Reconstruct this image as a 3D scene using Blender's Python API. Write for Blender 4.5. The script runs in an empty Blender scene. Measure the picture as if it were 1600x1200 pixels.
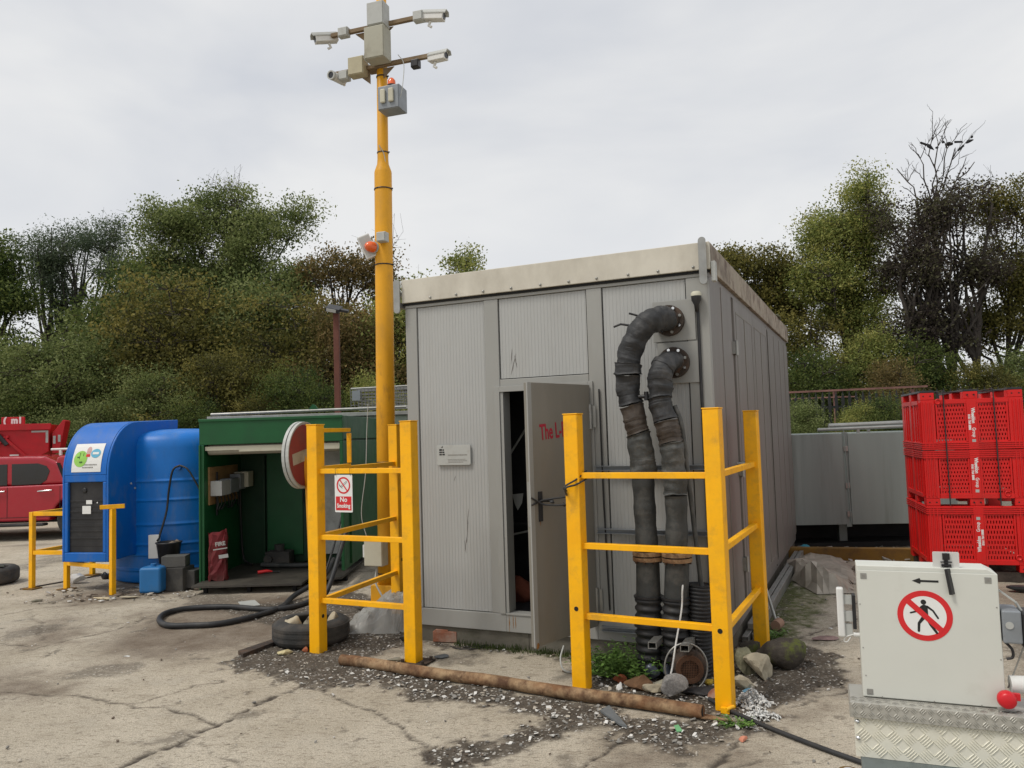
import bpy, math, random
import numpy as np
from mathutils import Vector, Matrix, Euler
S = bpy.context.scene
COL = S.collection
R = math.radians
# ---------------------------------------------------------------- camera
EYE = Vector((0, 0, 1.65)); FOC = 1222.56; PITCH = .0621; ROLL = -.0306
cF = Vector((0, math.cos(PITCH), math.sin(PITCH)))
cU0 = Vector((0, -math.sin(PITCH), math.cos(PITCH))); cR0 = Vector((1, 0, 0))
cR = cR0*math.cos(ROLL) + cU0*math.sin(ROLL); cU = -cR0*math.sin(ROLL) + cU0*math.cos(ROLL)
cd = bpy.data.cameras.new('camera'); cam = bpy.data.objects.new('camera', cd); COL.objects.link(cam)
cam.matrix_world = Matrix(((cR.x, cU.x, -cF.x, EYE.x), (cR.y, cU.y, -cF.y, EYE.y), (cR.z, cU.z, -cF.z, EYE.z), (0, 0, 0, 1)))
cd.sensor_width = 36; cd.lens = FOC/1600*36; cd.clip_end = 2000; cd.clip_start = .05
S.camera = cam
S.render.resolution_x = 1024; S.render.resolution_y = 768
S.view_settings.view_transform = 'Standard'; S.view_settings.look = 'None'
S.view_settings.gamma = 1; S.view_settings.exposure = 0.46
# ---------------------------------------------------------------- world: overcast sky
SUN_EL = R(58); SUN_AZ = R(240)          # compass azimuth (0 = +Y, clockwise)
w = bpy.data.worlds.new('World'); S.world = w; w.use_nodes = True
nt = w.node_tree; nt.nodes.clear(); L = nt.links.new
sky = nt.nodes.new('ShaderNodeTexSky'); sky.sky_type = 'NISHITA'; sky.sun_disc = False
sky.sun_elevation = SUN_EL; sky.sun_rotation = SUN_AZ
tc = nt.nodes.new('ShaderNodeTexCoord'); mp = nt.nodes.new('ShaderNodeMapping'); mp.inputs['Scale'].default_value = (1, 1, 2.6)
nz = nt.nodes.new('ShaderNodeTexNoise'); nz.inputs['Scale'].default_value = 1.9; nz.inputs['Detail'].default_value = 5; nz.inputs['Roughness'].default_value = .5; nz.inputs['Distortion'].default_value = .3
rp = nt.nodes.new('ShaderNodeValToRGB'); rp.color_ramp.elements[0].position = .36; rp.color_ramp.elements[1].position = .60
rp.color_ramp.elements[0].color = (.48, .495, .525, 1); rp.color_ramp.elements[1].color = (.615, .615, .612, 1)
sc = nt.nodes.new('ShaderNodeVectorMath'); sc.operation = 'SCALE'; sc.inputs['Scale'].default_value = 10
sx = nt.nodes.new('ShaderNodeSeparateXYZ'); mr = nt.nodes.new('ShaderNodeMapRange')
mr.inputs['From Min'].default_value = .0; mr.inputs['From Max'].default_value = .42; mr.inputs['To Min'].default_value = .42; mr.inputs['To Max'].default_value = 0
hz = nt.nodes.new('ShaderNodeMix'); hz.data_type = 'RGBA'; hz.inputs['B'].default_value = (.65, .65, .645, 1)
mx = nt.nodes.new('ShaderNodeMix'); mx.data_type = 'RGBA'; mx.inputs['Factor'].default_value = .94
bg = nt.nodes.new('ShaderNodeBackground'); bg.inputs['Strength'].default_value = .1
wo = nt.nodes.new('ShaderNodeOutputWorld')
L(tc.outputs['Generated'], mp.inputs['Vector']); L(mp.outputs[0], nz.inputs['Vector']); L(nz.outputs['Fac'], rp.inputs[0])
L(tc.outputs['Generated'], sx.inputs[0]); L(sx.outputs['Z'], mr.inputs['Value']); L(mr.outputs[0], hz.inputs['Factor']); L(rp.outputs[0], hz.inputs['A'])
L(hz.outputs['Result'], sc.inputs[0]); L(sky.outputs[0], mx.inputs['A']); L(sc.outputs[0], mx.inputs['B'])
L(mx.outputs['Result'], bg.inputs['Color']); L(bg.outputs[0], wo.inputs[0])
sd = bpy.data.lights.new('sun', 'SUN'); sun = bpy.data.objects.new('sun', sd); COL.objects.link(sun)
sd.energy = 1.5; sd.angle = R(16); sd.color = (1, .95, .87)
sdir = Vector((math.sin(SUN_AZ)*math.cos(SUN_EL), math.cos(SUN_AZ)*math.cos(SUN_EL), math.sin(SUN_EL)))
sun.rotation_euler = sdir.to_track_quat('Z', 'Y').to_euler(); sun.location = sdir*40
# ---------------------------------------------------------------- measuring helpers (surveyed points -> world metres)
def ray(px, py): return cF + cR*((px-800)/FOC) + cU*((600-py)/FOC)
def at(px, py, Y):
    d = ray(px, py); return EYE + d*(Y/d.y)
def g(px, py, z=0.0):
    d = ray(px, py); return EYE + d*((z-EYE.z)/d.z)
# ---------------------------------------------------------------- materials
def rgb(r, g_, b):
    f = lambda c: ((c/255+.055)/1.055)**2.4 if c > 10 else c/255/12.92
    return (f(r), f(g_), f(b))
MATS = {}
def mat(name, col, rough=.5, metal=0, var=.12, scale=4, dirt=None, dscale=2.5, dlo=.5, dhi=.72, damt=.6, bump=0, bscale=60, dirt2=None, stretch=(1, 1, 1), spec=.4, coat=0, coord='Object'):
    if name in MATS: return MATS[name]
    m = bpy.data.materials.new(name); m.use_nodes = True; nt = m.node_tree; L = nt.links.new
    b = nt.nodes['Principled BSDF']; b.inputs['Roughness'].default_value = rough; b.inputs['Metallic'].default_value = metal
    b.inputs['Specular IOR Level'].default_value = spec; b.inputs['Coat Weight'].default_value = coat
    tc = nt.nodes.new('ShaderNodeTexCoord'); mp = nt.nodes.new('ShaderNodeMapping'); mp.inputs['Scale'].default_value = stretch
    L(tc.outputs[coord], mp.inputs['Vector'])
    def noise(s, d=4, r=.6, off=0):
        n = nt.nodes.new('ShaderNodeTexNoise'); n.inputs['Scale'].default_value = s; n.inputs['Detail'].default_value = d; n.inputs['Roughness'].default_value = r
        L(mp.outputs[0], n.inputs['Vector']); return n
    def ramp(n, a, c, ca, cb):
        r = nt.nodes.new('ShaderNodeValToRGB'); e = r.color_ramp.elements; e[0].position = a; e[1].position = c
        e[0].color = ca; e[1].color = cb; L(n.outputs['Fac'], r.inputs[0]); return r
    lo = tuple(c*(1-var) for c in col)+(1,); hi = tuple(min(1, c*(1+var)) for c in col)+(1,)
    cur = ramp(noise(scale), .3, .7, lo, hi).outputs[0]
    for k, dd in enumerate((dirt, dirt2)):
        if dd is None: continue
        n = noise(dscale*(1 if k == 0 else 3.1), 8, .68)
        r = ramp(n, dlo+(.04*k), dhi+.02*k, (0, 0, 0, 1), (damt, damt, damt, 1))
        x = nt.nodes.new('ShaderNodeMix'); x.data_type = 'RGBA'; L(r.outputs[0], x.inputs['Factor']); L(cur, x.inputs['A']); x.inputs['B'].default_value = tuple(dd)+(1,)
        cur = x.outputs['Result']
    L(cur, b.inputs['Base Color'])
    nr = noise(scale*2.3, 5); mr = nt.nodes.new('ShaderNodeMapRange'); mr.inputs['To Min'].default_value = max(.05, rough-.12); mr.inputs['To Max'].default_value = min(1, rough+.14)
    L(nr.outputs['Fac'], mr.inputs['Value']); L(mr.outputs[0], b.inputs['Roughness'])
    if bump:
        n = noise(bscale, 6); bp = nt.nodes.new('ShaderNodeBump'); bp.inputs['Strength'].default_value = bump; bp.inputs['Distance'].default_value = .01
        L(n.outputs['Fac'], bp.inputs['Height']); L(bp.outputs[0], b.inputs['Normal'])
    MATS[name] = m; return m
BRN = (.10, .065, .035); BLK = (.02, .018, .015); RUST = (.19, .075, .025)
m_yel = mat('yellow_paint', rgb(255, 182, 0), .42, var=.07, dirt=(.50, .27, .03), dscale=2.5, dlo=.48, dhi=.75, damt=.5, dirt2=(.30, .17, .05), bump=.06)
m_yel2 = mat('yellow_pole_paint', rgb(218, 156, 20), .5, var=.1, dirt=(.30, .18, .05), dscale=2.2, damt=.5, dirt2=BRN, bump=.08, stretch=(1, 1, .4))
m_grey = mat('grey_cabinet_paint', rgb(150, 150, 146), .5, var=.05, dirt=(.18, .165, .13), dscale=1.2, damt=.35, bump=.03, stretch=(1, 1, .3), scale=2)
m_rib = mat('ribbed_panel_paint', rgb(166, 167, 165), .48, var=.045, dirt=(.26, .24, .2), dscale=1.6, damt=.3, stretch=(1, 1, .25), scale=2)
m_side_shade = mat('grey_paint_shaded_side', rgb(126, 121, 117), .4, var=.06, dirt=(.17, .145, .12), dscale=1.4, damt=.4, stretch=(1, 1, .2), scale=2.5, metal=.15)  # cabinet grey made darker: the side's shade is put into its colour
m_fas = mat('pale_fascia', rgb(202, 197, 184), .55, var=.05, dirt=(.22, .19, .14), dscale=1.5, dlo=.48, damt=.45, stretch=(1, 1, .6), bump=.04)
m_fasr = mat('weathered_fascia', rgb(158, 148, 132), .7, var=.12, dirt=(.13, .1, .075), dscale=2.2, dlo=.45, dhi=.62, damt=.8, dirt2=(.09, .05, .035), bump=.15, bscale=25)
m_leaf = mat('door_leaf_paint', rgb(128, 124, 115), .5, var=.06, dirt=(.16, .14, .11), dscale=1.6, damt=.4, stretch=(1, 1, .4))
m_dark = mat('dark_gap', (.012, .012, .012), .8, var=.2)
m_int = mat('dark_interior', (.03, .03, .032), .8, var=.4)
m_steel = mat('galvanised_steel', rgb(158, 158, 154), .42, .7, var=.15, scale=9, dirt=(.25, .22, .18), dscale=5, damt=.4)
m_rust = mat('rusty_steel', (.17, .085, .04), .85, .1, var=.4, scale=7, dirt=(.40, .28, .16), dscale=4, dlo=.42, dhi=.62, damt=.85, dirt2=(.07, .03, .015), bump=.35, bscale=50)
m_rustd = mat('dark_rusty_iron', (.055, .042, .034), .8, .2, var=.4, scale=14, dirt=(.16, .085, .045), dscale=9, damt=.55, bump=.4, bscale=90)
m_black = mat('black_rubber', (.022, .023, .025), .55, var=.3, dirt=(.09, .08, .07), dscale=5, damt=.5, bump=.1)
m_blkp = mat('black_plastic', (.02, .02, .022), .4, var=.25, dirt=(.06, .055, .05), dscale=4, damt=.4)
m_wrapA = mat('dark_pipe_wrap', (.024, .025, .027), .6, var=.3, scale=6, dirt=(.10, .095, .09), dscale=6, dlo=.48, dhi=.66, damt=.6, bump=.5, bscale=22, spec=.5)
m_wrapB = mat('brown_pipe_tape', (.055, .043, .034), .62, var=.35, scale=6, dirt=(.15, .125, .1), dscale=6, damt=.6, bump=.6, bscale=26)
m_wrapC = mat('grey_pipe_tape', (.055, .058, .056), .6, var=.4, scale=8, dirt=(.15, .145, .13), dscale=6, dlo=.46, damt=.75, bump=.6, bscale=24)
m_pipe = mat('dark_lower_pipe', (.04, .043, .042), .6, var=.3, scale=6, dirt=(.15, .145, .13), dscale=5, damt=.6, bump=.25)
m_blue = mat('blue_moulded_plastic', (.0, .125, .50), .5, var=.14, scale=2, dirt=(.015, .085, .27), dscale=2, dlo=.46, damt=.55, dirt2=(.10, .16, .30), stretch=(1, 1, .5), bump=.03)
m_blue2 = mat('blue_tank_plastic', (.0, .16, .56), .45, var=.1, scale=2, dirt=(.015, .10, .30), dscale=2.4, dlo=.46, damt=.5, dirt2=(.12, .2, .36), stretch=(1, 1, .4))
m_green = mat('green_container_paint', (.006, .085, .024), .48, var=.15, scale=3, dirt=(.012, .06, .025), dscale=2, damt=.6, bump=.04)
m_green_shade = mat('green_paint_shaded', (.003, .034, .011), .55, var=.25, scale=3, dirt=(.01, .03, .012), dscale=2.3, dlo=.45, damt=.8)  # container green and its grime darkened to carry the interior's shade
m_red = mat('red_crate_plastic', (.62, .008, .007), .42, var=.07, dirt=(.42, .02, .015), dscale=3, damt=.5)
m_redp = mat('red_car_paint', (.36, .008, .022), .2, var=.05, dirt=(.25, .04, .04), dscale=2, damt=.3, coat=.6)
m_skip = mat('red_skip_paint', (.46, .008, .015), .45, var=.12, dirt=(.22, .03, .02), dscale=3, damt=.5)
m_glass = mat('dark_tinted_glass', (.012, .013, .015), .12, var=.1, spec=.7)
m_chrome = mat('chrome', (.7, .7, .7), .15, 1, var=.05)
m_tyre = mat('tyre_rubber', (.035, .035, .034), .85, var=.3, dirt=(.12, .10, .08), dscale=6, dlo=.45, damt=.7, bump=.3)
m_white = mat('white_plastic', (.66, .66, .64), .45, var=.05, dirt=(.45, .43, .38), dscale=5, damt=.4)
m_cream = mat('cream_box_plastic', (.50, .48, .38), .5, var=.07, dirt=(.34, .31, .23), dscale=6, damt=.5)
m_lgrey = mat('light_grey_box', (.42, .43, .41), .5, var=.06, dirt=(.28, .27, .24), dscale=7, damt=.5)
m_mgrey = mat('mid_grey_box', (.24, .26, .28), .45, .2, var=.08, dirt=(.14, .14, .13), dscale=7, damt=.4)
m_mach = mat('pale_machine_panel', rgb(203, 204, 196), .5, var=.03, scale=3, dirt=(.36, .34, .27), dscale=2.4, dlo=.56, dhi=.8, damt=.45, bump=.02)
m_orange = mat('orange_lens', (.75, .12, .02), .25, var=.1, coat=.5)
m_signred = mat('sign_red', (.62, .02, .025), .4, var=.06, dirt=(.3, .04, .03), dscale=6, damt=.4)
m_oldred = mat('faded_sign_red', (.26, .035, .03), .6, var=.2, scale=5, dirt=(.15, .06, .05), dscale=4, dlo=.45, damt=.7)
m_signwh = mat('sign_white', (.75, .75, .73), .45, var=.04)
m_ink = mat('black_ink', (.015, .015, .015), .5, var=.1)
m_greyink = mat('grey_ink', (.25, .24, .22), .5, var=.1)
m_crim = mat('crimson_lettering', (.36, .012, .035), .5, var=.1)
m_wood = mat('plywood', (.30, .18, .075), .7, var=.15, scale=5, dirt=(.1, .05, .03), dscale=3, damt=.6, stretch=(1, 1, 5))
m_conc = mat('old_concrete', rgb(128, 123, 110), .9, var=.15, scale=5, dirt=(.07, .08, .03), dscale=3, damt=.6, dirt2=(.08, .065, .05), bump=.4, bscale=40)
m_block = mat('dark_block', (.05, .048, .045), .9, var=.25, dirt=(.12, .11, .09), dscale=5, bump=.4)
m_stone = mat('pale_stone', rgb(172, 162, 140), .9, var=.15, scale=8, dirt=(.16, .13, .09), dscale=6, damt=.7, bump=.5, bscale=30)
m_cob = mat('speckled_granite', (.22, .21, .20), .85, var=.35, scale=90, dirt=(.10, .09, .085), dscale=40, damt=.6, bump=.3, bscale=60)
m_brick = mat('old_brick', (.30, .12, .07), .9, var=.2, scale=10, dirt=(.34, .30, .25), dscale=7, dlo=.42, damt=.85, bump=.5)
m_moss = mat('mossy_rock', (.06, .05, .04), .95, var=.4, scale=14, dirt=(.10, .12, .018), dscale=7, dlo=.50, dhi=.62, damt=.9, bump=.8, bscale=40)
m_plas = mat('cloudy_plastic_sheet', (.34, .34, .32), .3, var=.12, scale=5, dirt=(.22, .20, .17), dscale=5, damt=.5, bump=.2, bscale=20)
m_plas.node_tree.nodes['Principled BSDF'].inputs['Alpha'].default_value = .72
m_steelg = mat('grey_steel_doors', rgb(132, 141, 138), .45, .2, var=.09, scale=1.4, dirt=(.10, .10, .09), dscale=1.6, damt=.5, stretch=(2.2, 2.2, .15))
m_ochre = mat('ochre_beam', (.22, .12, .02), .8, var=.3, scale=4, dirt=(.06, .035, .02), dscale=4, dlo=.42, damt=.9, bump=.2)
m_bark = mat('bark', (.05, .042, .035), .95, var=.3, scale=6, bump=.4, bscale=15)
m_mesh = mat('galvanised_wire', (.20, .20, .20), .5, .5, var=.1)
m_fence = mat('dark_palisade', (.02, .021, .022), .6, var=.2)
m_redbr = mat('redbrown_post', (.13, .045, .03), .7, var=.15, dirt=(.08, .03, .02), dscale=3)
m_base = mat('greenish_grey_deck', (.14, .165, .165), .5, .2, var=.1, dirt=(.08, .085, .08), dscale=5)
m_bluebit = mat('blue_jerrycan', (.02, .15, .38), .45, var=.1, dirt=(.05, .12, .2), dscale=4, damt=.6)
m_teal = mat('teal_litter', (.03, .25, .34), .5, var=.2)
m_paleg = mat('pale_green_cabin', (.33, .40, .33), .6, var=.06, dirt=(.22, .25, .2), dscale=2)
m_slate = mat('slate', (.13, .14, .145), .7, var=.15, scale=10)
m_weed = mat('weed_green', (.10, .19, .035), .7, var=.45, scale=25)
m_bird = mat('bird_feathers', (.012, .012, .014), .8, var=.2)
# ---------------------------------------------------------------- mesh builder
def rotz(a): return Matrix.Rotation(a, 4, 'Z')
class MB:
    def __init__(s): s.v = []; s.f = []; s.mi = []; s.sm = []; s.T = Matrix.Identity(4)
    def add(s, V, F, mi=0, sm=False):
        o = len(s.v); T = s.T
        s.v += [tuple(T @ Vector(p)) for p in V]; s.f += [tuple(i+o for i in f) for f in F]
        s.mi += [mi]*len(F); s.sm += [sm]*len(F); return s
    def box(s, c, d, rz=0, rot=None, mi=0):
        M = Matrix.Translation(c) @ (rot.to_4x4() if rot is not None else rotz(rz))
        x, y, z = d[0]/2, d[1]/2, d[2]/2
        V = [M @ Vector(p) for p in ((-x,-y,-z),(x,-y,-z),(x,y,-z),(-x,y,-z),(-x,-y,z),(x,-y,z),(x,y,z),(-x,y,z))]
        return s.add(V, [(3,2,1,0),(4,5,6,7),(0,1,5,4),(1,2,6,5),(2,3,7,6),(3,0,4,7)], mi)
    def bb(s, x0, x1, y0, y1, z0, z1, mi=0): return s.box(((x0+x1)/2, (y0+y1)/2, (z0+z1)/2), (x1-x0, y1-y0, z1-z0), mi=mi)
    def bar(s, p0, p1, wd, ht, mi=0):
        p0 = Vector(p0); p1 = Vector(p1); d = p1-p0; q = d.to_track_quat('Y', 'Z').to_matrix()
        return s.box((p0+p1)/2, (wd, d.length, ht), rot=q, mi=mi)
    def tube(s, pts, r, n=10, caps=True, mi=0, sm=True):
        P = [Vector(p) for p in pts]; k = len(P)
        rr = r if hasattr(r, '__len__') else [r]*k
        V = []; up = None
        for i in range(k):
            t = (P[min(i+1, k-1)]-P[max(i-1, 0)]).normalized()
            if up is None:
                a = Vector((0, 0, 1)) if abs(t.z) < .9 else Vector((0, 1, 0)); up = (a-t*a.dot(t)).normalized()
            else: up = (up-t*up.dot(t)).normalized()
            b = t.cross(up)
            for j in range(n):
                a = 2*math.pi*j/n; V.append(P[i]+(up*math.cos(a)+b*math.sin(a))*rr[i])
        F = [(i*n+j, i*n+(j+1) % n, (i+1)*n+(j+1) % n, (i+1)*n+j) for i in range(k-1) for j in range(n)]
        s.add(V, F, mi, sm)
        if caps: s.add(V[:n], [tuple(range(n-1, -1, -1))], mi); s.add(V[-n:], [tuple(range(n))], mi)
        return s
    def cyl(s, p0, p1, r0, r1=None, n=20, mi=0): return s.tube([p0, p1], [r0, r0 if r1 is None else r1], n, mi=mi)
    def lathe(s, c, prof, n=24, axis=(0, 0, 1), mi=0, sm=True):
        M = Matrix.Translation(c) @ Vector(axis).to_track_quat('Z', 'Y').to_matrix().to_4x4()
        V = [M @ Vector((r*math.cos(2*math.pi*j/n), r*math.sin(2*math.pi*j/n), h)) for r, h in prof for j in range(n)]
        k = len(prof); F = [(i*n+j, i*n+(j+1) % n, (i+1)*n+(j+1) % n, (i+1)*n+j) for i in range(k-1) for j in range(n)]
        return s.add(V, F, mi, sm)
    def prism(s, pts, M, t0, t1, mi=0):          # 2-d outline in local xy of M, extruded along local z
        n = len(pts)
        V = [M @ Vector((x, y, t0)) for x, y in pts]+[M @ Vector((x, y, t1)) for x, y in pts]
        F = [tuple(range(n-1, -1, -1)), tuple(range(n, 2*n))]+[(i, (i+1) % n, n+(i+1) % n, n+i) for i in range(n)]
        return s.add(V, F, mi)
    def rock(s, c, d, seed=0, amp=.18, n=3, rz=0, flat=False, mi=0):
        rg = random.Random(seed); import bmesh
        bm = bmesh.new(); bmesh.ops.create_icosphere(bm, subdivisions=n, radius=1)
        ph = [(Vector((rg.uniform(-1,1), rg.uniform(-1,1), rg.uniform(-1,1))).normalized(), rg.uniform(.2, .9)) for _ in range(9)]
        V = []
        for vv in bm.verts:
            p = vv.co.copy(); 
            for nrm, dd in ph:
                e = p.dot(nrm)-dd*.9
                if e > 0: p -= nrm*e*.85
            p *= 1+amp*.5*math.sin(p.x*5+seed)*math.sin(p.y*6+seed*2)*math.cos(p.z*5)
            V.append(Vector(c)+rotz(rz) @ Vector((p.x*d[0]/2, p.y*d[1]/2, p.z*d[2]/2)))
        F = [tuple(x.index for x in f.verts) for f in bm.faces]; bm.free()
        return s.add(V, F, mi, not flat)
    def build(s, name, mats, parent=None, bev=0, seg=2):
        me = bpy.data.meshes.new(name); me.from_pydata(s.v, [], s.f)
        for m in (mats if isinstance(mats, (list, tuple)) else [mats]): me.materials.append(m)
        me.polygons.foreach_set('material_index', s.mi); me.polygons.foreach_set('use_smooth', s.sm); me.update()
        o = bpy.data.objects.new(name, me); COL.objects.link(o)
        if parent is not None: o.parent = parent
        if bev:
            b = o.modifiers.new('bevel', 'BEVEL'); b.width = bev; b.segments = seg; b.limit_method = 'ANGLE'; b.angle_limit = R(35)
        return o
def tag(o, label=None, cat=None, group=None, kind=None):
    if label: o['label'] = label
    if cat: o['category'] = cat
    if group: o['group'] = group
    if kind: o['kind'] = kind
    return o
def thing(name, label, cat, loc=(0, 0, 0), rz=0, group=None):
    o = bpy.data.objects.new(name, None); COL.objects.link(o); o.location = loc; o.rotation_euler = (0, 0, rz); o.empty_display_size = .1
    return tag(o, label, cat, group)
def text(name, s, size, m, parent, M, ext=.0008, bold=.0, ax='CENTER', sx=1.0):
    cu = bpy.data.curves.new(name, 'FONT'); cu.body = s; cu.size = size; cu.extrude = ext; cu.align_x = ax; cu.align_y = 'CENTER'; cu.offset = bold; cu.resolution_u = 3
    t = bpy.data.objects.new(name, cu); COL.objects.link(t); dg = bpy.context.evaluated_depsgraph_get(); dg.update()
    me = bpy.data.meshes.new_from_object(t.evaluated_get(dg)); bpy.data.objects.remove(t); me.name = name
    me.transform(M @ Matrix.Diagonal((sx, 1, 1, 1))); me.materials.clear(); me.materials.append(m)
    o = bpy.data.objects.new(name, me); COL.objects.link(o); o.parent = parent; return o
def facing(c, nrm, up=(0, 0, 1)):               # local z = nrm, local y ~ up
    z = Vector(nrm).normalized(); x = Vector(up).cross(z).normalized(); y = z.cross(x)
    return Matrix(((x.x, y.x, z.x, c[0]), (x.y, y.y, z.y, c[1]), (x.z, y.z, z.z, c[2]), (0, 0, 0, 1)))
def circ(r, n=32, rx=None, a0=0, a1=2*math.pi, full=True):
    k = n if full else n+1
    return [((rx or r)*math.cos(a0+(a1-a0)*i/n), r*math.sin(a0+(a1-a0)*i/n)) for i in range(k)]
def ring(mb, M, r0, r1, t0, t1, n=40, mi=0):
    V = []
    for t in (t0, t1):
        for r in (r0, r1): V += [M @ Vector((r*math.cos(2*math.pi*j/n), r*math.sin(2*math.pi*j/n), t)) for j in range(n)]
    F = []
    for j in range(n):
        k = (j+1) % n
        F += [(2*n+j, 3*n+j, 3*n+k, 2*n+k), (n+j, n+k, 3*n+k, 3*n+j), (j, 2*n+j, 2*n+k, k), (j, k, n+k, n+j)]
    mb.add(V, F, mi)
def spline(pts, n=8):
    P = [Vector(p) for p in pts]; P = [P[0]*2-P[1]]+P+[P[-1]*2-P[-2]]; out = []
    for i in range(1, len(P)-2):
        for k in range(n):
            t = k/n; a, b, c, d = P[i-1:i+3]
            out.append(.5*((2*b)+(c-a)*t+(2*a-5*b+4*c-d)*t*t+(3*b-a-3*c+d)*t**3))
    out.append(P[-2]); return out
# ---------------------------------------------------------------- GROUND
_rn = np.random.RandomState(7); _lat = _rn.rand(256, 256)
def vnoise(x, y):
    xi = np.floor(x).astype(int); yi = np.floor(y).astype(int); fx = x-xi; fy = y-yi
    fx = fx*fx*(3-2*fx); fy = fy*fy*(3-2*fy)
    A = _lat[xi % 256, yi % 256]; B = _lat[(xi+1) % 256, yi % 256]; C_ = _lat[xi % 256, (yi+1) % 256]; D = _lat[(xi+1) % 256, (yi+1) % 256]
    return (A*(1-fx)+B*fx)*(1-fy)+(C_*(1-fx)+D*fx)*fy
def fbm(x, y, o=5, s=0.):
    t = 0; a = .5; n = 0
    for i in range(o): t = t+a*vnoise(x*2**i+17.3*i+s, y*2**i+9.1*i+s*1.7); n += a; a *= .55
    return t/n
def pxpoly(p): return np.array([tuple(g(*q)[:2]) for q in p])
def sdist(P, X, Y):                              # signed distance, negative inside
    d = np.full(X.shape, 1e9); ins = np.zeros(X.shape, bool); n = len(P)
    for i in range(n):
        a = P[i]; b = P[(i+1) % n]; e = b-a; L2 = (e**2).sum()+1e-12
        t = np.clip(((X-a[0])*e[0]+(Y-a[1])*e[1])/L2, 0, 1)
        d = np.minimum(d, np.hypot(X-a[0]-t*e[0], Y-a[1]-t*e[1]))
        c = (a[1] > Y) != (b[1] > Y)
        ins ^= c & (X < (b[0]-a[0])*(Y-a[1])/((b[1]-a[1]) if abs(b[1]-a[1]) > 1e-9 else 1e-9)+a[0])
    return np.where(ins, -d, d)
def ldist(P, X, Y):
    d = np.full(X.shape, 1e9)
    for i in range(len(P)-1):
        a = P[i]; b = P[i+1]; e = b-a; L2 = (e**2).sum()+1e-12
        t = np.clip(((X-a[0])*e[0]+(Y-a[1])*e[1])/L2, 0, 1); d = np.minimum(d, np.hypot(X-a[0]-t*e[0], Y-a[1]-t*e[1]))
    return d
DIRT = [pxpoly(p) for p in (
    [(345,1045),(395,1012),(440,1000),(520,1018),(545,1032),(640,1050),(760,1075),(900,1098),(1000,1116),(1130,1128),(1180,1120),(1200,1140),(1150,1158),(1100,1176),(1040,1176),(1010,1160),(940,1142),(880,1150),(800,1175),(760,1200),(690,1210),(655,1190),(668,1166),(740,1172),(800,1150),(850,1118),(790,1108),(700,1102),(640,1095),(590,1072),(520,1078),(455,1068)],
    [(925,1070),(940,1045),(950,1005),(1140,1005),(1165,970),(1205,930),(1232,900),(1255,900),(1235,960),(1232,1000),(1290,1015),(1325,1050),(1290,1085),(1230,1105),(1190,1130),(1120,1125),(1000,1110)],
    [(420,1010),(560,985),(640,975),(660,1000),(560,1035),(480,1030)],
    [(660,1000),(900,1028),(905,1036),(830,1026),(700,1012)],
    [(330,955),(560,925),(640,945),(640,985),(560,975),(430,975)],
    [(985,1120),(1120,1150),(1060,1178),(960,1160)],
    [(1235,830),(1420,830),(1430,858),(1240,856)],
)]
STAIN = [pxpoly(p) for p in (
    [(150,1000),(300,930),(480,925),(640,940),(640,1010),(560,1030),(470,1010),(400,1010),(300,1030),(230,1035),(170,1020)],
    [(380,955),(620,930),(640,1000),(430,1010)], [(0,1060),(90,1055),(80,1075),(0,1082)], [(150,1040),(190,1033),(200,1044),(160,1050)],
    [(60,940),(240,895),(330,920),(230,935),(120,945)],
    [(1180,1040),(1240,1030),(1290,1060),(1270,1090),(1190,1110)],
    [(1560,920),(1640,915),(1640,1120),(1590,1100)], [(990,1160),(1130,1168),(1060,1205),(950,1205)],
    [(0,985),(110,965),(150,990),(40,1012)],
)]
MOSS = [pxpoly(p) for p in ([(1205,960),(1240,915),(1290,920),(1285,955),(1240,1000),(1210,1010)], [(740,1002),(880,1020),(905,1032),(740,1012)], [(1190,905),(1240,880),(1250,920),(1200,960)])]
CRACK = [(pxpoly(p), wd) for p, wd in (
    ([(178,1202),(260,1168),(345,1130),(395,1103),(450,1082),(478,1070)], .020),
    ([(345,1130),(290,1116),(245,1105),(180,1098),(110,1088),(0,1082)], .012),
    ([(478,1070),(500,1080),(540,1093),(600,1120),(640,1140),(662,1165),(668,1185)], .010),
    ([(0,962),(60,950),(150,942),(240,925),(330,905)], .007),
    ([(0,1005),(60,1012),(100,1002),(170,988),(235,962),(300,955)], .010),
    ([(45,957),(65,975),(60,1000)], .006),
    ([(205,1100),(260,1086),(300,1072),(352,1064)], .006),
    ([(672,1190),(665,1170),(690,1160),(716,1158),(738,1168)], .018),
    ([(310,1160),(335,1178),(370,1192)], .007),
    ([(1110,1200),(1140,1172),(1165,1150),(1180,1128)], .012),
    ([(1230,1000),(1290,985),(1345,965),(1420,950)], .008),
    ([(1240,1110),(1290,1090),(1340,1075)], .008),
    ([(900,1202),(935,1180),(965,1160)], .012),
    ([(30,921),(110,906),(190,893)], .022),
    ([(0,905),(60,885),(110,868)], .008),
    ([(1180,1190),(1150,1197),(1120,1205)], .004),
)]
def warp(X, Y, amp=.05):
    return X+(fbm(X*5, Y*5, 4, 3)-.5)*amp*4, Y+(fbm(X*5, Y*5, 4, 31)-.5)*amp*4
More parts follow.
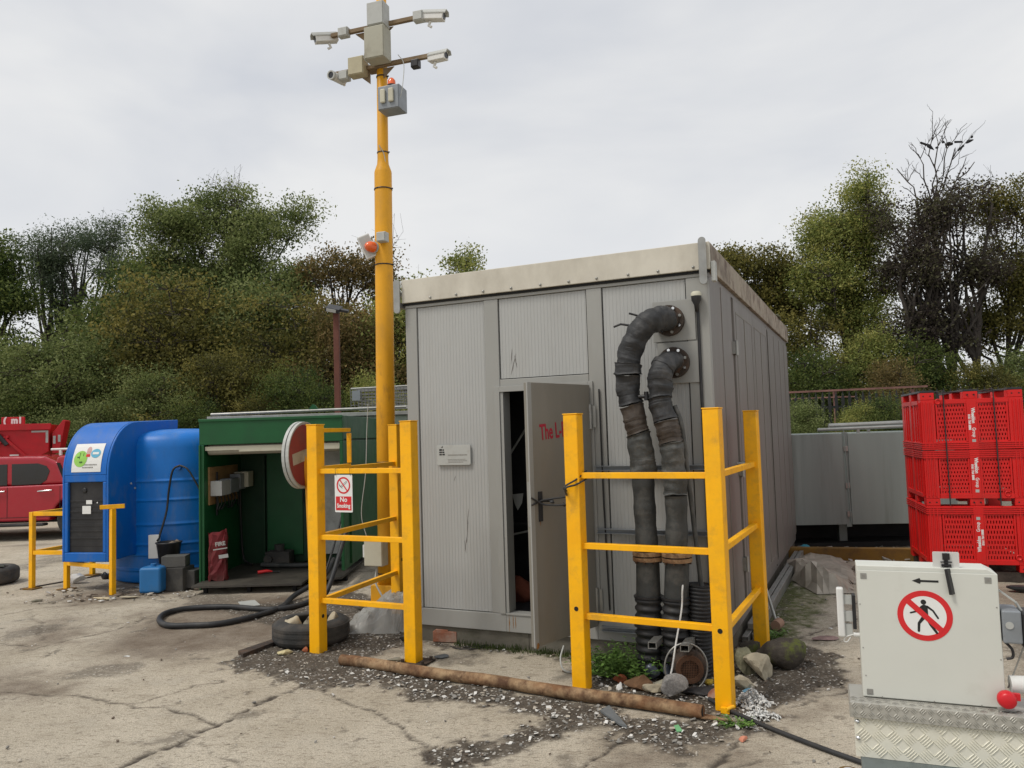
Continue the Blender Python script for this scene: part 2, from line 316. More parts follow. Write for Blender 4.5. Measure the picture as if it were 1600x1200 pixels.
def masks(X, Y):
    WX, WY = warp(X, Y); n1 = fbm(X*9, Y*9, 5, 5)-.5; n2 = fbm(X*1.6, Y*1.6, 5, 8)-.5; n3 = fbm(X*28, Y*28, 3, 2)-.5
    sm = lambda d, s: 1/(1+np.exp(np.clip(d/s, -30, 30)))
    dirt = np.zeros(X.shape)
    for P in DIRT: dirt = np.maximum(dirt, sm(sdist(P, WX, WY)+n1*.26+n3*.16, .014))
    far = np.clip((Y-9.6-n2*1.5)/.8, 0, 1)*np.clip((X+2)/1.5, 0, 1)
    dirt = np.maximum(dirt, np.clip((n2-.16)*14+n1*3, 0, 1)*.55)
    dirt = np.maximum(dirt, np.clip((n1-.235)*20, 0, 1)*.6)
    dirt = np.maximum(dirt, np.clip((Y-19-n2*3)/2, 0, 1))
    dirt = np.maximum(dirt, far*.8)
    st = np.zeros(X.shape)
    for P in STAIN: st = np.maximum(st, sm(sdist(P, WX, WY)+n1*.4+n2*.5, .11))
    mo = np.zeros(X.shape)
    for P in MOSS: mo = np.maximum(mo, sm(sdist(P, WX, WY)+n1*.35, .02))
    WX2, WY2 = warp(X, Y, .035); cr = np.zeros(X.shape)
    for P, wd in CRACK: cr = np.maximum(cr, sm(ldist(P, WX2, WY2)-wd*(.25+1.1*fbm(X*4, Y*4, 3, 6))-n3*.045*(wd/.012)+n1*.012, .004))
    # fine hair cracks: zero crossings of a smooth noise, only in places
    h = fbm(X*.9, Y*.9, 5, 50)-.5; gate = np.clip((fbm(X*.7, Y*.7, 2, 60)-.47)*12, 0, 1)
    hair = np.exp(-(h/.0032)**2)*gate
    cr = np.maximum(cr, hair*.45*(Y < 12)*(Y > 3))
    return dirt, st, mo, cr
def grow(a, b, st, out, k=1.22):
    c = list(np.arange(a, b, st)); s = st*k; p = c[-1]
    while p < out: p += s; s *= k; c.append(p)
    s = st*k; p = a; lo = []
    while p > -out: p -= s; s *= k; lo.append(p)
    return np.array(lo[::-1]+c)
gx = grow(-6.2, 3.6, .021, 320)
gy1 = np.arange(3.35, 6.4, .014); gy2 = np.arange(gy1[-1]+.02, 9.6, .028); gy = list(gy1)+list(gy2)
s_ = .03; p_ = gy[-1]
while p_ < 340: s_ = min(s_*1.06, s_*1.06 if p_ < 25 else s_*1.3); p_ += s_; gy.append(p_)
s_ = .03; p_ = gy[0]; lo_ = []
while p_ > -60: s_ *= 1.3; p_ -= s_; lo_.append(p_)
gy = np.array(lo_[::-1]+gy)
GX, GY = np.meshgrid(gx, gy); md, ms, mm, mc = masks(GX, GY)
gn = fbm(GX*14, GY*14, 4, 4)-.5; gl = fbm(GX*.5, GY*.5, 3, 12)-.5
GZ = gl*.012*(np.abs(GY) < 15)+gn*.004+md*(.004+(fbm(GX*22, GY*22, 3, 9)-.5)*.022)*(GY < 16)-np.clip(mc, 0, 1)*.012
nx, ny = len(gx), len(gy)
idx = np.arange(nx*ny).reshape(ny, nx)
F = np.stack([idx[:-1, :-1], idx[:-1, 1:], idx[1:, 1:], idx[1:, :-1]], -1).reshape(-1, 4)
def np_mesh(name, V, F, mats, smooth=False):
    me = bpy.data.meshes.new(name); k = F.shape[1]
    me.vertices.add(len(V)); me.vertices.foreach_set('co', V.astype(np.float32).ravel())
    me.loops.add(F.size); me.loops.foreach_set('vertex_index', F.astype(np.int32).ravel())
    me.polygons.add(len(F)); me.polygons.foreach_set('loop_start', np.arange(0, F.size, k, dtype=np.int32))
    me.polygons.foreach_set('use_smooth', np.full(len(F), smooth))
    for m in mats: me.materials.append(m)
    me.update(calc_edges=True); return me
gm = bpy.data.materials.new('yard_ground'); gm.use_nodes = True
def ground_mat(m):
    nt = m.node_tree; L = nt.links.new; b = nt.nodes['Principled BSDF']; N = nt.nodes.new
    tc = N('ShaderNodeTexCoord')
    def noise(s, d=5, r=.6, st=(1, 1, 1), rot=0):
        mp = N('ShaderNodeMapping'); mp.inputs['Scale'].default_value = st; mp.inputs['Rotation'].default_value = (0, 0, rot); L(tc.outputs['Object'], mp.inputs['Vector'])
        n = N('ShaderNodeTexNoise'); n.inputs['Scale'].default_value = s; n.inputs['Detail'].default_value = d; n.inputs['Roughness'].default_value = r; L(mp.outputs[0], n.inputs['Vector']); return n.outputs['Fac']
    def ramp(f, a, c, ca, cb):
        r = N('ShaderNodeValToRGB'); e = r.color_ramp.elements; e[0].position = a; e[1].position = c; e[0].color = tuple(ca)+(1,); e[1].color = tuple(cb)+(1,); L(f, r.inputs[0]); return r.outputs[0]
    def mix(f, A, B, bt='MIX'):
        x = N('ShaderNodeMix'); x.data_type = 'RGBA'; x.blend_type = bt
        for k, q in (('Factor', f), ('A', A), ('B', B)):
            if hasattr(q, 'links') or hasattr(q, 'node'): L(q, x.inputs[k])
            else: x.inputs[k].default_value = q if k == 'Factor' else tuple(q)+(1,)
        return x.outputs['Result']
    def mul(a, b_):
        x = N('ShaderNodeMath'); x.operation = 'MULTIPLY'
        for i, q in enumerate((a, b_)):
            if hasattr(q, 'node'): L(q, x.inputs[i])
            else: x.inputs[i].default_value = q
        return x.outputs[0]
    def attr(n): a = N('ShaderNodeAttribute'); a.attribute_name = n; return a.outputs['Fac']
    K = lambda v: (v, v, v)
    c = ramp(noise(.9, 8, .62), .32, .68, (.45, .395, .305), (.66, .595, .485))
    c = mix(ramp(noise(5, 8, .7, (1, 2.2, 1), .5), .52, .70, K(0), K(.55)), c, (.25, .205, .15))
    c = mix(ramp(noise(22, 6, .7, (1, 2.5, 1), .4), .54, .64, K(0), K(.8)), c, (.16, .13, .095))
    c = mix(ramp(noise(2.6, 6, .6), .55, .75, K(0), K(.5)), c, (.48, .44, .37))
    c = mix(ramp(noise(130, 4, .65), .45, .60, K(0), K(.55)), c, (.19, .16, .12)); c = mix(ramp(noise(60, 5, .7, (1, 3, 1), .35), .60, .66, K(0), K(.85)), c, (.10, .08, .06))
    c = mix(mul(attr('stain'), ramp(noise(3, 7, .65), .25, .7, K(1.), K(.55))), c, (.115, .082, .058))
    v = N('ShaderNodeTexVoronoi'); v.inputs['Scale'].default_value = 75; v.inputs['Randomness'].default_value = 1; L(tc.outputs['Object'], v.inputs['Vector'])
    sp = N('ShaderNodeSeparateColor'); L(v.outputs['Color'], sp.inputs[0])
    d = ramp(noise(7, 6, .7), .3, .7, (.055, .046, .036), (.13, .108, .084))
    d = mix(ramp(sp.outputs[0], .84, .90, K(0), K(.6)), d, (.22, .20, .17))
    d = mix(ramp(sp.outputs[1], .94, .96, K(0), K(.9)), d, (.50, .48, .44))
    c = mix(attr('dirt'), c, d)
    c = mix(mul(attr('moss'), ramp(noise(12, 6, .7), .35, .6, K(.25), K(.95))), c, ramp(noise(40, 4), .3, .7, (.045, .06, .012), (.11, .13, .03)))
    c = mix(attr('crack'), c, (.075, .062, .05))
    L(c, b.inputs['Base Color']); b.inputs['Roughness'].default_value = .9; b.inputs['Specular IOR Level'].default_value = .25
    bp = N('ShaderNodeBump'); bp.inputs['Strength'].default_value = 1.0; bp.inputs['Distance'].default_value = .012; L(noise(45, 8, .72, (1, 1.8, 1), .4), bp.inputs['Height'])
    b2 = N('ShaderNodeBump'); b2.inputs['Strength'].default_value = .5; b2.inputs['Distance'].default_value = .006; L(mul(v.outputs['Distance'], attr('dirt')), b2.inputs['Height']); L(bp.outputs[0], b2.inputs['Normal'])
    L(b2.outputs[0], b.inputs['Normal'])
ground_mat(gm)
me = np_mesh('ground', np.stack([GX, GY, GZ], -1).reshape(-1, 3), F, [gm], True)
for nm, a_ in (('dirt', md), ('stain', ms), ('moss', mm), ('crack', mc)):
    A_ = me.attributes.new(nm, 'FLOAT', 'POINT'); A_.data.foreach_set('value', np.clip(a_, 0, 1).astype(np.float32).ravel())
ground = bpy.data.objects.new('ground', me); COL.objects.link(ground); tag(ground, 'cracked beige concrete yard with strips of dark grit', kind='structure')
# loose chips: grit, glass and paper flecks nobody could count
def chips(name, n, smin, smax, cols, region, seed, flat=.5, dens=lambda d: d > .6, zf=1.0):
    rs = np.random.RandomState(seed); X = rs.uniform(region[0], region[1], n*14); Y = rs.uniform(region[2], region[3], n*14)
    d = masks(X, Y)[0]; k = dens(d); X = X[k][:n]; Y = Y[k][:n]; n = len(X)
    s = smin+(smax-smin)*rs.rand(n)**3
    B = np.array([(-1,-1,-1),(1,-1,-1),(1,1,-1),(-1,1,-1),(-1,-1,1),(1,-1,1),(1,1,1),(-1,1,1)])*.5
    Vv = B[None]*(1+rs.uniform(-.45, .3, (n, 8, 3)))*s[:, None, None]*np.stack([1+0*s, rs.uniform(.5, 1, n), rs.uniform(.12, .12+flat, n)], -1)[:, None]
    a = rs.uniform(0, 6.28, n); t = rs.uniform(-.4, .4, n); ca, sa = np.cos(a)[:, None], np.sin(a)[:, None]
    x, y, z = Vv[..., 0], Vv[..., 1], Vv[..., 2]; z = z+x*np.sin(t)[:, None]
    Vv = np.stack([x*ca-y*sa+X[:, None], x*sa+y*ca+Y[:, None], z+(s*.22*zf+.006)[:, None]], -1).reshape(-1, 3)
    Fb = np.array([(3,2,1,0),(4,5,6,7),(0,1,5,4),(1,2,6,5),(2,3,7,6),(3,0,4,7)])
    FF = (Fb[None]+8*np.arange(n)[:, None, None]).reshape(-1, 4)
    me = np_mesh(name, Vv, FF, cols); me.polygons.foreach_set('material_index', np.repeat(rs.randint(0, len(cols), n), 6).astype(np.int32)); me.update()
    o = bpy.data.objects.new(name, me); COL.objects.link(o); return o
c1 = mat('chip_white', (.62, .61, .58), .7, var=.1); c2 = mat('chip_grey', (.24, .23, .21), .9, var=.3); c3 = mat('chip_brown', (.13, .10, .075), .9, var=.3); c4 = mat('chip_pale', (.40, .36, .30), .9, var=.2)
reg = (-2.9, 2.9, 3.9, 7.4)
tag(chips('grit', 3400, .004, .018, [c2, c3, c3, c3, c4], reg, 3), 'dark grit and gravel strewn in the cracks of the yard', 'gravel', kind='stuff')
tag(chips('litter_flecks', 900, .004, .030, [c1, c4, c2], reg, 4, flat=.12), 'white flecks of paper and broken plastic in the grit', 'litter', kind='stuff')
tag(chips('pipe_flecks', 1100, .006, .030, [c1, c1, c4, c2], (-1.2, 1.5, 4.05, 5.75), 14, flat=.15, dens=lambda d: d > .75), 'white broken flecks strewn along the rusty pipe', 'litter', kind='stuff')
tag(chips('tank_litter', 190, .012, .06, [c1, c2, c3, c4, c3], (-5.3, -3.5, 8.35, 9.05), 15, flat=.2, dens=lambda d: d > -1), 'scraps and dirt strewn at the foot of the blue tank', 'litter', kind='stuff')
tag(chips('yard_crumbs', 420, .006, .022, [c2, c4, c3, c1], (-6, 3.4, 3.6, 9.3), 5, dens=lambda d: d < .5, zf=.5), 'small crumbs scattered over the bare concrete', 'crumbs', kind='stuff')
tag(chips('far_litter', 260, .02, .09, [c1, c2, c3, c4], (2.6, 5.0, 8.7, 11.0), 6, flat=.3, dens=lambda d: d > -1), 'white and grey litter strewn below the grey steel doors', 'litter', kind='stuff')
def roundrect(w, h, r=.02, n=4):
    o = []
    for cx, cy, a in ((w/2-r, h/2-r, 0), (-w/2+r, h/2-r, 90), (-w/2+r, -h/2+r, 180), (w/2-r, -h/2+r, 270)):
        o += [(cx+r*math.cos(R(a+90*i/n)), cy+r*math.sin(R(a+90*i/n))) for i in range(n+1)]
    return o
# ---------------------------------------------------------------- GREY CABINET (walk-in plant container)
AX, AY_, YAW = -.8673, 6.4452, -.4291
cab = thing('plant_cabinet', 'large light grey metal walk-in cabinet with ribbed panels and a cream roof edge', 'container', (AX, AY_, 0), YAW)
MC = Matrix.Translation((AX, AY_, 0)) @ rotz(YAW)
W_, L_ = 2.479, 5.48; Z0, Z1, Z2 = .132, 2.745, 2.938
f = MB()
f.bb(0, .106, 0, .07, .267, 2.70); f.bb(.727, .848, 0, .07, .267, 2.70); f.bb(1.582, 1.70, 0, .07, .267, 2.70); f.bb(2.325, W_, 0, .07, .267, 2.70)
f.bb(0, .847, -.004, .07, Z0, .265); f.bb(.847, 1.584, -.004, .07, Z0, .262); f.bb(1.584, W_+.003, -.004, .07, Z0, .265)
f.bb(0, W_, -.003, .07, 2.702, Z1-.002); f.bb(.85, 1.58, .001, .07, 1.99, 2.066)
f.build('front_frame', m_grey, cab, bev=.004)
def rib_panel(x0, x1, z0, z1, y=.014):
    mb = MB(); n = int(round((x1-x0)/.0275)); p = (x1-x0)/n; X = []; 
    for i in range(n): X += [(x0+i*p, 0), (x0+i*p+.0185, 0), (x0+i*p+.0205, .0016), (x0+(i+1)*p-.002, .0016)]
    X.append((x1, 0)); V = [(a, y+b, z0) for a, b in X]+[(a, y+b, z1) for a, b in X]; k = len(X)
    mb.add(V, [(i, i+1, k+i+1, k+i) for i in range(k-1)])
    return mb.build('ribbed_panel', m_rib, cab)
rib_panel(.112, .721, .271, 2.698); rib_panel(.856, 1.574, 2.073, 2.698); rib_panel(1.708, 2.317, .271, 2.698)
gp = MB()
for x0, x1, z0, z1 in ((.106, .727, .265, 2.702), (.848, 1.582, 2.066, 2.702), (1.70, 2.325, .265, 2.702)): gp.bb(x0, x1, .024, .03, z0, z1)
gp.build('panel_seal', m_dark, cab)
dt = MB(); dt.bb(.80, .848, -.014, -.001, .268, 2.012); dt.bb(.848, 1.575, -.014, -.0045, 1.968, 2.012); dt.bb(1.575, 1.612, -.014, -.001, .268, 2.012); dt.bb(.849, 1.575, -.012, .09, .262, .276)
dt.bb(.849, .875, -.004, .12, .277, 1.967)
dt.build('door_frame', m_grey, cab, bev=.002)
sh = MB()   # inner shell: floor, left, back, roof, dark lining
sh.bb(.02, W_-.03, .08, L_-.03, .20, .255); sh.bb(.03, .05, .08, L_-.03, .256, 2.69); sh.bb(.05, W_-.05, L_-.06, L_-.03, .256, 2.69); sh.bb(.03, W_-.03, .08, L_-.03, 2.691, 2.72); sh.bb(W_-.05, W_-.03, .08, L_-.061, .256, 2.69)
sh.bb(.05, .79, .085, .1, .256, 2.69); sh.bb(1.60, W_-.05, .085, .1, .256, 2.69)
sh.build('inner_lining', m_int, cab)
sd_ = MB()      # right-hand side, left side and back wall skins
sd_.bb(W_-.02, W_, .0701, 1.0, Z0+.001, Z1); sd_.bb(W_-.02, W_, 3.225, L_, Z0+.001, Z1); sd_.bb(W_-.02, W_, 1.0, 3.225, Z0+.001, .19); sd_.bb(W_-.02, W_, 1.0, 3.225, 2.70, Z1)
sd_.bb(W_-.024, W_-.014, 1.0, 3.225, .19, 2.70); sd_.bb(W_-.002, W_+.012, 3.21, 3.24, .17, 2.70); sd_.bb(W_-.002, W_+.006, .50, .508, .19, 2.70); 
sd_.build('right_wall', m_side_shade, cab, bev=.002)
def side_leaf(t0, t1, z0, z1):
    q = MB(); q.bb(W_-.013, W_+.016, t0, t1, z0, z1); o = q.build('side_door', m_side_shade, cab, bev=.003)
    e = MB()
    for a, b in ((t0+.08, t0+.088), (t1-.09, t1-.082)): e.bb(W_+.0165, W_+.019, a, b, z0+.09, z1-.1)
    e.bb(W_+.0165, W_+.019, t0+.088, t1-.09, z1-.112, z1-.1); e.bb(W_+.0165, W_+.019, t0+.088, t1-.09, z0+.09, z0+.1)
    e.bb(W_+.0165, W_+.021, (t0+t1)/2-.01, (t0+t1)/2+.01, z0+.1, z1-.112)
    e.build('pressed_line', m_leaf, o)
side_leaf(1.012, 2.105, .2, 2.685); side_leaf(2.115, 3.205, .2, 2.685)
e = MB(); e.bb(W_+.0005, W_+.014, 3.30, 5.40, .22, 2.68); e.build('side_panel', m_side_shade, cab, bev=.003)
e = MB()
for t in (3.29, 3.85, 4.4, 4.95, 5.41): e.bb(W_+.0145, W_+.018, t, t+.01, .24, 2.66)
e.build('panel_ridge', m_leaf, cab)
for z in (2.28, 1.30, .55):
    h = MB(); h.cyl((W_+.028, 1.0, z-.06), (W_+.028, 1.0, z+.06), .014, n=10); h.bb(W_, W_+.02, .96, 1.04, z-.05, z+.05); h.build('side_hinge', m_steel, cab)
h = MB(); h.tube([(W_+.02, .80, 1.355), (W_+.075, .80, 1.355), (W_+.075, 1.05, 1.355), (W_+.02, 1.05, 1.355)], .011, 8); h.build('side_handle', m_steel, cab)
o_ = MB(); o_.bb(0, .02, .0705, L_, Z0+.001, Z1); o_.bb(.02, W_-.02, L_-.02, L_-.001, Z0+.001, Z1); o_.build('rear_wall', m_side_shade, cab)
# roof edge
f = MB(); f.bb(-.015, W_+.028, -.03, .0, Z1, Z2); f.build('front_fascia', m_fas, cab, bev=.004)
f = MB(); f.bb(W_, W_+.03, .0005, L_+.02, Z1-.005, Z2-.002); f.build('side_fascia', m_fasr, cab, bev=.004)
f = MB(); f.bb(-.015, .0, .0005, L_+.02, Z1, Z2-.002); f.bb(.0005, W_-.0005, .0005, L_+.02, Z2-.05, Z2-.02); f.build('roof', m_fas, cab)
f = MB(); f.bb(-.012, W_+.02, -.012, -.0, Z1-.02, Z1-.001); f.build('drip_strip', m_dark, cab)
for x in (.26, .50, .742, .985, 1.23, 1.46, 1.68, 1.92, 2.14, 2.39): 
    b_ = MB(); b_.lathe((x, -.03, 2.768), [(.0001, .012), (.006, .012), (.010, .006), (.011, 0)], 8, axis=(0, -1, 0)); b_.build('bolt', m_steel, cab)
# front bottom streaks of rust, scuffs on the panels
def scuff(pts, wd, m, y, parent=cab, name='scuff'):
    q = MB()
    for (x, z, l, a) in pts:
        M_ = facing((x, y, z), (0, -1, 0)); n = 7; o = []
        for i in range(n): t = i/(n-1)-.5; o.append((a*t*l+wd*random.Random(i*3+int(x*999)).uniform(.2, 1)*(1-abs(t)*1.6), t*l))
        for i in range(n-1, -1, -1): t = i/(n-1)-.5; o.append((a*t*l-wd*.4*(1-abs(t)*1.6), t*l))
        q.prism(o, M_, 0, .0006)
    return q.build(name, m, parent)
m_rs = mat('rust_stain', (.26, .12, .03), .8, var=.3)
m_mk = mat('scuff_mark', (.16, .15, .14), .7, var=.3)
scuff([(.905, .215, .11, 0), (.925, .205, .09, 0), (.872, .20, .13, 0)], .006, m_rs, -.0048, name='rust_streak')
scuff([(.53, 1.0, .12, .15), (.525, .93, .10, .1), (.51, .81, .16, .2), (.50, .76, .1, -.1), (.42, 1.3, .04, .3)], .007, m_mk, .0138)
scuff([(.965, 2.18, .16, .3), (.985, 2.2, .1, -.2), (.95, 2.24, .12, .1)], .008, m_mk, .0138)
# maker's plate
pl = MB(); pl.prism(roundrect(.305, .16, .012), facing((.425, .004, 1.487), (0, -1, 0)), 0, .012); plate = pl.build('info_plate', m_lgrey, cab, bev=.001)
q = MB()
for i, (a, b, c, d) in enumerate(((-.028, -.004, .006, .02), (-.028, -.004, -.012, -.001), (-.028, -.006, -.03, -.019), (.002, .014, .006, .018), (.0, .018, -.012, -.001), (0, .022, -.03, -.019))):
    q.bb(.325+a, .325+b, -.0095, -.0085, 1.516+c, 1.516+d)
q.prism([(-.012, .03), (.004, .045), (.004, .03)], facing((.325, -.008, 1.516), (0, -1, 0)), 0, .001)
q.build('emblem', m_ink, plate)
q = MB()
rg = random.Random(3)
for z, hh, x0, x1 in ((1.487, .008, .375, .548), (1.452, .004, .375, .53), (1.441, .004, .375, .545), (1.43, .004, .375, .51)):
    x = x0
    while x < x1: l = rg.uniform(.006, .02); q.bb(x, min(x1, x+l), -.0095, -.0085, z-hh/2, z+hh/2); x += l+.004
q.build('lettering', m_greyink, plate)
# open door leaf
HG = (1.572, -.02); leafw = .70
hx = Vector((HG[0], HG[1], 0)); ang = math.atan2(-.75, -.66)-YAW       # world direction of the leaf, in cabinet axes
dl = thing('door', None, None, (HG[0], HG[1], 0), ang); dl.parent = cab
for k_ in ('label', 'category'):
    if k_ in dl: del dl[k_]
q = MB(); q.bb(.0, leafw, -.02, .02, .235, 1.985); lf = q.build('door_leaf', m_leaf, cab, bev=.003)
lf.matrix_local = Matrix.Translation((HG[0], HG[1], 0)) @ rotz(ang)
bpy.data.objects.remove(dl)
MLF = Matrix.Translation((HG[0], HG[1], 0)) @ rotz(ang); lf['label'] = 'open grey door leaf with crimson lettering'
q = MB(); q.bb(.03, leafw-.03, -.0225, -.0203, .27, 1.95); q.bb(leafw-.028, leafw+.012, .012, .023, .235, 1.985)
# which face looks at the camera?
q.build('leaf_edge', m_grey, lf)
MT = facing((.592, .0212, 1.64), (0, 1, 0)) @ Matrix.Rotation(R(4), 4, 'Z')
text('lettering', 'The L-B', .150, m_crim, lf, MT, ext=.0006, bold=.003, ax='LEFT', sx=.60)
q = MB(); q.box((leafw-.085, .026, 1.15), (.035, .012, .20)); q.build('lock_plate', m_blkp, lf, bev=.002)
q = MB(); q.tube([(leafw-.085, .02, 1.19), (leafw-.085, .06, 1.19), (leafw-.17, .065, 1.18)], .009, 8); q.build('handle', m_blkp, lf)
q = MB(); q.rock((leafw-.012, .0225, .25), (.04, .006, .05), 4); q.rock((leafw-.085, .0215, 1.05), (.010, .002, .12), 7); q.build('rust_spot', m_rs, lf)
q = MB(); q.bb(leafw-.0, leafw+.002, -.012, .012, 1.02, 1.32); q.build('edge_plate', m_steel, lf)
for z in (1.75, .42):
    q = MB(); q.cyl((1.592, -.03, z-.09), (1.592, -.03, z+.09), .014, n=10); q.bb(1.592, 1.63, -.018, -.0145, z-.08, z+.08); q.build('door_hinge', m_steel, cab)
# lifting lugs
for nm, x, z, lab in (('lifting_lug', 2.462, 2.80, 'upright rounded lifting lug at the right front roof corner of the cabinet'), ('lifting_lug', -.04, 2.80, 'lifting lug')):
    q = MB(); w2, h2 = .026, .165 if x > 0 else .14
    q.prism(roundrect(w2*2, h2*2, w2*.96, 6), facing((x, -.06, z), (.25, -1, 0)), -.012, .012); q.bb(x-.02, x+.02, -.046, .0 if x > 0 else .06, z+.01, z+.04); q.bb(x-.02, x+.02, -.046, .0 if x > 0 else .06, z-.09, z-.05)
    q.build('lifting_lug', m_steel, cab)
q = MB(); q.bb(W_+.031, W_+.06, -.02, .05, 2.66, 2.80); q.build('corner_lamp', m_lgrey, cab, bev=.003)
q = MB(); q.rock((W_+.02, 4.4, Z2+.02), (.12, .5, .08), 3, n=2); q.build('roof_moss', m_moss, cab)
q = MB(); q.tube([(2.405, -.012, 2.5), (2.405, -.012, 1.9), (2.409, -.012, 1.2), (2.412, -.012, .3)], .011, 8); cbl = q.build('cable', m_blkp, cab)
q = MB(); q.lathe((2.405, -.045, 2.50), [(.001, -.05), (.012, -.05), (.018, .0), (.034, .03), (.036, .06)], 16); q.build('sensor', m_blkp, cab)
q = MB(); q.lathe((2.405, -.045, 2.56), [(.037, 0), (.037, .02), (.025, .032), (.001, .034)], 16); q.build('sensor_cap', m_cream, cab)
q = MB(); q.tube([(1.66, -.012, 1.95), (1.665, -.014, 1.2), (1.68, -.012, .35)], .006, 6); q.build('cable', m_blkp, cab)
# things dimly seen inside
q = thing('shelf_rack', 'dark rack with a slanting pipe inside the open cabinet doorway', 'rack', MC @ Vector((.62, .95, .255)), YAW)
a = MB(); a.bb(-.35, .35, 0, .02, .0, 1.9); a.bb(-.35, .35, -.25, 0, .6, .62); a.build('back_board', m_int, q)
a = MB(); a.tube([(-.12, -.3, 1.05), (.14, -.28, 1.42)], .010, 8); a.build('pipe', m_lgrey, q)
a = MB(); a.tube([(-.10, -.3, .50), (.16, -.3, .56)], .009, 8); a.build('rail', m_lgrey, q)
a = MB(); a.prism([(-.06, .05), (.05, .06), (.04, -.02), (0, -.08), (-.03, -.03)], facing(MC @ Vector((.785, .42, 1.09)), MC.to_3x3() @ Vector((-.2, -1, .1))), 0, .003)
tag(a.build('paper_sheet', m_lgrey), 'torn pale sheet hanging in the dark doorway of the cabinet', 'paper')
a = MB(); a.rock(MC @ Vector((.80, .52, .36)), (.34, .26, .26), 5, rz=.4); tag(a.build('sack', mat('dull_red_cloth', (.20, .06, .035), .9, var=.3, bump=.5)), 'dull red sack on the floor inside the open doorway', 'sack')
# concrete plinth
q = MB(); q.bb(.02, 1.02, .02, L_, -.05, .130); q.bb(1.024, W_-.02, .02, L_, -.05, .130); pl_ = q.build('plinth', mat('plinth_concrete', rgb(104, 100, 90), .9, var=.15, scale=5, dirt=(.05, .05, .03), dscale=3, damt=.7, bump=.4, bscale=40)); pl_.matrix_world = MC
tag(pl_, 'low mossy concrete plinth under the grey cabinet', 'plinth')
q = MB()
for i, (y, z) in enumerate(((.03, .03), (.09, .03), (.045, .085), (.10, .09))): q.bar((W_+y, .7+.1*i, z+.0), (W_+y+.03, 5.5-.2*i, z+.0), .045, .05)
st_ = q.build('steel_lengths', m_steel, bev=.003); st_.matrix_world = MC; tag(st_, 'bundle of grey steel lengths lying along the foot of the cabinet side', 'steel bars')
# wall rails behind pipes
for z, x0, x1 in ((1.372, 1.61, 2.44), (.918, 1.61, 2.44), (.222, 1.62, 1.95)):
    q = MB(); q.bb(x0, x1, -.045, -.005, z-.017, z-.013); q.bb(x0, x1, -.045, -.005, z+.013, z+.017); q.bb(x0, x1, -.012, -.0048, z-.0128, z+.0128); q.build('pipe_rail', m_mgrey, cab)
# ---------------------------------------------------------------- insulated hoses
def hose(label, flz, flx, path, splits, seed):
    h = thing('insulated_hose', label, 'hose', MC @ Vector((path[-1][0], path[-1][1], 0)), YAW, 'insulated hoses on the cabinet wall')
    o = Vector((path[-1][0], path[-1][1], 0)); P = [Vector(p)-o for p in path]
    sp = spline(P, 14); rg = random.Random(seed)
    F0 = Vector((flx, 0, flz))-o
    q = MB(); q.box(F0+Vector((.03, -.006, 0)), (.30, .012, .29)); q.build('wall_plate', m_grey, h, bev=.002)
    q = MB(); q.cyl(F0+Vector((0, -.01, 0)), F0+Vector((0, -.035, 0)), .108, n=28); q.cyl(F0+Vector((0, -.04, 0)), F0+Vector((0, -.065, 0)), .108, n=28)
    q.cyl(F0+Vector((0, -.0655, 0)), F0+Vector((0, -.11, 0)), .078, n=24); fl = q.build('flange', m_rustd, h, bev=.002)
    for k in range(8):
        a_ = k*math.pi/4+.3; c = F0+Vector((math.cos(a_)*.09, -.068, math.sin(a_)*.09)); b = MB(); b.cyl(c+Vector((0, .03, 0)), c+Vector((0, -.012, 0)), .011, n=6); b.build('bolt', m_chrome if k % 3 else m_steel, fl)
    zs = [p.z for p in sp]
    for i, (i0, i1, r, m, nm) in enumerate(splits):
        seg = [p for j, p in enumerate(sp) if i0 <= j/len(sp) <= i1+1e-6]
        rr = [r*(1+.035*math.sin(j*.55+seed+i)+rg.uniform(-.012, .012)) for j in range(len(seg))]
        rr[0] = r*1.05; rr[-1] = r*1.05
        q = MB()
        sg2 = []; rr2 = []
        for j in range(len(seg)-1):
            for t_ in (0, .33, .66): sg2.append(seg[j].lerp(seg[j+1], t_)); rr2.append(rr[j]*(1-t_)+rr[j+1]*t_)
        q.tube(sg2+[seg[-1]], rr2+[rr[-1]], 26)
        if m is m_wrapA or m is m_wrapB or m is m_wrapC:                 # lap edges of the wound tape
            for t in [t_ for t_ in range(1, len(seg)-1) if rg.random() < .13]: 
                d = (seg[t+1]-seg[t]).normalized(); q.tube([seg[t]-d*.003, seg[t]+d*.012], [rr[t]*1.045, rr[t]*1.02], 20)
        from mathutils import noise as _N
        if m is not m_pipe:                       # sagging, wrinkled wrapping
            q.v = [tuple(Vector(p_)+_N.noise_vector(Vector(p_)*9+Vector((seed*7, 0, 0)))*.016+_N.noise_vector(Vector(p_)*26)*.006) for p_ in q.v]
        q.build(nm, m, h)
    b = sp[-1]
    return h, o, sp
H1 = [(2.20, -.10, 2.406), (2.19, -.20, 2.41), (2.105, -.27, 2.37), (2.03, -.28, 2.27), (1.970, -.28, 2.15), (1.957, -.28, 2.03), (1.962, -.28, 1.87), (2.0, -.28, 1.68), (2.028, -.28, 1.55), (2.038, -.28, 1.30), (2.042, -.28, 1.08), (2.047, -.28, .83)]
h1, o1, sp1 = hose('left insulated black hose bending out of the upper wall flange', 2.406, 2.204, H1, [(0, .40, .080, m_wrapA, 'black_wrap'), (.40, .455, .096, m_wrapA, 'loose_collar'), (.456, .57, .082, m_wrapA, 'black_wrap'), (.57, .68, .078, m_wrapB, 'brown_tape'), (.68, .80, .083, m_wrapC, 'grey_tape'), (.80, 1, .074, m_pipe, 'lower_sleeve')], 1)
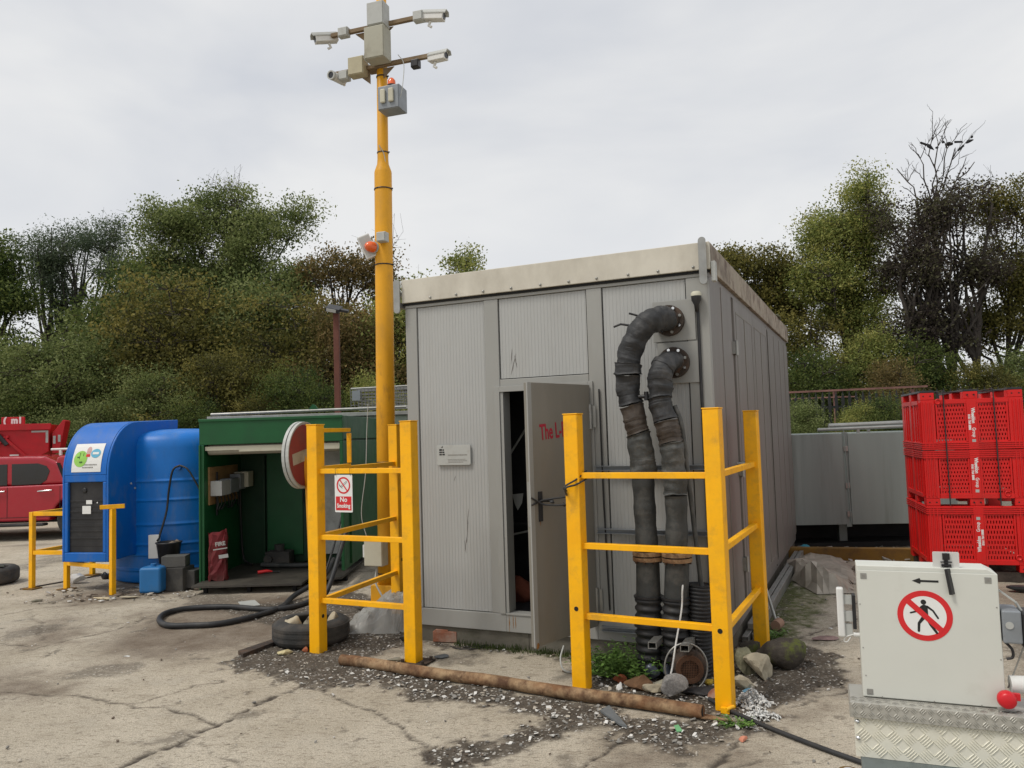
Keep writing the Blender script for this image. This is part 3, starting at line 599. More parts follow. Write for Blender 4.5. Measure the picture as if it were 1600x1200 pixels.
H2 = [(2.225, -.10, 2.107), (2.22, -.19, 2.10), (2.19, -.26, 2.05), (2.176, -.28, 1.94), (2.178, -.28, 1.86), (2.19, -.28, 1.77), (2.225, -.28, 1.62), (2.244, -.28, 1.51), (2.254, -.28, 1.30), (2.256, -.28, 1.09), (2.246, -.28, .83)]
h2, o2, sp2 = hose('right insulated black hose coming from the lower wall flange', 2.107, 2.228, H2, [(0, .40, .077, m_wrapA, 'black_wrap'), (.40, .54, .080, m_wrapA, 'black_wrap'), (.54, .66, .080, m_wrapB, 'brown_tape'), (.66, .84, .080, m_wrapC, 'grey_tape'), (.84, 1, .072, m_pipe, 'lower_sleeve')], 2)
def lower(h, o, x, xb, rz=0):
    y = -.28
    L0 = lambda a, b, z: Vector((a, b, z))-o
    for z in (.80, .765):
        q = MB(); q.cyl(L0(x, y, z), L0(x, y, z+.025), .100, n=26); fl = q.build('joint_flange', m_rust, h, bev=.002)
        if z > .79:
            for k in range(8):
                c = L0(x+math.cos(k*.785)*.088, y+math.sin(k*.785)*.088, z); b = MB(); b.cyl(c+Vector((0, 0, -.05)), c+Vector((0, 0, .04)), .009, n=6); b.build('bolt', m_rustd, fl)
    q = MB(); q.cyl(L0(x, y, .764), L0(x+(xb-x)*.3, y, .50), .078, .082, n=24); q.build('pipe_stub', m_pipe, h)
    prof = []; z = .50; k = 0
    pts = []; rr = []
    n = 90
    for i in range(n): t = i/(n-1); pts.append(L0(x+(xb-x)*(.3+.7*t), y, .515-.535*t)); rr.append(.086+.007*math.sin(t*2*math.pi*10))
    q = MB(); q.tube(pts, rr, 22); q.build('corrugated_sleeve', m_black, h)
    for z in (.52, .33):
        q = MB(); xx = x+(xb-x)*(1-z/.8); q.cyl(L0(xx, y, z), L0(xx, y, z+.012), .097, n=24); q.build('strap', m_blkp, h)
lower(h1, o1, 2.047, 2.03); lower(h2, o2, 2.246, 2.19)
q = MB(); q.tube([Vector((1.985, -.30, 1.868))-o1+Vector((.05, 0, 0)), Vector((2.10, -.30, 1.868))-o1], .013, 8); q.cyl(Vector((2.09, -.30, 1.84))-o1, Vector((2.09, -.30, 1.90))-o1, .016, n=10); q.build('bleed_valve', m_blkp, h1)
q = MB(); q.tube([Vector((2.0, -.28, 2.36))-o1, Vector((1.93, -.3, 2.375))-o1, Vector((1.88, -.3, 2.36))-o1], .008, 8); q.tube([Vector((2.06, -.3, 2.42))-o1, Vector((2.0, -.33, 2.44))-o1], .007, 8); q.build('valve_lever', m_blkp, h1)
q = MB(); q.tube(spline([Vector(p)-o2 for p in ((2.27, -.26, 1.80), (2.31, -.25, 1.66), (2.335, -.24, 1.33), (2.36, -.22, .95), (2.385, -.2, .58))], 8), .016, 8); q.build('drain_tube', m_wrapC, h2)
# spare length of corrugated duct standing at the corner
du = thing('corrugated_duct', 'ribbed black duct standing upright beside the two insulated hoses', 'duct', MC @ Vector((2.37, -.20, 0)), YAW)
pts = []; rr = []
for i in range(240): t = i/239; pts.append((.035*t-.03, 0, .005+.60*t)); rr.append(.083 + (.008 if (t*24) % 1 < .5 else -.004))
q = MB(); q.tube(pts, rr, 22, caps=False); q.cyl((-.03, 0, .01), (0, 0, .02), .07, n=20); q.build('duct_tube', m_black, du)
q = MB(); q.tube(pts[:-2], .068, 22, caps=True); q.build('liner', m_blkp, du)
for i, (x, nm) in enumerate(((2.10, 'left grey channel stub poking out between the hoses'), (2.305, 'right grey channel stub poking out over the rusty motor'))):
    q = MB(); x2 = x+.03; p0 = Vector((x, -.10, .245)); p1 = Vector((x2, -.56, .275)); wd = .055
    M0 = Matrix.Translation(p0) @ (p1-p0).to_track_quat('Z', 'Y').to_matrix().to_4x4(); ln = (p1-p0).length
    q.prism([(-.027, -.018), (.027, -.018), (.027, .018), (.023, .018), (.023, -.014), (-.023, -.014), (-.023, .018), (-.027, .018)], M0, 0, ln)
    q.prism([(-.027, .019), (.027, .019), (.027, .022), (-.027, .022)], M0, 0, ln)
    o = q.build('steel_channel', m_steel); o.matrix_world = MC; tag(o, nm, 'steel channel', 'steel channel stubs')
# ---------------------------------------------------------------- yellow barriers
def post(root, p, h, name='post', wd=.098, rz=0, foot=False, holes=()):
    q = MB(); q.box((p[0], p[1], h/2), (wd, wd, h), rz=rz); o = q.build(name, m_yel, root, bev=.006, seg=3)
    q = MB(); q.box((p[0], p[1], h+.004), (wd+.006, wd+.006, .008), rz=rz); q.build('cap', m_yel, o, bev=.002)
    if foot:
        q = MB(); q.box((p[0]+.03, p[1], .012), (.20, .17, .012), rz=rz); ft = q.build('foot_plate', m_rustd, o, bev=.002)
        for sx_, sy_ in ((-.05, -.07), (.11, -.06), (.11, .06)):
            q = MB(); c = Vector((p[0], p[1], .018))+rotz(rz) @ Vector((sx_, sy_, 0)); q.cyl(c, c+Vector((0, 0, .025)), .014, n=6); q.build('bolt', m_rustd, ft)
    for (z, side) in holes:
        q = MB(); n_ = rotz(rz) @ Vector((0, -1, 0)) if side == 'f' else rotz(rz) @ Vector((1, 0, 0)); c = Vector((p[0], p[1], z))+n_*(wd/2+.0004); q.cyl(c-n_*.004, c+n_*.0008, .015, n=16); q.build('hole', m_dark, o)
    return o
def rail(root, a, b, z, h=.038, wd=.04, inset=.045):
    a = Vector((a[0], a[1], z)); b = Vector((b[0], b[1], z)); d = (b-a).normalized()
    q = MB(); q.bar(a+d*inset, b-d*inset, wd, h); return q.build('rail', m_yel, root, bev=.003)
BA, BB, BC = (-1.56, 6.17), (-.775, 5.80), (-1.12, 7.42)
BD, BE, BF = (.39, 5.12), (1.19, 4.68), (1.79, 5.90)
HB = 1.755
b1 = thing('steel_barrier', 'L-shaped yellow steel barrier left of the cabinet door, hung with a no smoking sign', 'barrier', (BA[0], BA[1], 0), 0, 'yellow steel barriers')
def rel(p, o): return (p[0]-o[0], p[1]-o[1])
r1 = math.atan2(BB[1]-BA[1], BB[0]-BA[0])
pA = post(b1, (0, 0), HB, rz=r1, holes=((.28, 'x'),)); post(b1, rel(BB, BA), HB, rz=r1, foot=True); post(b1, rel(BC, BA), HB, rz=r1, holes=((.5, 'x'),))
for z in (1.395, .885, .40): rail(b1, (0, 0), rel(BB, BA), z)
for z in (1.395, .885, .385): rail(b1, (0, 0), rel(BC, BA), z)
# little square frame welded on the first post
d_ = (Vector(rel(BC, BA)+(0,))).normalized(); 
q = MB(); a0 = d_*.055; a1 = d_*.50
for z in (1.715, 1.415): q.bar(a0+Vector((0, 0, z)), a1+Vector((0, 0, z)), .035, .032)
q.bar(a1+Vector((0, 0, 1.44)), a1+Vector((0, 0, 1.69)), .035, .032); q.bar(a0+Vector((0, 0, 1.44)), a0+Vector((0, 0, 1.69)), .03, .03)
q.build('square_frame', m_yel, b1, bev=.002)
b2 = thing('steel_barrier', 'L-shaped yellow steel barrier in front of the hoses at the cabinet corner', 'barrier', (BE[0], BE[1], 0), 0, 'yellow steel barriers')
r2 = math.atan2(BE[1]-BD[1], BE[0]-BD[0])
post(b2, (0, 0), HB, rz=r2, holes=((.46, 'f'),)); post(b2, rel(BD, BE), HB, rz=r2, holes=((.515, 'f'),)); post(b2, rel(BF, BE), HB, rz=r2)
for z in (1.36, .91, .465): rail(b2, rel(BD, BE), (0, 0), z)
for z in (1.36, .91, .44): rail(b2, (0, 0), rel(BF, BE), z)
q = MB(); q.box((-.02, -.07, .02), (.05, .03, .03), rz=r2); q.cyl((-.02, -.09, .03), (.03, -.06, .035), .012, n=8); q.build('foot_weld', m_yel, b2)
# rope tying the door to the barrier
HW = MC @ MLF @ Vector((leafw-.10, .05, 1.195)); PD = Vector((BD[0], BD[1], 0))
pp = [MC @ MLF @ Vector((leafw+.008, .024, 1.165)), HW+Vector((0, -.02, 0)), HW+Vector((.16, -.10, .03)), PD+Vector((-.075, -.07, 1.29)), PD+Vector((-.0, -.062, 1.335)), PD+Vector((.075, .0, 1.385)), PD+Vector((.05, .07, 1.36))]
pp2 = [MC @ MLF @ Vector((leafw+.008, .024, 1.215)), HW+Vector((0, -.03, -.03)), HW+Vector((.15, -.10, -.02)), PD+Vector((-.07, -.08, 1.28)), PD+Vector((.0, -.07, 1.305)), PD+Vector((.075, -.02, 1.34)), PD+Vector((.06, .06, 1.35))]
q = MB(); q.tube(spline(pp, 8), .0065, 6); q.tube(spline(pp2, 8), .0065, 6); kn = PD+Vector((-.07, -.078, 1.285)); q.rock(kn, (.035, .03, .035), 2, n=2); q.rock(HW+Vector((.05, -.04, -.01)), (.05, .03, .03), 3, n=2); q.rock(HW+Vector((.13, -.07, -.03)), (.03, .03, .035), 5, n=2)
tag(q.build('rope', m_black), 'thin black rope tying the open door leaf to the yellow barrier', 'rope')
# no smoking sign
dAB = (Vector((BB[0]-BA[0], BB[1]-BA[1], 0))).normalized(); nAB = Vector((dAB.y, -dAB.x, 0))
sc_ = Vector((BA[0], BA[1], 0))+dAB*.285+nAB*.026+Vector((0, 0, 1.225))
ns = thing('no_smoking_sign', 'small white and red no smoking plate hanging from the yellow rail', 'sign', sc_, math.atan2(dAB.y, dAB.x))
MS = facing((0, 0, 0), (0, -1, 0)); sw, shh = .165, .285
q = MB(); q.prism(roundrect(sw, shh, .008), MS, -.002, .001); q.build('plate', m_signwh, ns)
q = MB(); MR = MS @ Matrix.Translation((0, .062, 0)); ring(q, MR, .052, .064, .0012, .0024); q.prism([(-.041, .045), (-.034, .050), (.041, -.041), (.034, -.047)][::-1], MR, .0014, .0030); q.build('red_ring', m_signred, ns)
q = MB(); MQ = MR @ Matrix.Rotation(R(38), 4, 'Z')
for a, b, c, d in ((-.018, .042, .008, .010), (-.018, .042, -.003, -.001), (.040, .042, -.001, .008), (-.018, -.016, -.001, .008), (.025, .027, -.001, .008)): q.prism([(a, c), (b, c), (b, d), (a, d)], MQ, .0012, .0020)
for k in range(3): q.prism([(-.045+.01*k, .012-.012*k), (-.042+.01*k, .014-.012*k), (-.028+.01*k, -.010-.006*k), (-.031+.01*k, -.012-.006*k)], MR, .0012, .0020)
q.build('cigarette_symbol', m_ink, ns)
q = MB(); q.prism([(-.073, -.128), (.073, -.128), (.073, -.022), (-.073, -.022)], MS, .0012, .002); q.build('red_panel', m_signred, ns)
text('sign_words', 'No', .052, m_signwh, ns, MS @ Matrix.Translation((0, -.047, .003)), ext=.0004, bold=.0012)
text('sign_words', 'Smoking', .044, m_signwh, ns, MS @ Matrix.Translation((0, -.094, .003)), ext=.0004, bold=.0012, sx=.82)
for x in (-.068, .068):
    q = MB(); q.tube([(x, -.004, .136), (x, -.008, .15), (x, -.012, .19), (x, .03, .196), (x, .055, .18), (x, .055, .14), (x, .004, .132)], .0016, 6); q.build('cable_tie', m_blkp, ns)
# ---------------------------------------------------------------- no entry sign in a tyre
TY = g(481, 1000); TY = Vector((-1.70, 6.50, 0))
t = thing('sign_base_tyre', 'worn car tyre on the ground holding the no entry sign', 'tyre', TY)
def tyre_prof(R0, R1, w): return [(R1, .02*w), (R1+.02, 0), (R0-.05, 0), (R0-.012, .12*w), (R0, .25*w), (R0, .75*w), (R0-.012, .88*w), (R0-.05, w), (R1+.02, w), (R1, .97*w), (R1-.005, .9*w), (R1+.07, .6*w), (R1+.07, .3*w), (R1-.005, .1*w), (R1, .02*w)]
q = MB(); q.lathe((0, 0, .005), tyre_prof(.305, .19, .185), 48); q.build('carcass', m_tyre, t)
q = MB(); 
for z in (.055, .095, .135): 
    ring(q, Matrix.Translation((0, 0, z)), .300, .3085, 0, .022, 48)
q.build('tread', m_tyre, t)
q = MB(); q.rock((0, 0, .08), (.44, .44, .14), 8, n=3); q.build('rubble_fill', m_conc, t)
for i, (x, y, sx_, sz_, lab, m) in enumerate(((-.13, -.11, .17, .17, 'pale angular stone lying left of the sign pole in the tyre', m_stone), (.03, -.11, .22, .15, 'rounded brown stone in the tyre in front of the sign pole', m_conc), (.19, .0, .15, .18, 'pale stone in the tyre right of the sign pole', m_stone))):
    q = MB(); q.rock((0, 0, 0), (sx_, sx_*.8, sz_), 20+i, n=3, rz=i); o = q.build('stone', m); o.location = TY+Vector((x, y, .175)); tag(o, lab, 'stone', 'stones wedged in the tyre')
sg = thing('no_entry_sign', 'faded round no entry sign on a leaning yellow pole standing in the tyre', 'sign', TY+Vector((.02, .0, .05)))
cs = at(470, 711, 6.38)-sg.location
q = MB(); bt = Vector((.0, .0, 0)); q.tube([bt, bt+Vector((-.005, 0, .45)), Vector((cs.x+.06, cs.y+.0, cs.z-.25)), Vector((cs.x-.005, cs.y, cs.z+.1))], .027, 14); q.build('pole', m_yel2, sg)
nn = Vector((.97, -.243, 0)); Rr = .262
q = MB(); Md = facing(cs+nn*.036, nn)@Matrix.Rotation(R(10), 4, 'Z'); q.prism(circ(Rr, 48), Md, -.006, 0); ring(q, Md, Rr-.001, Rr+.008, -.02, .006); q.build('front_rim', m_lgrey, sg)
q = MB(); q.prism(circ(Rr-.014, 48), Md, .001, .003); q.build('red_face', m_oldred, sg)
q = MB(); q.prism([(-.2, -.045), (.2, -.045), (.2, .045), (-.2, .045)], Md, .0035, .005); q.build('white_bar', mat('grimy_white', (.42, .40, .32), .7, var=.15, scale=9, dirt=(.1, .1, .08), dscale=7, dlo=.5, damt=.7), sg)
q = MB(); Mb = facing(cs-nn*.004, nn); q.prism(circ(Rr+.004, 48), Mb, -.004, 0); ring(q, Mb, Rr, Rr+.01, -.012, .012); q.build('back_disc', m_lgrey, sg)
q = MB(); q.box(cs, (.05, .08, .05)); q.box(cs+Vector((0, 0, .12)), (.05, .08, .03)); q.build('bracket', m_steel, sg)
# ---------------------------------------------------------------- pale machine box on a checker plate deck (right foreground)
P0 = at(1349, 1086, 2.80); P1 = at(1573, 1103, 2.64); ym = math.atan2(P1.y-P0.y, P1.x-P0.x); wm = math.hypot(P1.x-P0.x, P1.y-P0.y); zb = .692
hm = at(1337, 884, 2.80).z-zb-.012
mc = thing('control_box', 'pale upright machine box with a no pedestrians sign and a black arrow', 'machine', (P0.x, P0.y, zb), ym)
q = MB(); prof = [(0, 0), (wm, 0), (wm, hm-.018), (wm-.032, hm+.006), (wm-.036, hm+.016), (0, hm+.016)]
q.prism([(0, 0), (wm, 0), (wm, hm-.002), (wm-.03, hm+.014), (0, hm+.014)], facing((0, 0, 0), (0, -1, 0)), -.118, -.003); q.build('case', m_mach, mc, bev=.003)
q = MB(); q.bb(.002, wm-.002, -.003, .0, .004, hm-.002); q.build('front_panel', m_mach, mc, bev=.0015)
for x, z in ((.022, hm-.022), (wm-.030, hm-.022), (.022, .020)):
    q = MB(); q.bb(x-.010, x+.010, -.0045, -.0032, z-.010, z+.010); o = q.build('corner_fixing', m_steel, mc, bev=.0006)
    q = MB(); q.bb(x-.0045, x+.0045, -.0052, -.0046, z-.0045, z+.0045); q.build('screw', m_greyink, o)
q = MB()
for x, z in ((.008, .17), (.006, .32), (wm-.008, .16), (wm-.010, .33), (.06, .006), (.22, .006), (.36, .006), (.012, .075)): q.cyl((x, -.003, z), (x, -.0045, z), .0022, n=8)
q.build('rivets', m_greyink, mc)
# prohibition sign
cx, cz = .207, .291
MS_ = facing((cx, -.0032, cz), (0, -1, 0)); q = MB(); q.prism(circ(.072, 48), MS_, 0, .0006); disc = q.build('sign_disc', m_signwh, mc)
q = MB(); ring(q, MS_, .066, .0845, 0, .0009, 56); q.prism([(-.057, .042), (-.044, .056), (.057, -.042), (.045, -.056)][::-1], MS_ , .0007, .0016); q.build('sign_ring', m_signred, mc)
q = MB(); cap = lambda a, b, r0, r1: q.tube([Vector((cx+a[0], -.0040, cz+a[1])), Vector((cx+b[0], -.0040, cz+b[1]))], [r0, r1], 8)
def stroke(a, b, w0, w1):
    a = Vector(a); b = Vector(b); d = (b-a).normalized(); n_ = Vector((-d.y, d.x))
    o = [a+n_*w0, a-n_*w0, b-n_*w1, b+n_*w1]; q.prism([tuple(p) for p in o], MS_, .0007, .0012)
    q.prism([(b.x+w1*math.cos(t*.785), b.y+w1*math.sin(t*.785)) for t in range(8)], MS_, .0007, .00121)
    q.prism([(a.x+w0*math.cos(t*.785), a.y+w0*math.sin(t*.785)) for t in range(8)], MS_, .0007, .00122)
q.prism([(x-.002, y+.046) for x, y in circ(.0085, 20)], MS_, .0007, .0013)
for a, b, w0, w1 in (((.0, .028), (.003, -.004), .010, .008), ((-.007, .031), (-.024, .014), .0035, .003), ((-.024, .014), (-.043, .008), .003, .0028), ((.009, .031), (.026, .018), .0038, .003), ((.026, .018), (.040, -.006), .003, .003), ((-.003, -.004), (-.019, -.026), .006, .0042), ((-.019, -.026), (-.021, -.052), .0042, .0038), ((.006, -.004), (.017, -.03), .006, .0045), ((.017, -.03), (.034, -.056), .0045, .0038)): stroke(a, b, w0, w1)
q.build('walking_figure', m_ink, mc)
q = MB(); q.prism([(-.045, -.0035), (.012, -.0035), (.012, .0035), (-.045, .0035)][::1], facing((.243, -.0032, .408), (0, -1, 0)), 0, .0006); q.prism([(-.072, 0), (-.048, -.010), (-.045, -.0035), (-.045, .0035), (-.048, .010)], facing((.266, -.0032, .408), (0, -1, 0)) @ Matrix.Translation((-.02, 0, 0)), 0, .0007)
q.build('arrow', m_ink, mc)
# white tag plate and black ladder strap on top
q = MB(); Mp = facing((.283, .012, hm+.030), (0, -1, -.12)) ; q.prism(roundrect(.080, .074, .004), Mp, -.002, .0015); o = q.build('tag_plate', m_white); o.matrix_world = mc.matrix_basis; tag(o, 'small white plate clipped on top of the pale machine box', 'plate')
q = MB()
for a, b, w0 in ((.012, .034, .011), (-.012, -.004, .015), (.0, .003, .004)): q.prism([(-w0, a), (w0, a), (w0, b), (-w0, b)], Mp, .003, .010)
for a in (-.018, .002, -.03): q.prism([(-.018, a), (.018, a), (.018, a+.003), (-.018, a+.003)], Mp, .003, .008)
q.prism([(-.006, -.03), (.006, -.03), (.006, .034), (-.006, .034)], Mp, .002, .006)
q.bar((.283, -.006, hm+.012), (.293, -.012, hm-.072), .022, .010)
o = q.build('rubber_strap', m_blkp, bev=.001); o.matrix_world = Matrix.Translation((P0.x, P0.y, zb)) @ rotz(ym); tag(o, 'black rubber ladder strap hooked over the white plate', 'strap')
bpy.data.objects['tag_plate'].matrix_world = Matrix.Translation((P0.x, P0.y, zb)) @ rotz(ym)
# left aerial panel
q = MB(); q.bb(-.070, -.046, .02, .05, .195, .368); o = q.build('aerial_panel', m_white, mc, bev=.006, seg=3)
q = MB(); q.bb(-.046, -.02, .030, .042, .31, .335); q.bb(-.046, -.02, .030, .042, .25, .285); q.bb(-.046, -.006, .033, .037, .335, .342); q.bb(-.046, -.022, .03, .04, .2, .24); q.build('bracket', m_lgrey, o)
q = MB(); q.bb(-.02, -.008, .02, .06, .225, .345); q.build('clamp', m_blkp, o, bev=.002)
q = MB(); q.cyl((-.0, .03, .205), (-.02, .03, .205), .008, n=10); q.tube(spline([(-.02, .03, .205), (-.045, .03, .195), (-.052, .03, .180), (-.042, .03, .178), (-.03, .03, .195)], 5), .002, 6); q.build('loop', m_white, o)
# right side socket box, arm and red plug
q = MB(); q.bb(wm+.002, wm+.058, -.01, .10, .215, .322); o = q.build('socket_box', m_mgrey, mc, bev=.006, seg=3)
q = MB(); q.cyl((wm+.022, -.0105, .275), (wm+.022, -.013, .275), .012, n=20); q.build('button', m_lgrey, o)
q = MB(); q.bb(wm+.0585, wm+.10, -.004, .09, .20, .318); q.build('black_cover', m_blkp, o, bev=.008)
q = MB(); q.tube(spline([(wm+.01, .02, .215), (wm+.03, .02, .19), (wm+.03, .02, .165), (wm+.012, .02, .158)], 5), .0045, 8); q.build('cable', m_blkp, o)
q = MB(); q.tube([(wm+.066, .03, .20), (wm+.012, .03, .06)], .0025, 6); q.build('stay_rod', m_steel, o)
q = MB(); q.bar((wm+.0, .03, .385), (wm+.05, .03, .345), .03, .005); q.tube([(wm+.05, .03, .345), (wm+.075, .03, .30)], .004, 6); q.build('arm', m_lgrey, o)
q = MB(); q.cyl((wm+.018, .025, .075), (wm+.12, .03, .078), .028, n=20); q.build('pipe_end', m_white, mc)
q = MB(); q.lathe((wm-.004, -.018, .042), [(.0005, .0), (.02, .0), (.027, -.004), (.029, -.016), (.026, -.032), (.018, -.038), (.0005, -.038)], 24, axis=(0, 1, 0)); q.bb(wm+.01, wm+.035, -.035, -.02, .04, .062); pg = q.build('red_plug', mat('red_plug', (.55, .012, .02), .35, var=.06), mc); 
q = MB(); q.bb(wm-.03, wm+.02, -.03, -.004, .002, .006); q.build('clip', m_steel, mc)
# deck with checker plate
yd = ym; Pd = Vector((P0.x, P0.y, 0)); dk = thing('checker_plate_deck', 'trailer deck edge of silver checker plate carrying the pale machine box', 'trailer', Pd, ym)
q = MB(); q.bb(-.045, .62, -.062, .14, zb-.014, zb-.001); q.bb(-.045, .62, -.0655, -.0625, zb-.052, zb-.001); q.bb(-.048, -.0455, -.0655, .14, zb-.052, zb-.001)
top = q.build('deck_top', mat('checker_alloy', rgb(176, 174, 166), .38, .35, var=.1, dirt=(.2, .18, .14), dscale=6, damt=.5), dk, bev=.0015)
m_cp = mat('checker_panel', rgb(226, 223, 208), .4, .15, var=.05, dirt=(.35, .32, .25), dscale=4, damt=.4)
q = MB(); q.bb(-.035, .55, -.054, -.048, zb-.185, zb-.0525); pn = q.build('front_plate', m_cp, dk)
def treads(q, M_, w0, w1, h0, h1, s=.047, m=0, th=.0034, n5=5, ln=.040, sp=.0082):
    i0 = 0; y = h0
    for iy in range(int((h1-h0)/s)+1):
        for ix in range(int((w1-w0)/s)+1):
            cx_ = w0+s*(ix+.5); cy_ = h0+s*(iy+.5)
            if cx_ > w1-.01 or cy_ > h1-.01: continue
            a = R(45) if (ix+iy) % 2 else R(-45)
            for k in range(n5):
                o_ = (k-(n5-1)/2)*sp; c = Vector((cx_-math.sin(a)*o_, cy_+math.cos(a)*o_)); l = ln*(.5); t = .0021
                u_ = Vector((math.cos(a), math.sin(a))); v_ = Vector((-u_.y, u_.x))
                base = [c-u_*l, c+v_*t, c+u_*l, c-v_*t]; V = [M_ @ Vector((p.x, p.y, 0)) for p in base]+[M_ @ Vector((p.x, p.y, th)) for p in (c-u_*l*.6, c+u_*l*.6)]
                q.add(V, [(0, 3, 5, 4), (3, 2, 5), (2, 1, 4, 5), (1, 0, 4)])
q = MB(); treads(q, facing((0, -.0541, zb-.185), (0, -1, 0)), -.03, .55, .004, .148); q.build('tread_pattern', m_cp, pn)
q = MB(); treads(q, facing((0, -.0656, zb-.05), (0, -1, 0)), -.045, .6, .0, .05, s=.026, ln=.022, n5=3, sp=.0062); treads(q, Matrix.Translation((0, 0, zb-.0009)), -.045, .6, -.06, .0, s=.026, ln=.022, n5=3, sp=.0062); q.build('tread_pattern', bpy.data.materials['checker_alloy'], top)
for x, z in ((-.025, zb-.068), (-.025, zb-.124), (.52, zb-.068), (.52, zb-.13)):
    q = MB(); q.lathe((x, -.0555, z), [(.0001, .006), (.005, .005), (.008, .0)], 14, axis=(0, -1, 0)); q.build('bolt', m_chrome, pn)
q = MB(); q.bb(-.02, 1.4, -.22, .42, zb-.22, zb-.186); q.bb(.06, 1.38, -.18, .40, .35, zb-.221); q.bb(.12, .6, -.04, .12, zb-.185, zb-.015); q.build('chassis', m_base, dk, bev=.004)
q = MB(); q.lathe((.0, -.0, 0), [(.0001, .0), (.033, 0), (.035, -.006), (.035, -.02), (.0001, -.02)], 24); wr = q.build('ring_fixing', m_ochre, dk); wr.location = (-.06, -.17, zb-.19); wr.data.transform(Matrix.Identity(4))
q = MB(); q.cyl((0, 0, .0005), (0, 0, .003), .018, n=20); q.build('washer', m_chrome, wr)
q = MB()
for x in (.62, 1.3): q.lathe((x, .35, .28), [(.0, -.06), (.2, -.06), (.27, -.05), (.28, 0), (.27, .05), (.2, .06), (.0, .06)], 28, axis=(0, 1, 0))
q.build('wheels', m_tyre, dk)
# ---------------------------------------------------------------- stacked red pallet boxes
cw, cdp = .93, 1.10; yc = -.30; C0 = at(1454, 883, 8.15); C0 = Vector((C0.x, C0.y, 0))
def crate(z0, zt, flip, label, txtflip, spots):
    t = thing('pallet_box', label, 'crate', C0+Vector((0, 0, z0)), yc, 'stacked red pallet boxes')
    hb = zt-z0; ft = .075; bl = (ft if not flip else 0); bh = hb-(0 if not flip else ft)    # body from bl to bh
    Tz = Matrix.Identity(4)
    q = MB()
    e = .012
    for (x, y) in ((.0, .0), (cw-.13, .0), (0, cdp-.13), (cw-.13, cdp-.13)):
        q = MB(); q.bb(x, x+.13, y, y+.13, bl+.001, bh-.001)
        for k in range(3):
            if y == 0 and x == 0: q.bb(.018+.034*k, .030+.034*k, -.010, -.0005, bl+.02, bh-.02); q.bb(-.008, -.0005, .02+.034*k, .03+.034*k, bl+.02, bh-.02)
            elif y == 0: q.bb(cw-.030-.034*k, cw-.018-.034*k, -.010, -.0005, bl+.02, bh-.02)
        q.build('corner_post', m_red, t, bev=.004)
    q = MB()
    rz0, rz1 = (bl, bl+.085) if flip else (bh-.085, bh)
    for k in range(4):
        z = rz0+.010+.02*k; q.bb(-.012, cw+.012, -.012, .0-.001, z-.004, z+.008); q.bb(-.012, -.001, -.0005, cdp, z-.004, z+.008)
    q.bb(.131, cw-.131, .0, .02, rz0, rz1); q.bb(.0, .02, .131, cdp-.131, rz0, rz1)
    oz0, oz1 = (bh-.045, bh) if flip else (bl, bl+.045)
    q.bb(.131, cw-.131, -.006, .02, oz0, oz1); q.bb(-.006, .02, .131, cdp-.131, oz0, oz1)
    q.build('rim', m_red, t, bev=.002)
    q = MB(); q.bb(cw/2-.045, cw/2+.045, -.010, .018, bl+.001, bh-.001); q.build('centre_bar', m_red, t, bev=.003); q = MB(); q.bb(-.008, .018, cdp/2-.05, cdp/2+.05, bl+.001, bh-.001); q.build('side_bar', m_red, t, bev=.003)
    lo, hi = min(oz1, rz1), max(oz0, rz0)
    q = MB()
    def grid(xa, xb, side):
        cols = 10; rows = 9; cwid = (xb-xa)/cols; rh = (hi-lo)/rows
        B = (lambda a, b, c, d: q.bb(a, b, .006, .014, c, d)) if side == 0 else (lambda a, b, c, d: q.bb(.006, .014, a, b, c, d))
        for r_ in range(rows+1):
            z = lo+rh*r_; B(xa, xb, max(lo, z-.010), min(hi, z+.010))
        for r_ in range(rows):
            z = lo+rh*r_; off = .0 if r_ % 2 else cwid*.5
            for c_ in range(cols+1):
                x = xa+cwid*c_+off-(cwid*.5); a = max(xa, x-cwid*.31); b = min(xb, x+cwid*.31)
                if b > a: B(a, b, z+.0101, z+rh-.0101)
        for x in (xa, xb):
            if side == 0: q.bb(x-.008, x+.008, -.004, .0055, lo, hi)
    grid(.145, cw/2-.055, 0); grid(cw/2+.055, cw-.145, 0)
    q.build('slotted_panel', m_red, t)
    q = MB()
    q.bb(.006, .02, .131, cdp/2-.051, lo, hi); q.bb(.006, .02, cdp/2+.051, cdp-.131, lo, hi)
    for y in (.22, .34, .72, .84): q.bb(-.004, .005, y, y+.012, lo, hi)
    q.bb(cw-.02, cw-.005, .131, cdp-.131, lo, hi); q.bb(.131, cw-.131, cdp-.02, cdp-.005, lo, hi)
    fz = bh-.03 if flip else bl; q.bb(.021, cw-.021, .021, cdp-.021, fz, fz+.03)
    q.build('side_wall', m_red, t)
    for x in (0, cw/2-.065, cw-.13):
        for y in (0, cdp/2-.065, cdp-.13):
            z0_, z1_ = (bh+.0005, hb) if flip else (0, bl-.0005); q = MB(); q.bb(x, x+.13, y, y+.13, z0_+.0005, z1_-.0005); q.build('foot', m_red, t, bev=.004)
    q = MB()
    if flip: 
        for x in (0, cw/2-.065, cw-.13): q.bb(x-.002, x+.132, 0, cdp, hb, hb+.022)
        q.bb(0.13, cw-.13, .3, .34, hb, hb+.012)
        q.build('skid', m_blkp, t, bev=.003)
    q = MB()
    for x in (.03, .095, cw/2-.03, cw/2+.03, cw-.095, cw-.03):
        z = hb-.035 if flip else .035; q.cyl((x, .004, z), (x, -.0108 if abs(x-cw/2) < .05 else -.0008, z), .008, n=8)
    q.build('moulding_holes', m_dark, t)
    q = MB(); x, z = spots; q.lathe((x, -.001, z), [(.030, 0), (.030, .010), (.02, .012), (.02, .004), (.0001, .004)], 18, axis=(0, -1, 0)); q.build('drain_cap', m_red, t)
    rot = -90 if txtflip else 90
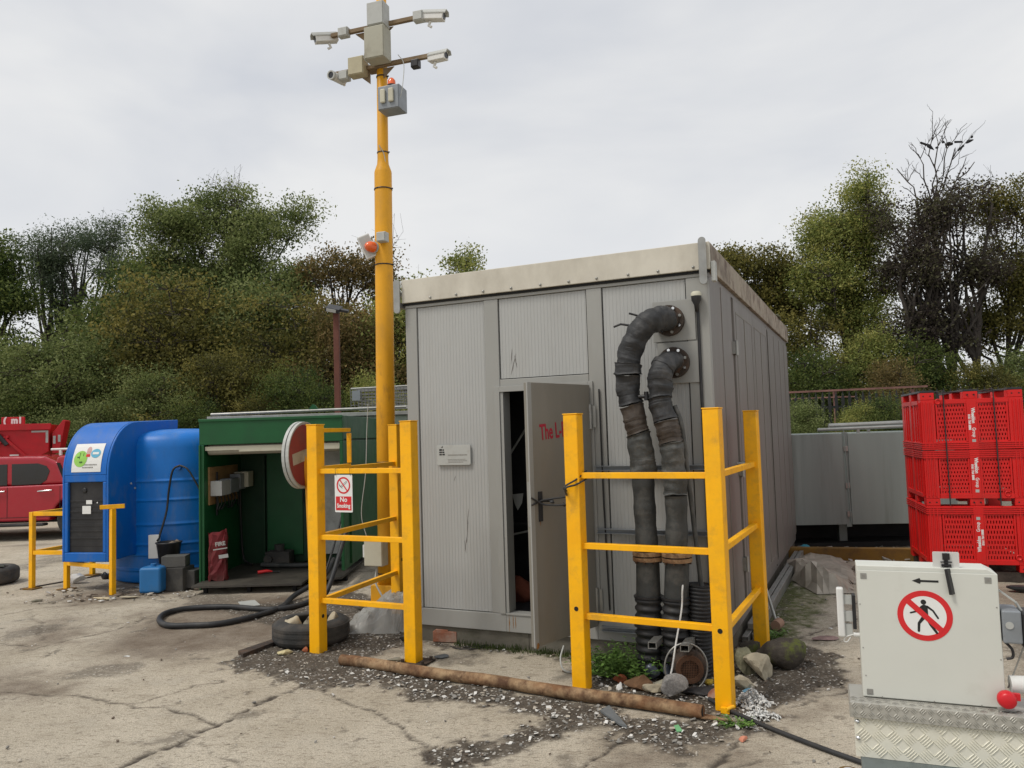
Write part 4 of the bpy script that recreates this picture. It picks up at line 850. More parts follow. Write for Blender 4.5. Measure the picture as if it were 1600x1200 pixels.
    Mt = facing((cw/2, -.0105, (bl+bh)/2), (0, -1, 0)) @ Matrix.Rotation(R(rot), 4, 'Z')
    text('box_lettering', 'Wheeldon', .046, m_signwh, t, Mt @ Matrix.Translation((-.165, .010, 0)), ext=.0006, bold=.0018, ax='LEFT', sx=.80)
    text('box_lettering', 'Group', .046, m_signwh, t, Mt @ Matrix.Translation((.036, .010, 0)), ext=.0006, bold=.0008, ax='LEFT', sx=.80)
    text('box_lettering', '0161 764 8888', .029, m_signwh, t, Mt @ Matrix.Translation((-.02, -.026, 0)), ext=.0006, bold=.0015, sx=.9)
    q = MB(); q.prism([(.155, -.012), (.185, -.012), (.185, .022), (.155, .022)], Mt, 0, .0006); q.build('grey_emblem', m_lgrey, t)
    return t
zc = [.175, .765, 1.335, 1.925]
crate(.10, .762, False, 'bottom red slotted pallet box of the stack, its lettering reading upwards', False, (.8, .15))
crate(.765, 1.332, False, 'middle red slotted pallet box between the two others of the stack', True, (cw-.19, .12))
crate(1.335, 1.93, True, 'topmost red slotted pallet box, turned upside down with black skids on top', True, (.16, .50))
for x, lab in ((.215, 'left black strap round the upper two red boxes'), (.67, 'right black strap round the upper two red boxes')):
    q = MB(); s_ = .028
    q.bar((x, -.020, .77), (x-.005, -.022, 1.95), .004, .012) ; q.bar((x-.005, -.022, 1.95), (x-.005, cdp+.01, 1.95), .012, .004); q.bar((x, cdp+.02, .77), (x, cdp+.02, 1.95), .004, .012)
    o = q.build('strap', m_blkp); o.matrix_world = Matrix.Translation(C0) @ rotz(yc); tag(o, lab, 'strap')
q = MB(); q.bb(.02, cw-.02, .03, .12, .0, .099); q.bb(.02, cw-.02, .5, .6, .0, .099); q.bb(.02, cw-.02, .95, 1.05, .0, .099); o = q.build('timber_bearers', m_rustd); o.matrix_world = Matrix.Translation(C0) @ rotz(yc); tag(o, 'dark timber bearers under the bottom red box', 'timber')
# ---------------------------------------------------------------- grey steel doors behind
Dl = at(1222, 800, 10.4); Dr = at(1500, 760, 9.9); 
yg = math.atan2(-.22, 2.0); zt_ = at(1300, 678, 10.2).z; zb_ = at(1300, 822, 10.2).z
gd = thing('steel_cabinet', 'low grey steel double doored tank cabinet raised above the ground behind the yard', 'cabinet', (Dl.x-.3, Dl.y+.03, 0), yg)
wd2 = 1.32
xm = (at(1330, 750, 10.2)-Vector((Dl.x-.3, Dl.y, 0))).x
for x0, x1, kx in ((.0, xm-.035, xm-.92), (xm+.035, xm+1.35, xm+.82)):
    q = MB(); q.bb(x0, x1, 0, .04, zb_, zt_); o = q.build('door', m_steelg, gd, bev=.004)
    q = MB(); q.lathe((kx, -.001, (zt_+zb_)/2), [(.0001, .04), (.022, .035), (.028, .02), (.02, 0)], 14, axis=(0, -1, 0)); q.build('knob', m_chrome, o)
q = MB(); q.bb(xm-.033, xm+.033, .012, .05, zb_-.03, zt_+.02); q.tube([(xm+.02, -.01, zb_), (xm-.015, -.01, zt_+.05)], .006, 6); o = q.build('centre_post', m_steelg, gd)
for z in (zt_-.2, zt_-.68, zt_-1.05):
    q = MB(); q.bb(xm-.025, xm+.03, -.008, .011, z-.035, z+.035); q.build('hinge', m_steel, gd, bev=.003)
q = MB(); q.bb(-.02, xm+1.5, .051, 1.3, zt_-.05, zt_+.0); q.bb(-.02, xm+1.4, .055, 1.25, zb_, zb_+.04); q.bb(-.02, .0, .055, 1.2, zb_+.041, zt_-.051); q.bb(-.02, xm+1.4, 1.2, 1.24, zb_+.041, zt_-.051)
for x in (.1, xm, xm+1.3): q.bb(x-.05, x+.05, .3, .4, .0, zb_-.001)
q.build('tank_body', m_steelg, gd)
pz = zt_+.02
for i, (x0, x1, y, z, r_, lab) in enumerate(((1.05, 2.5, .35, .10, .035, 'upper grey pipe lying along the top of the steel cabinet'), (.85, 2.4, .15, .055, .022, 'thin lower pipe along the front edge of the steel cabinet top'))):
    q = MB(); q.tube([(x0, y, zt_+z), (x1, y, zt_+z+.02)], r_, 12); q.bb(x0+.5, x0+.53, y-.02, y+.02, zt_, zt_+z); q.bb(x1-.3, x1-.27, y-.02, y+.02, zt_, zt_+z)
    o = q.build('pipe', m_steel); o.matrix_world = Matrix.Translation((Dl.x-.3, Dl.y+.03, 0)) @ rotz(yg); tag(o, lab, 'pipe')
B0 = at(1236, 862, 9.75); B1 = at(1436, 868, 9.25)
q = MB(); q.bar((B0.x-.25, B0.y+.03, .07), (B1.x+.3, B1.y, .07), .12, .15); tag(q.build('steel_beam', m_ochre, bev=.006), 'ochre rusty steel beam lying on the ground in front of the grey cabinet', 'beam')
q = MB(); a = at(1240, 840, 10.15); q.bb(a.x-.4, a.x+2.4, 10.45, 11.6, .0, .07); q.bb(a.x-.4, a.x+2.4, 10.9, 11.0, .071, .40); tag(q.build('gap_filler', m_dark), 'dark tray added to blacken the shaded gap under the grey steel cabinet', 'filler')  # black slab and back board added where the gap is only in shade
# palisade fence and red rail behind
fz = thing('palisade_fence', 'dark steel palisade fence under the trees at the right', 'fence', (6.2, 19.0, 0), -.04)
q = MB(); rg = random.Random(5)
for i in range(70):
    x = i*.16; q.bb(x, x+.07, 0, .02, .0, 2.25); q.prism([(x, 2.25), (x+.07, 2.25), (x+.035, 2.4)], facing((0, 0, 0), (0, -1, 0)), -.02, 0)
q.build('pales', m_fence, fz)
for z in (.4, 2.0): q = MB(); q.bb(-.1, 11.3, .021, .07, z, z+.06); q.build('fence_rail', m_fence, fz)
a = at(1232, 614, 20.5); b = at(1425, 606, 20.5); q = MB(); q.bar((a.x-1, 20.5, a.z), (b.x+.4, 20.5, b.z+.03), .05, .05); q.bar((a.x-1, 20.5, a.z-.16), (b.x-1.5, 20.5, b.z-.18), .05, .03)
for x in (a.x-.5, a.x+1.2, b.x): q.bb(x, x+.08, 20.54, 20.6, 0, a.z)
tag(q.build('barrier_rail', mat('faded_red_rail', (.22, .11, .09), .7, var=.5, scale=2)), 'faded red and white rail beyond the palisade fence', 'rail')
# ---------------------------------------------------------------- green container
gl = Vector((-3.56, 8.87, 0)); gw = 1.63; gD = 2.6; gz = at(313, 655.6, 8.87).z
gc = thing('green_container', 'dark green open fronted steel container with its roller shutter pushed up', 'container', gl, -.012)
z1_ = gz-.29
q = MB(); q.bb(0, gw, 0, .05, z1_, gz); q.bb(-.005, gw+.005, -.012, .0-.0005, gz-.03, gz+.004); q.build('front_header', m_green, gc, bev=.006)
q = MB(); q.bb(0, .055, 0, gD, .06, z1_-.001); q.bb(.0, .02, -.018, -.001, .0, z1_); q.build('left_wall', m_green, gc, bev=.004)
q = MB(); q.bb(gw-.035, gw, .0, gD, .17, z1_-.001); q.bb(gw+.0005, gw+.02, .3, .34, .2, z1_); q.build('right_wall', m_green, gc, bev=.004)
q = MB(); q.bb(.0, gw, .051, gD, z1_+.02, gz); q.bb(.056, gw-.036, .10, gD-.04, z1_-.01, z1_+.019); q.build('roof', m_green, gc, bev=.004)
q = MB(); q.bb(.056, gw-.036, 1.15, 1.19, .10, z1_-.011); q.bb(.35, .38, 1.09, 1.15, .12, 1.45); q.bb(.86, .96, 1.10, 1.15, .12, 1.45); q.build('inner_wall', m_green_shade, gc, bev=.003); q = MB(); q.bb(.40, .85, 1.12, 1.149, .2, 1.5); q.build('inner_panel', m_green, gc, bev=.003)
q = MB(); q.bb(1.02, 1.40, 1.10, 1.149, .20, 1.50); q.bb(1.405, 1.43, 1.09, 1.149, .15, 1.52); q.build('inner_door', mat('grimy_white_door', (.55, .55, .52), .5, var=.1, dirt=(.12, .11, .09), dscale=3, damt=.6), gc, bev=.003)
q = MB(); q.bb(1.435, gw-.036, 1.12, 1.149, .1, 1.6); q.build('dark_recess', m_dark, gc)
q = MB(); q.bb(.03, gw-.40, -.30, 1.148, .075, .10); q.bb(gw-.40, gw-.036, .0, 1.148, .075, .10); q.build('floor_plate', mat('oily_floor_dimmed', (.04, .036, .03), .55, var=.3, dirt=(.10, .09, .07), dscale=3), gc, bev=.002)  # floor colour lowered too, putting in the dimness of the interior
q = MB()
for x in (.12, .6, 1.1): q.bb(x, x+.04, -.2, -.16, .0, .074)
q.bb(.1, gw-.05, .3, .36, 0, .074); q.bb(.1, gw-.05, 2.2, 2.26, 0, .16); q.build('feet', m_dark, gc)
q = MB(); q.cyl((.08, .10, z1_-.055), (gw-.05, .10, z1_-.055), .062, n=20); q.build('shutter_roll', mat('grimy_cream', (.34, .32, .26), .6, var=.15, dirt=(.12, .1, .07), dscale=4, damt=.7, stretch=(.4, 1, 1)), gc)
q = MB(); q.bb(.06, gw-.04, .02, .05, z1_-.065, z1_-.02); q.bb(.45, gw-.04, .01, .019, z1_-.085, z1_-.06); sh_ = q.build('shutter_lath', m_cream, gc)
q = MB(); q.bar((.09, .28, .80), (.09, .29, 1.30), .015, .02); q.build('conduit', m_blkp, gc)
# electric board on the left inner wall
eb = thing('switch_board', 'plywood board with dusty grey switch boxes inside the green container', 'switch board', gl+Vector((.056, .08, 0)))
q = MB(); q.bb(0, .018, .03, .95, .93, 1.36); q.build('board', m_wood, eb, bev=.002)
for y0, y1, z0, z1, m, nm in ((.05, .33, 1.03, 1.20, m_lgrey, 'switch_box'), (.34, .62, 1.04, 1.21, m_mgrey, 'switch_box'), (.66, .86, 1.06, 1.25, m_mgrey, 'switch_box'), (.80, .99, 1.08, 1.27, m_cream, 'isolator_box')):
    q = MB(); q.bb(.0185, .15 if m is not m_cream else .20, y0, y1, z0, z1); o = q.build(nm, m, eb, bev=.006)
    if m is m_cream:
        q = MB(); q.cyl((.11, y0-.0005, 1.17), (.11, y0-.02, 1.17), .035, n=14); q.build('red_switch', m_signred, o)
q = MB(); rg = random.Random(9)
for k in range(7):
    y = .08+.11*k; q.tube(spline([(.08, y, 1.04), (.09, y+.02, .95), (.07, y+rg.uniform(-.05, .1), .86), (.05, y+rg.uniform(.0, .2), .90)], 5), .008, 6)
q.tube(spline([(.06, .9, 1.05), (.06, .93, .6), (.08, .95, .2), (.2, .9, .11)], 6), .014, 6); q.build('cables', m_blkp, eb)
q = MB(); q.bb(.056, .06, .42, .52, .62, .72); o = q.build('notice', m_cream); o.location = gl; tag(o, 'small pale notice stuck inside the green container below the switch board', 'notice')
q = MB(); ch = Vector((gl.x+1.0, gl.y+1.02, 0)); q.bb(-.16, -.02, 0, .10, 1.30, 1.62); cb = thing('control_panel', 'grey control panel case hanging on the inner green wall behind the round sign', 'control panel', ch); q.build('case', m_lgrey, cb, bev=.005)  # control panel on the back wall of the green container
q = MB(); q.bb(-.14, -.0, -.0, .09, 1.05, 1.20); q.build('label_box', m_white, cb, bev=.003)
q = MB(); q.bb(-.15, -.02, -.0, .09, 1.22, 1.29); q.cyl((-.09, -.001, 1.5), (-.09, -.02, 1.5), .03); q.build('dark_module', m_blkp, cb)
q = MB(); [q.tube(spline([(-.1+.03*k, .05, 1.05), (-.12+.04*k, .04, .9), (-.05+.02*k, .05, .75), (-.02, .06, .9)], 5), .007, 6) for k in range(3)]; q.build('cables', m_blkp, cb)
q = MB(); q.tube(spline([(gl.x+.45, gl.y+.75, .14), (gl.x+.9, gl.y+.70, .13), (gl.x+1.5, gl.y+.72, .14)], 5), .028, 10); tag(q.build('dark_pipe', m_pipe), 'dark pipe lying across the floor plate of the green container', 'pipe')
nz_ = thing('fuel_nozzle', 'small red nozzle lying on the floor plate of the green container', 'nozzle', gl+Vector((.62, .35, .10)), .2)
q = MB(); q.tube([(-.08, 0, .02), (.02, 0, .03), (.08, .01, .02)], [.02, .018, .008], 8); q.build('grip', m_signred, nz_); q = MB(); q.tube([(.08, .01, .02), (.16, .02, .01)], .009, 8); q.build('spout', m_blkp, nz_)
q = MB(); q.box((0, 0, .09), (.3, .22, .18)); q.cyl((.0, 0, .18), (.0, 0, .26), .06); q.cyl((-.1, -.11, .1), (-.1, -.16, .1), .05); o = q.build('pump_unit', m_block, bev=.01); o.location = gl+Vector((.62, .92, .10)); tag(o, 'dark pump unit at the back wall of the green container', 'pump')
# red sack standing on the floor plate
sk = thing('red_sack', 'crumpled red paper sack standing on the floor of the green container', 'sack', gl+Vector((.20, .02, .10)), .2)
q = MB(); n = 20; V = []; lev = 9; rg = random.Random(11)
for i in range(lev):
    z = .52*i/(lev-1); 
    for j in range(n):
        a = 2*math.pi*j/n; c = math.cos(a); s_ = math.sin(a); e = .5
        V.append((.098*(abs(c)**e)*(1 if c > 0 else -1)*(1+.06*math.sin(i*2+j))+rg.uniform(-.008, .008), .07*(abs(s_)**e)*(1 if s_ > 0 else -1)*(1-.035*i)+rg.uniform(-.01, .01), z+.02*math.sin(j*1.9+i)+(.03*(c > 0) if i == lev-1 else 0)))
q.add(V, [(i*n+j, i*n+(j+1) % n, (i+1)*n+(j+1) % n, (i+1)*n+j) for i in range(lev-1) for j in range(n)]+[tuple(range((lev-1)*n, lev*n))], 0, False)
q.build('bag', mat('red_sack', (.14, .008, .012), .6, var=.25, scale=6, dirt=(.05, .04, .03), dscale=3, dlo=.45, damt=.9), sk)
Mk = facing((.035, -.078, .41), (0, -1, .02)) @ Matrix.Rotation(R(6), 4, 'Z'); text('sack_lettering', 'FIRE', .06, m_lgrey, sk, Mk, bold=.002); q = MB(); q.prism([(-.08, -.06), (.07, -.06), (.07, -.048), (-.08, -.048)], Mk, 0, .001); q.prism([(-.03, -.16), (.07, -.16), (.07, -.12), (-.03, -.12)], Mk, 0, .001); q.build('sack_print', m_lgrey, sk)
# pale green cabin with grey roof edge behind it
a = at(330, 648, 11.6); b = at(632, 640, 11.4)
kb = thing('flat_roofed_cabin', 'pale green cabin with a grey flat roof rail behind the green container', 'cabin', (a.x, 11.62, 0))
q = MB(); q.bb(0, b.x-a.x, 0, 1.6, 0, a.z-.09); q.build('walls', m_paleg, kb, bev=.005)
q = MB(); q.bb(-.05, b.x-a.x+.1, -.06, 1.66, a.z-.085, a.z-.03); q.tube([(0, -.03, a.z), (b.x-a.x, -.03, a.z+.03)], .022, 8); q.build('roof_rail', m_steel, kb, bev=.004)
pk = at(490, 641, 11.6); q = MB(); q.prism([(-.08, 0), (.08, 0), (.03, .07), (-.01, .09)], facing((pk.x, 11.62, a.z+.02), (0, -1, 0)), 0, .04); tag(q.build('tarpaulin_fold', m_green), 'small green peak of tarpaulin on the cabin roof', 'tarpaulin')
# wire cage
wc = at(594, 618, 11.9); wl = at(552, 636, 11.9); wr_ = at(640, 632, 11.9); cg = thing('wire_cage', 'grey wire mesh cage standing on the cabin roof behind the yellow pole', 'cage', (wl.x, 11.75, a.z+.03))
cwid = wr_.x-wl.x; hh = .30; q = MB()
for i in range(17): x = cwid*i/16; q.cyl((x, 0, 0), (x-.01, 0, hh), .005, n=4); q.cyl((x, .6, 0), (x-.01, .6, hh), .005, n=4)
for i in range(7): z = hh*i/6; q.cyl((0, 0, z), (cwid, 0, z+.02), .005, n=4); q.cyl((0, .6, z), (cwid, .6, z+.02), .005, n=4)
for i in range(6): y = .12*i; q.cyl((0, y, hh), (cwid, y, hh+.02), .004, n=4)
q.build('wire_mesh', m_mesh, cg)
for (x0, y0, x1, y1) in ((0, 0, cwid, 0), (0, .6, cwid, .6)):
    q = MB(); q.cyl((x0, y0, hh+.0), (x1, y1, hh+.02), .014, n=8); q.cyl((x0, y0, 0), (x1, y1, 0.01), .014, n=8); q.build('frame_bar', m_steel, cg)
q = MB(); q.bb(.02, .14, -.03, .01, .12, .27); q.build('tag_box', m_mgrey, cg)
# ---------------------------------------------------------------- hose on the ground
hp = [(-2.05, 8.85, .30), (-2.10, 8.55, .16), (-2.3, 8.15, .05)]+[tuple(g(x, y, .03)) for x, y in ((440, 948), (400, 962), (345, 974), (300, 977), (262, 977), (249, 968), (262, 957), (300, 950), (360, 948), (420, 952), (470, 945), (500, 930))]+[(-1.98, 8.3, .1), (-1.9, 8.8, .6)]
q = MB(); q.tube(spline(hp, 8), .026, 12); o = q.build('delivery_hose', m_black); tag(o, 'thick black hose looping over the concrete in front of the green container', 'hose')
q = MB(); q.tube(spline([(-1.98, 8.95, .75), (-2.02, 8.7, .45), (-2.1, 8.5, .12), (-2.2, 8.6, .03)], 8), .012, 8); tag(q.build('thin_cable', m_black), 'thin black cable hanging in the green container opening', 'cable')
# ---------------------------------------------------------------- blue tank with dispenser cabinet
bt = thing('blue_tank', 'big blue round moulded fuel tank with an arched cabinet on its front', 'tank', (-4.30, 10.12, 0))
zt = at(300, 668, 9.6).z; r0 = .78
pr = [(r0, 0), (r0, .02)]
ribs = [at(300, y, 9.35).z for y in (889, 865, 849, 818, 780, 750)]
zz = .02
prof = [(.0001, .01), (r0-.02, .01), (r0, .03)]
for z in sorted(ribs): prof += [(r0, z-.035), (r0, z-.014), (r0+.011, z-.007), (r0+.011, z+.007), (r0, z+.014), (r0, z+.035)]
prof += [(r0, zt-.24), (r0-.006, zt-.20), (r0-.02, zt-.15), (r0-.05, zt-.10), (r0-.11, zt-.06), (r0-.20, zt-.035), (r0-.40, zt-.012), (.0001, zt)]
q = MB(); q.lathe((0, 0, 0), prof, 72); tb = q.build('tank_body', m_blue2, bt)
q = MB(); hk = at(281, 730, 9.4)-Vector((-4.30, 10.12, 0)); q.box(hk+Vector((0, .04, .03)), (.03, .05, .10)); q.cyl(hk+Vector((0, .02, .0)), hk+Vector((0, -.05, .0)), .03, n=12); q.build('hose_hook', m_blue, bt, bev=.003)
q = MB(); B_ = Vector((-4.30, 10.12, 0)); q.tube(spline([at(281, 727, 9.33)-B_, at(270, 735, 9.3)-B_, at(264, 765, 9.3)-B_, at(260, 800, 9.28)-B_, at(249, 838, 9.2)-B_, at(246, 845, 9.15)-B_], 6), .012, 8); q.tube(spline([at(281, 727, 9.33)-B_, at(293, 733, 9.3)-B_, at(305, 752, 9.3)-B_, at(314, 770, 9.32)-B_, at(318, 785, 9.35)-B_], 6), .011, 8); q.build('hanging_hose', m_black, bt)
# arched cabinet, local frame: x across the front, y back, z up
ya = -.19; cwk = .60; c0 = Vector((-4.60, 8.90, 0)); rootc = bt.location
Mk = Matrix.Translation(c0-Vector((-4.30, 10.12, 0))) @ rotz(ya) @ Matrix.Translation((-cwk, 0, 0))
zb2 = .335; ztop = at(230, 659, 9.6).z; ra = .60; rb = .50
side = [(0, zb2)]
for i in range(15):
    a = math.pi/2*i/14; side.append((rb-rb*math.cos(a), ztop-ra+ra*math.sin(a)))
side += [(1.30, ztop+.03), (1.29, ztop-.13), (1.12, ztop-.19), (.98, ztop-.24), (.93, ztop-.38), (.92, zb2+.06), (.55, zb2+.02)]
# outer skins: left and right cheeks, arched top, all as one wall; door opening left in the front
q = MB(); Mx = Mk @ Matrix(((0, 0, 1, 0), (1, 0, 0, 0), (0, 1, 0, 0), (0, 0, 0, 1)))    # prism xy -> (y,z), extrude -> x
q.prism(side, Mx, 0, .03); q.prism(side, Mx, cwk-.03, cwk)
zd0, zd1 = .44, 1.235
q.T = Mk; q.bb(.03, cwk-.03, 0, .05, zb2, zd0); q.bb(.03, .075, 0, .05, zd0, zd1); q.bb(cwk-.075, cwk-.03, 0, .05, zd0, zd1)
arc = side[1:17]; V = [(.03, y, z) for y, z in arc]+[(cwk-.03, y, z) for y, z in arc]; n = len(arc)
q.bb(.03, cwk-.03, 0.002, .05, zd1, arc[0][1]); 
q.add(V, [(i, n+i, n+i+1, i+1) for i in range(n-1)], 0, True); q.add([(.03, .05, zb2+.01), (cwk-.03, .05, zb2+.01), (cwk-.03, .93, zb2+.05), (.03, .93, zb2+.05)], [(0, 1, 2, 3)])
q.add([(.03, 1.299, ztop+.029), (cwk-.03, 1.299, ztop+.029), (cwk-.03, 1.289, ztop-.129), (.03, 1.289, ztop-.129)], [(0, 1, 2, 3)])
kc = q.build('arched_cabinet', m_blue, bt, bev=.010, seg=3)
q = MB(); q.T = Mk; q.bb(.078, cwk-.078, .030, .055, zd0+.003, zd1-.003); 
for z in (.60, .68, .82, .90, 1.02): q.bb(.09, cwk-.09, .022, .0295, z-.006, z+.012)
for z in (.56, .78, 1.0): q.bb(.09, cwk-.09, .0262, .0295, z-.05, z-.012)
dr = q.build('black_door', m_blkp, bt, bev=.004)
for a_, b_, c_, d_ in ((.30, .375, .985, 1.03), (.25, .36, .875, .965)): q = MB(); q.T = Mk; q.bb(a_, b_, .017, .0215, c_, d_); q.build('paper_label', m_signwh, dr)
q = MB(); q.T = Mk; q.cyl((.44, .0265, 1.0), (.44, .02, 1.0), .008, n=8); q.build('screw', m_signwh, dr)
q = MB(); q.T = Mk; q.lathe((.27, .029, 1.14), [(.03, 0), (.032, .006), (.02, .010), (.0001, .010)], 16, axis=(0, -1, 0)); q.cyl((.45, .0265, .60), (.45, .02, .60), .006, n=8); q.build('lock', m_blkp, dr)
for y, z in ((.38, 1.19), (.52, 1.185), (.45, 1.13)): q = MB(); q.T = Mk; q.cyl((cwk, y, z), (cwk+.008, y, z), .012, n=10); q.build('rivet', m_lgrey, bt)
# sticker on the curved front
def arcp(s):      # point & normal on arch from height fraction angle
    a = s; return (rb-rb*math.cos(a), ztop-ra+ra*math.sin(a)), Vector((0, -math.cos(a)/rb, math.sin(a)/ra)).normalized()
q = MB(); q.T = Mk; N_ = 8; a0, a1 = .05, .62; V = []
for i in range(N_+1):
    (y, z), nn_ = arcp(a0+(a1-a0)*i/N_); sk_ = .05*(i/N_); p = Vector((0, y, z))+nn_*.004
    V += [(.12, p.y, p.z), (.50, p.y, p.z)]
q.add(V, [(2*i, 2*i+1, 2*i+3, 2*i+2) for i in range(N_)]); stk = q.build('sticker', m_signwh, bt)
def onarc(u0, v0, pts, lift):       # place outline (u across, v along arc) on the arch
    out = []
    for u_, v_ in pts:
        (y, z), nn_ = arcp(a0+(a1-a0)*(v0+v_)); p = Vector((0, y, z))+nn_*lift; out.append((u0+u_, p.y, p.z))
    return out
for nm, u0, v0, ru, rv, m in (('green_roundel', .225, .45, .085, .28, mat('leaf_green_print', (.28, .55, .10), .5, var=.15)), ('pink_blob', .315, .72, .03, .16, mat('pink_print', (.55, .35, .33), .5)), ('blue_oval', .41, .63, .062, .16, mat('sky_blue_print', (.12, .42, .60), .5, var=.1))):
    q = MB(); q.T = Mk; n = 24; V = onarc(u0, v0, [(0, 0)]+[(ru*math.cos(2*math.pi*i/n), rv*math.sin(2*math.pi*i/n)) for i in range(n)], .0065 if nm != 'pink_blob' else .0055); q.add(V, [(0, 1+i, 1+(i+1) % n) for i in range(n)]); q.build(nm, m, stk)
q = MB(); q.T = Mk
for u0, v0, w_, h_, in ((.21, .55, .006, .22), (.195, .5, .03, .05), (.235, .33, .04, .05), (.255, .6, .006, .12)): q.add(onarc(u0, v0, [(-w_/2, -h_/2), (w_/2, -h_/2), (w_/2, h_/2), (-w_/2, h_/2)], .008), [(0, 1, 2, 3)])
q.build('roundel_lines', mat('dark_green_print', (.05, .12, .02), .5), stk)
q = MB(); q.T = Mk
q.add(onarc(.41, .63, [(-.04, -.04), (.04, -.04), (.04, .04), (-.04, .04)], .008), [(0, 1, 2, 3)]); q.build('oval_band', m_signwh, stk)
q = MB(); q.T = Mk
q.add(onarc(.31, .56, [(-.02, -.05), (.03, -.05), (.03, .04), (-.02, .04)], .0075), [(0, 1, 2, 3)]); q.build('red_mark', m_signred, stk)
q = MB(); q.T = Mk
for v0, w0, w1 in ((.24, .27, .45), (.15, .26, .40)):
    x = w0
    while x < w1: q.add(onarc(x, v0, [(0, -.02), (.012, -.02), (.012, .02), (0, .02)], .006), [(0, 1, 2, 3)]); x += .018
q.build('small_print', m_greyink, stk)
# cut down yellow barrier round the cabinet
f1, f2, f3 = g(50, 920), Vector((-5.22, 9.17, 0)), Vector((-4.48, 8.76, 0))
yb = thing('low_barrier', 'low yellow barrier frame standing round the blue arched cabinet, its top rail cut short', 'barrier', f2)
o2_ = f2; w_ = .052
def yp(p, h, nm='post'):
    q = MB(); q.box((p.x-o2_.x, p.y-o2_.y, h/2+.012), (w_, w_, h), rz=-.3); o = q.build(nm, m_yel2 if nm == 'x' else m_yel, yb, bev=.003)
    q = MB(); q.box((p.x-o2_.x, p.y-o2_.y, .006), (.16, .14, .01), rz=-.3); q.build('foot_plate', m_ochre, o)
yp(f1, .88); yp(f2, .90); 
p3 = f3; q = MB(); q.box((p3.x-o2_.x, p3.y-o2_.y, .47), (w_, w_, .94), rz=-.5); q.build('post', m_yel, yb, bev=.003)
def yr(a, b, z, nm='rail'):
    q = MB(); q.bar(Vector((a.x-o2_.x, a.y-o2_.y, z)), Vector((b.x-o2_.x, b.y-o2_.y, z)), .045, .045); q.build(nm, m_yel, yb, bev=.002)
d12 = (f2-f1).normalized()
f4 = f1+Vector((.25, .85, 0)); yp(f4, .88)
yr(f1+d12*.03, f2-d12*.03, .87); yr(f1+d12*.03, f2-d12*.03, .42)
d14 = (f4-f1).normalized(); yr(f1+d14*.03, f4-d14*.03, .87); yr(f1+d14*.03, f4-d14*.03, .42)
d23 = (f3-f2).normalized(); yr(f2+d23*.035, f3-d23*.035, .30)
yr(f3-Vector((.12, .04, 0)), f3+Vector((.11, .05, 0)), .965, 'cut_rail')
# clutter between the tanks
K = at(250, 900, 9.0)
jc = thing('jerrycan', 'small sky blue jerrycan on the ground beside the blue tank', 'jerrycan', g(240, 926))
q = MB(); q.box((0, 0, .15), (.24, .2, .28)); q.cyl((0, 0, .29), (0, 0, .32), .03); q.build('body', m_bluebit, jc, bev=.03, seg=4)
blk = g(272, 921); q = MB(); q.box((0, 0, .13), (.36, .24, .26)); q.box((.2, .05, .12), (.16, .2, .2)); o = q.build('concrete_block', m_block, bev=.008); o.location = blk; o.rotation_euler.z = -.15; tag(o, 'large dark block on the ground under the black bucket', 'block')
q = MB(); q.box((0, 0, .0), (.26, .18, .12)); o = q.build('grey_brick', mat('grey_block', (.09, .088, .082), .9, var=.2, bump=.4), bev=.004); o.location = blk+Vector((.03, -.02, .325)); o.rotation_euler.z = .1; tag(o, 'small grey block on top of the large dark block in front of the bucket', 'block')
q = MB(); q.box((0, 0, 0), (.24, .015, .02)); 
bk = thing('bucket', 'black plastic bucket holding a dirty cloth on top of the blocks', 'bucket', at(264, 879, 9.12))
q = MB(); q.lathe((0, 0, 0), [(.0001, .0), (.105, 0), (.135, .22), (.145, .225), (.145, .238), (.132, .238), (.102, .012), (.0001, .012)], 32); q.build('shell', m_blkp, bk)
q = MB(); q.rock((.05, .0, .20), (.20, .15, .10), 4, n=2, rz=.4); q.rock((.10, -.03, .245), (.08, .05, .05), 7, n=2); o = q.build('cloth', mat('dirty_cloth', (.20, .16, .12), .9, var=.4, scale=12)); o.location = bk.location; tag(o, 'dirty cloth lying in the black bucket', 'cloth')
q = MB(); q.bb(-.06, .06, 0, .05, 0, .27); o = q.build('white_carton', m_white, bev=.004); o.location = Vector((at(241, 877, 9.2).x, 9.18, .32)); tag(o, 'white carton on the jerrycan left of the black bucket', 'carton'); 
q = MB(); q.box((0, 0, 0), (.62, .1, .02)); 
def litter(name, px, py, d, m, label, cat, seed, rz=0, grp=None, n=2, amp=.3, z=0, flat=True):
    d = tuple(v*1.3 for v in d)
    q = MB(); q.rock((0, 0, 0), d, seed, n=n, rz=rz, amp=amp, flat=flat); o = q.build(name, m); p = g(px, py); o.location = (p.x, p.y, d[2]*.32+z); tag(o, label, cat, grp); return o
litter('rag', 225, 918, (.30, .12, .04), mat('grey_cloth', (.14, .16, .18), .9, var=.4, scale=12), 'grey flattened rag lying in front of the blue tank', 'rag', 31)
litter('plastic_litter', 118, 912, (.20, .16, .12), m_white, 'crumpled white plastic bag on the ground under the low yellow barrier', 'bag', 32)
litter('litter_scraps', 160, 936, (.30, .14, .03), mat('cream_scraps', (.50, .42, .28), .9, var=.4, scale=20), 'cream paper scraps on the concrete in front of the low barrier', 'paper', 33)
litter('black_can', 165, 905, (.10, .09, .10), m_blkp, 'small black canister on the ground behind the low barrier', 'canister', 34, n=3)
litter('litter_scraps', 205, 935, (.22, .10, .03), m_stone, 'pale scraps on the concrete right of the low barrier', 'rubble', 35)
litter('stone', 57, 940, (.10, .06, .03), m_conc, 'small dark stone on the concrete left of the low barrier', 'stone', 36)
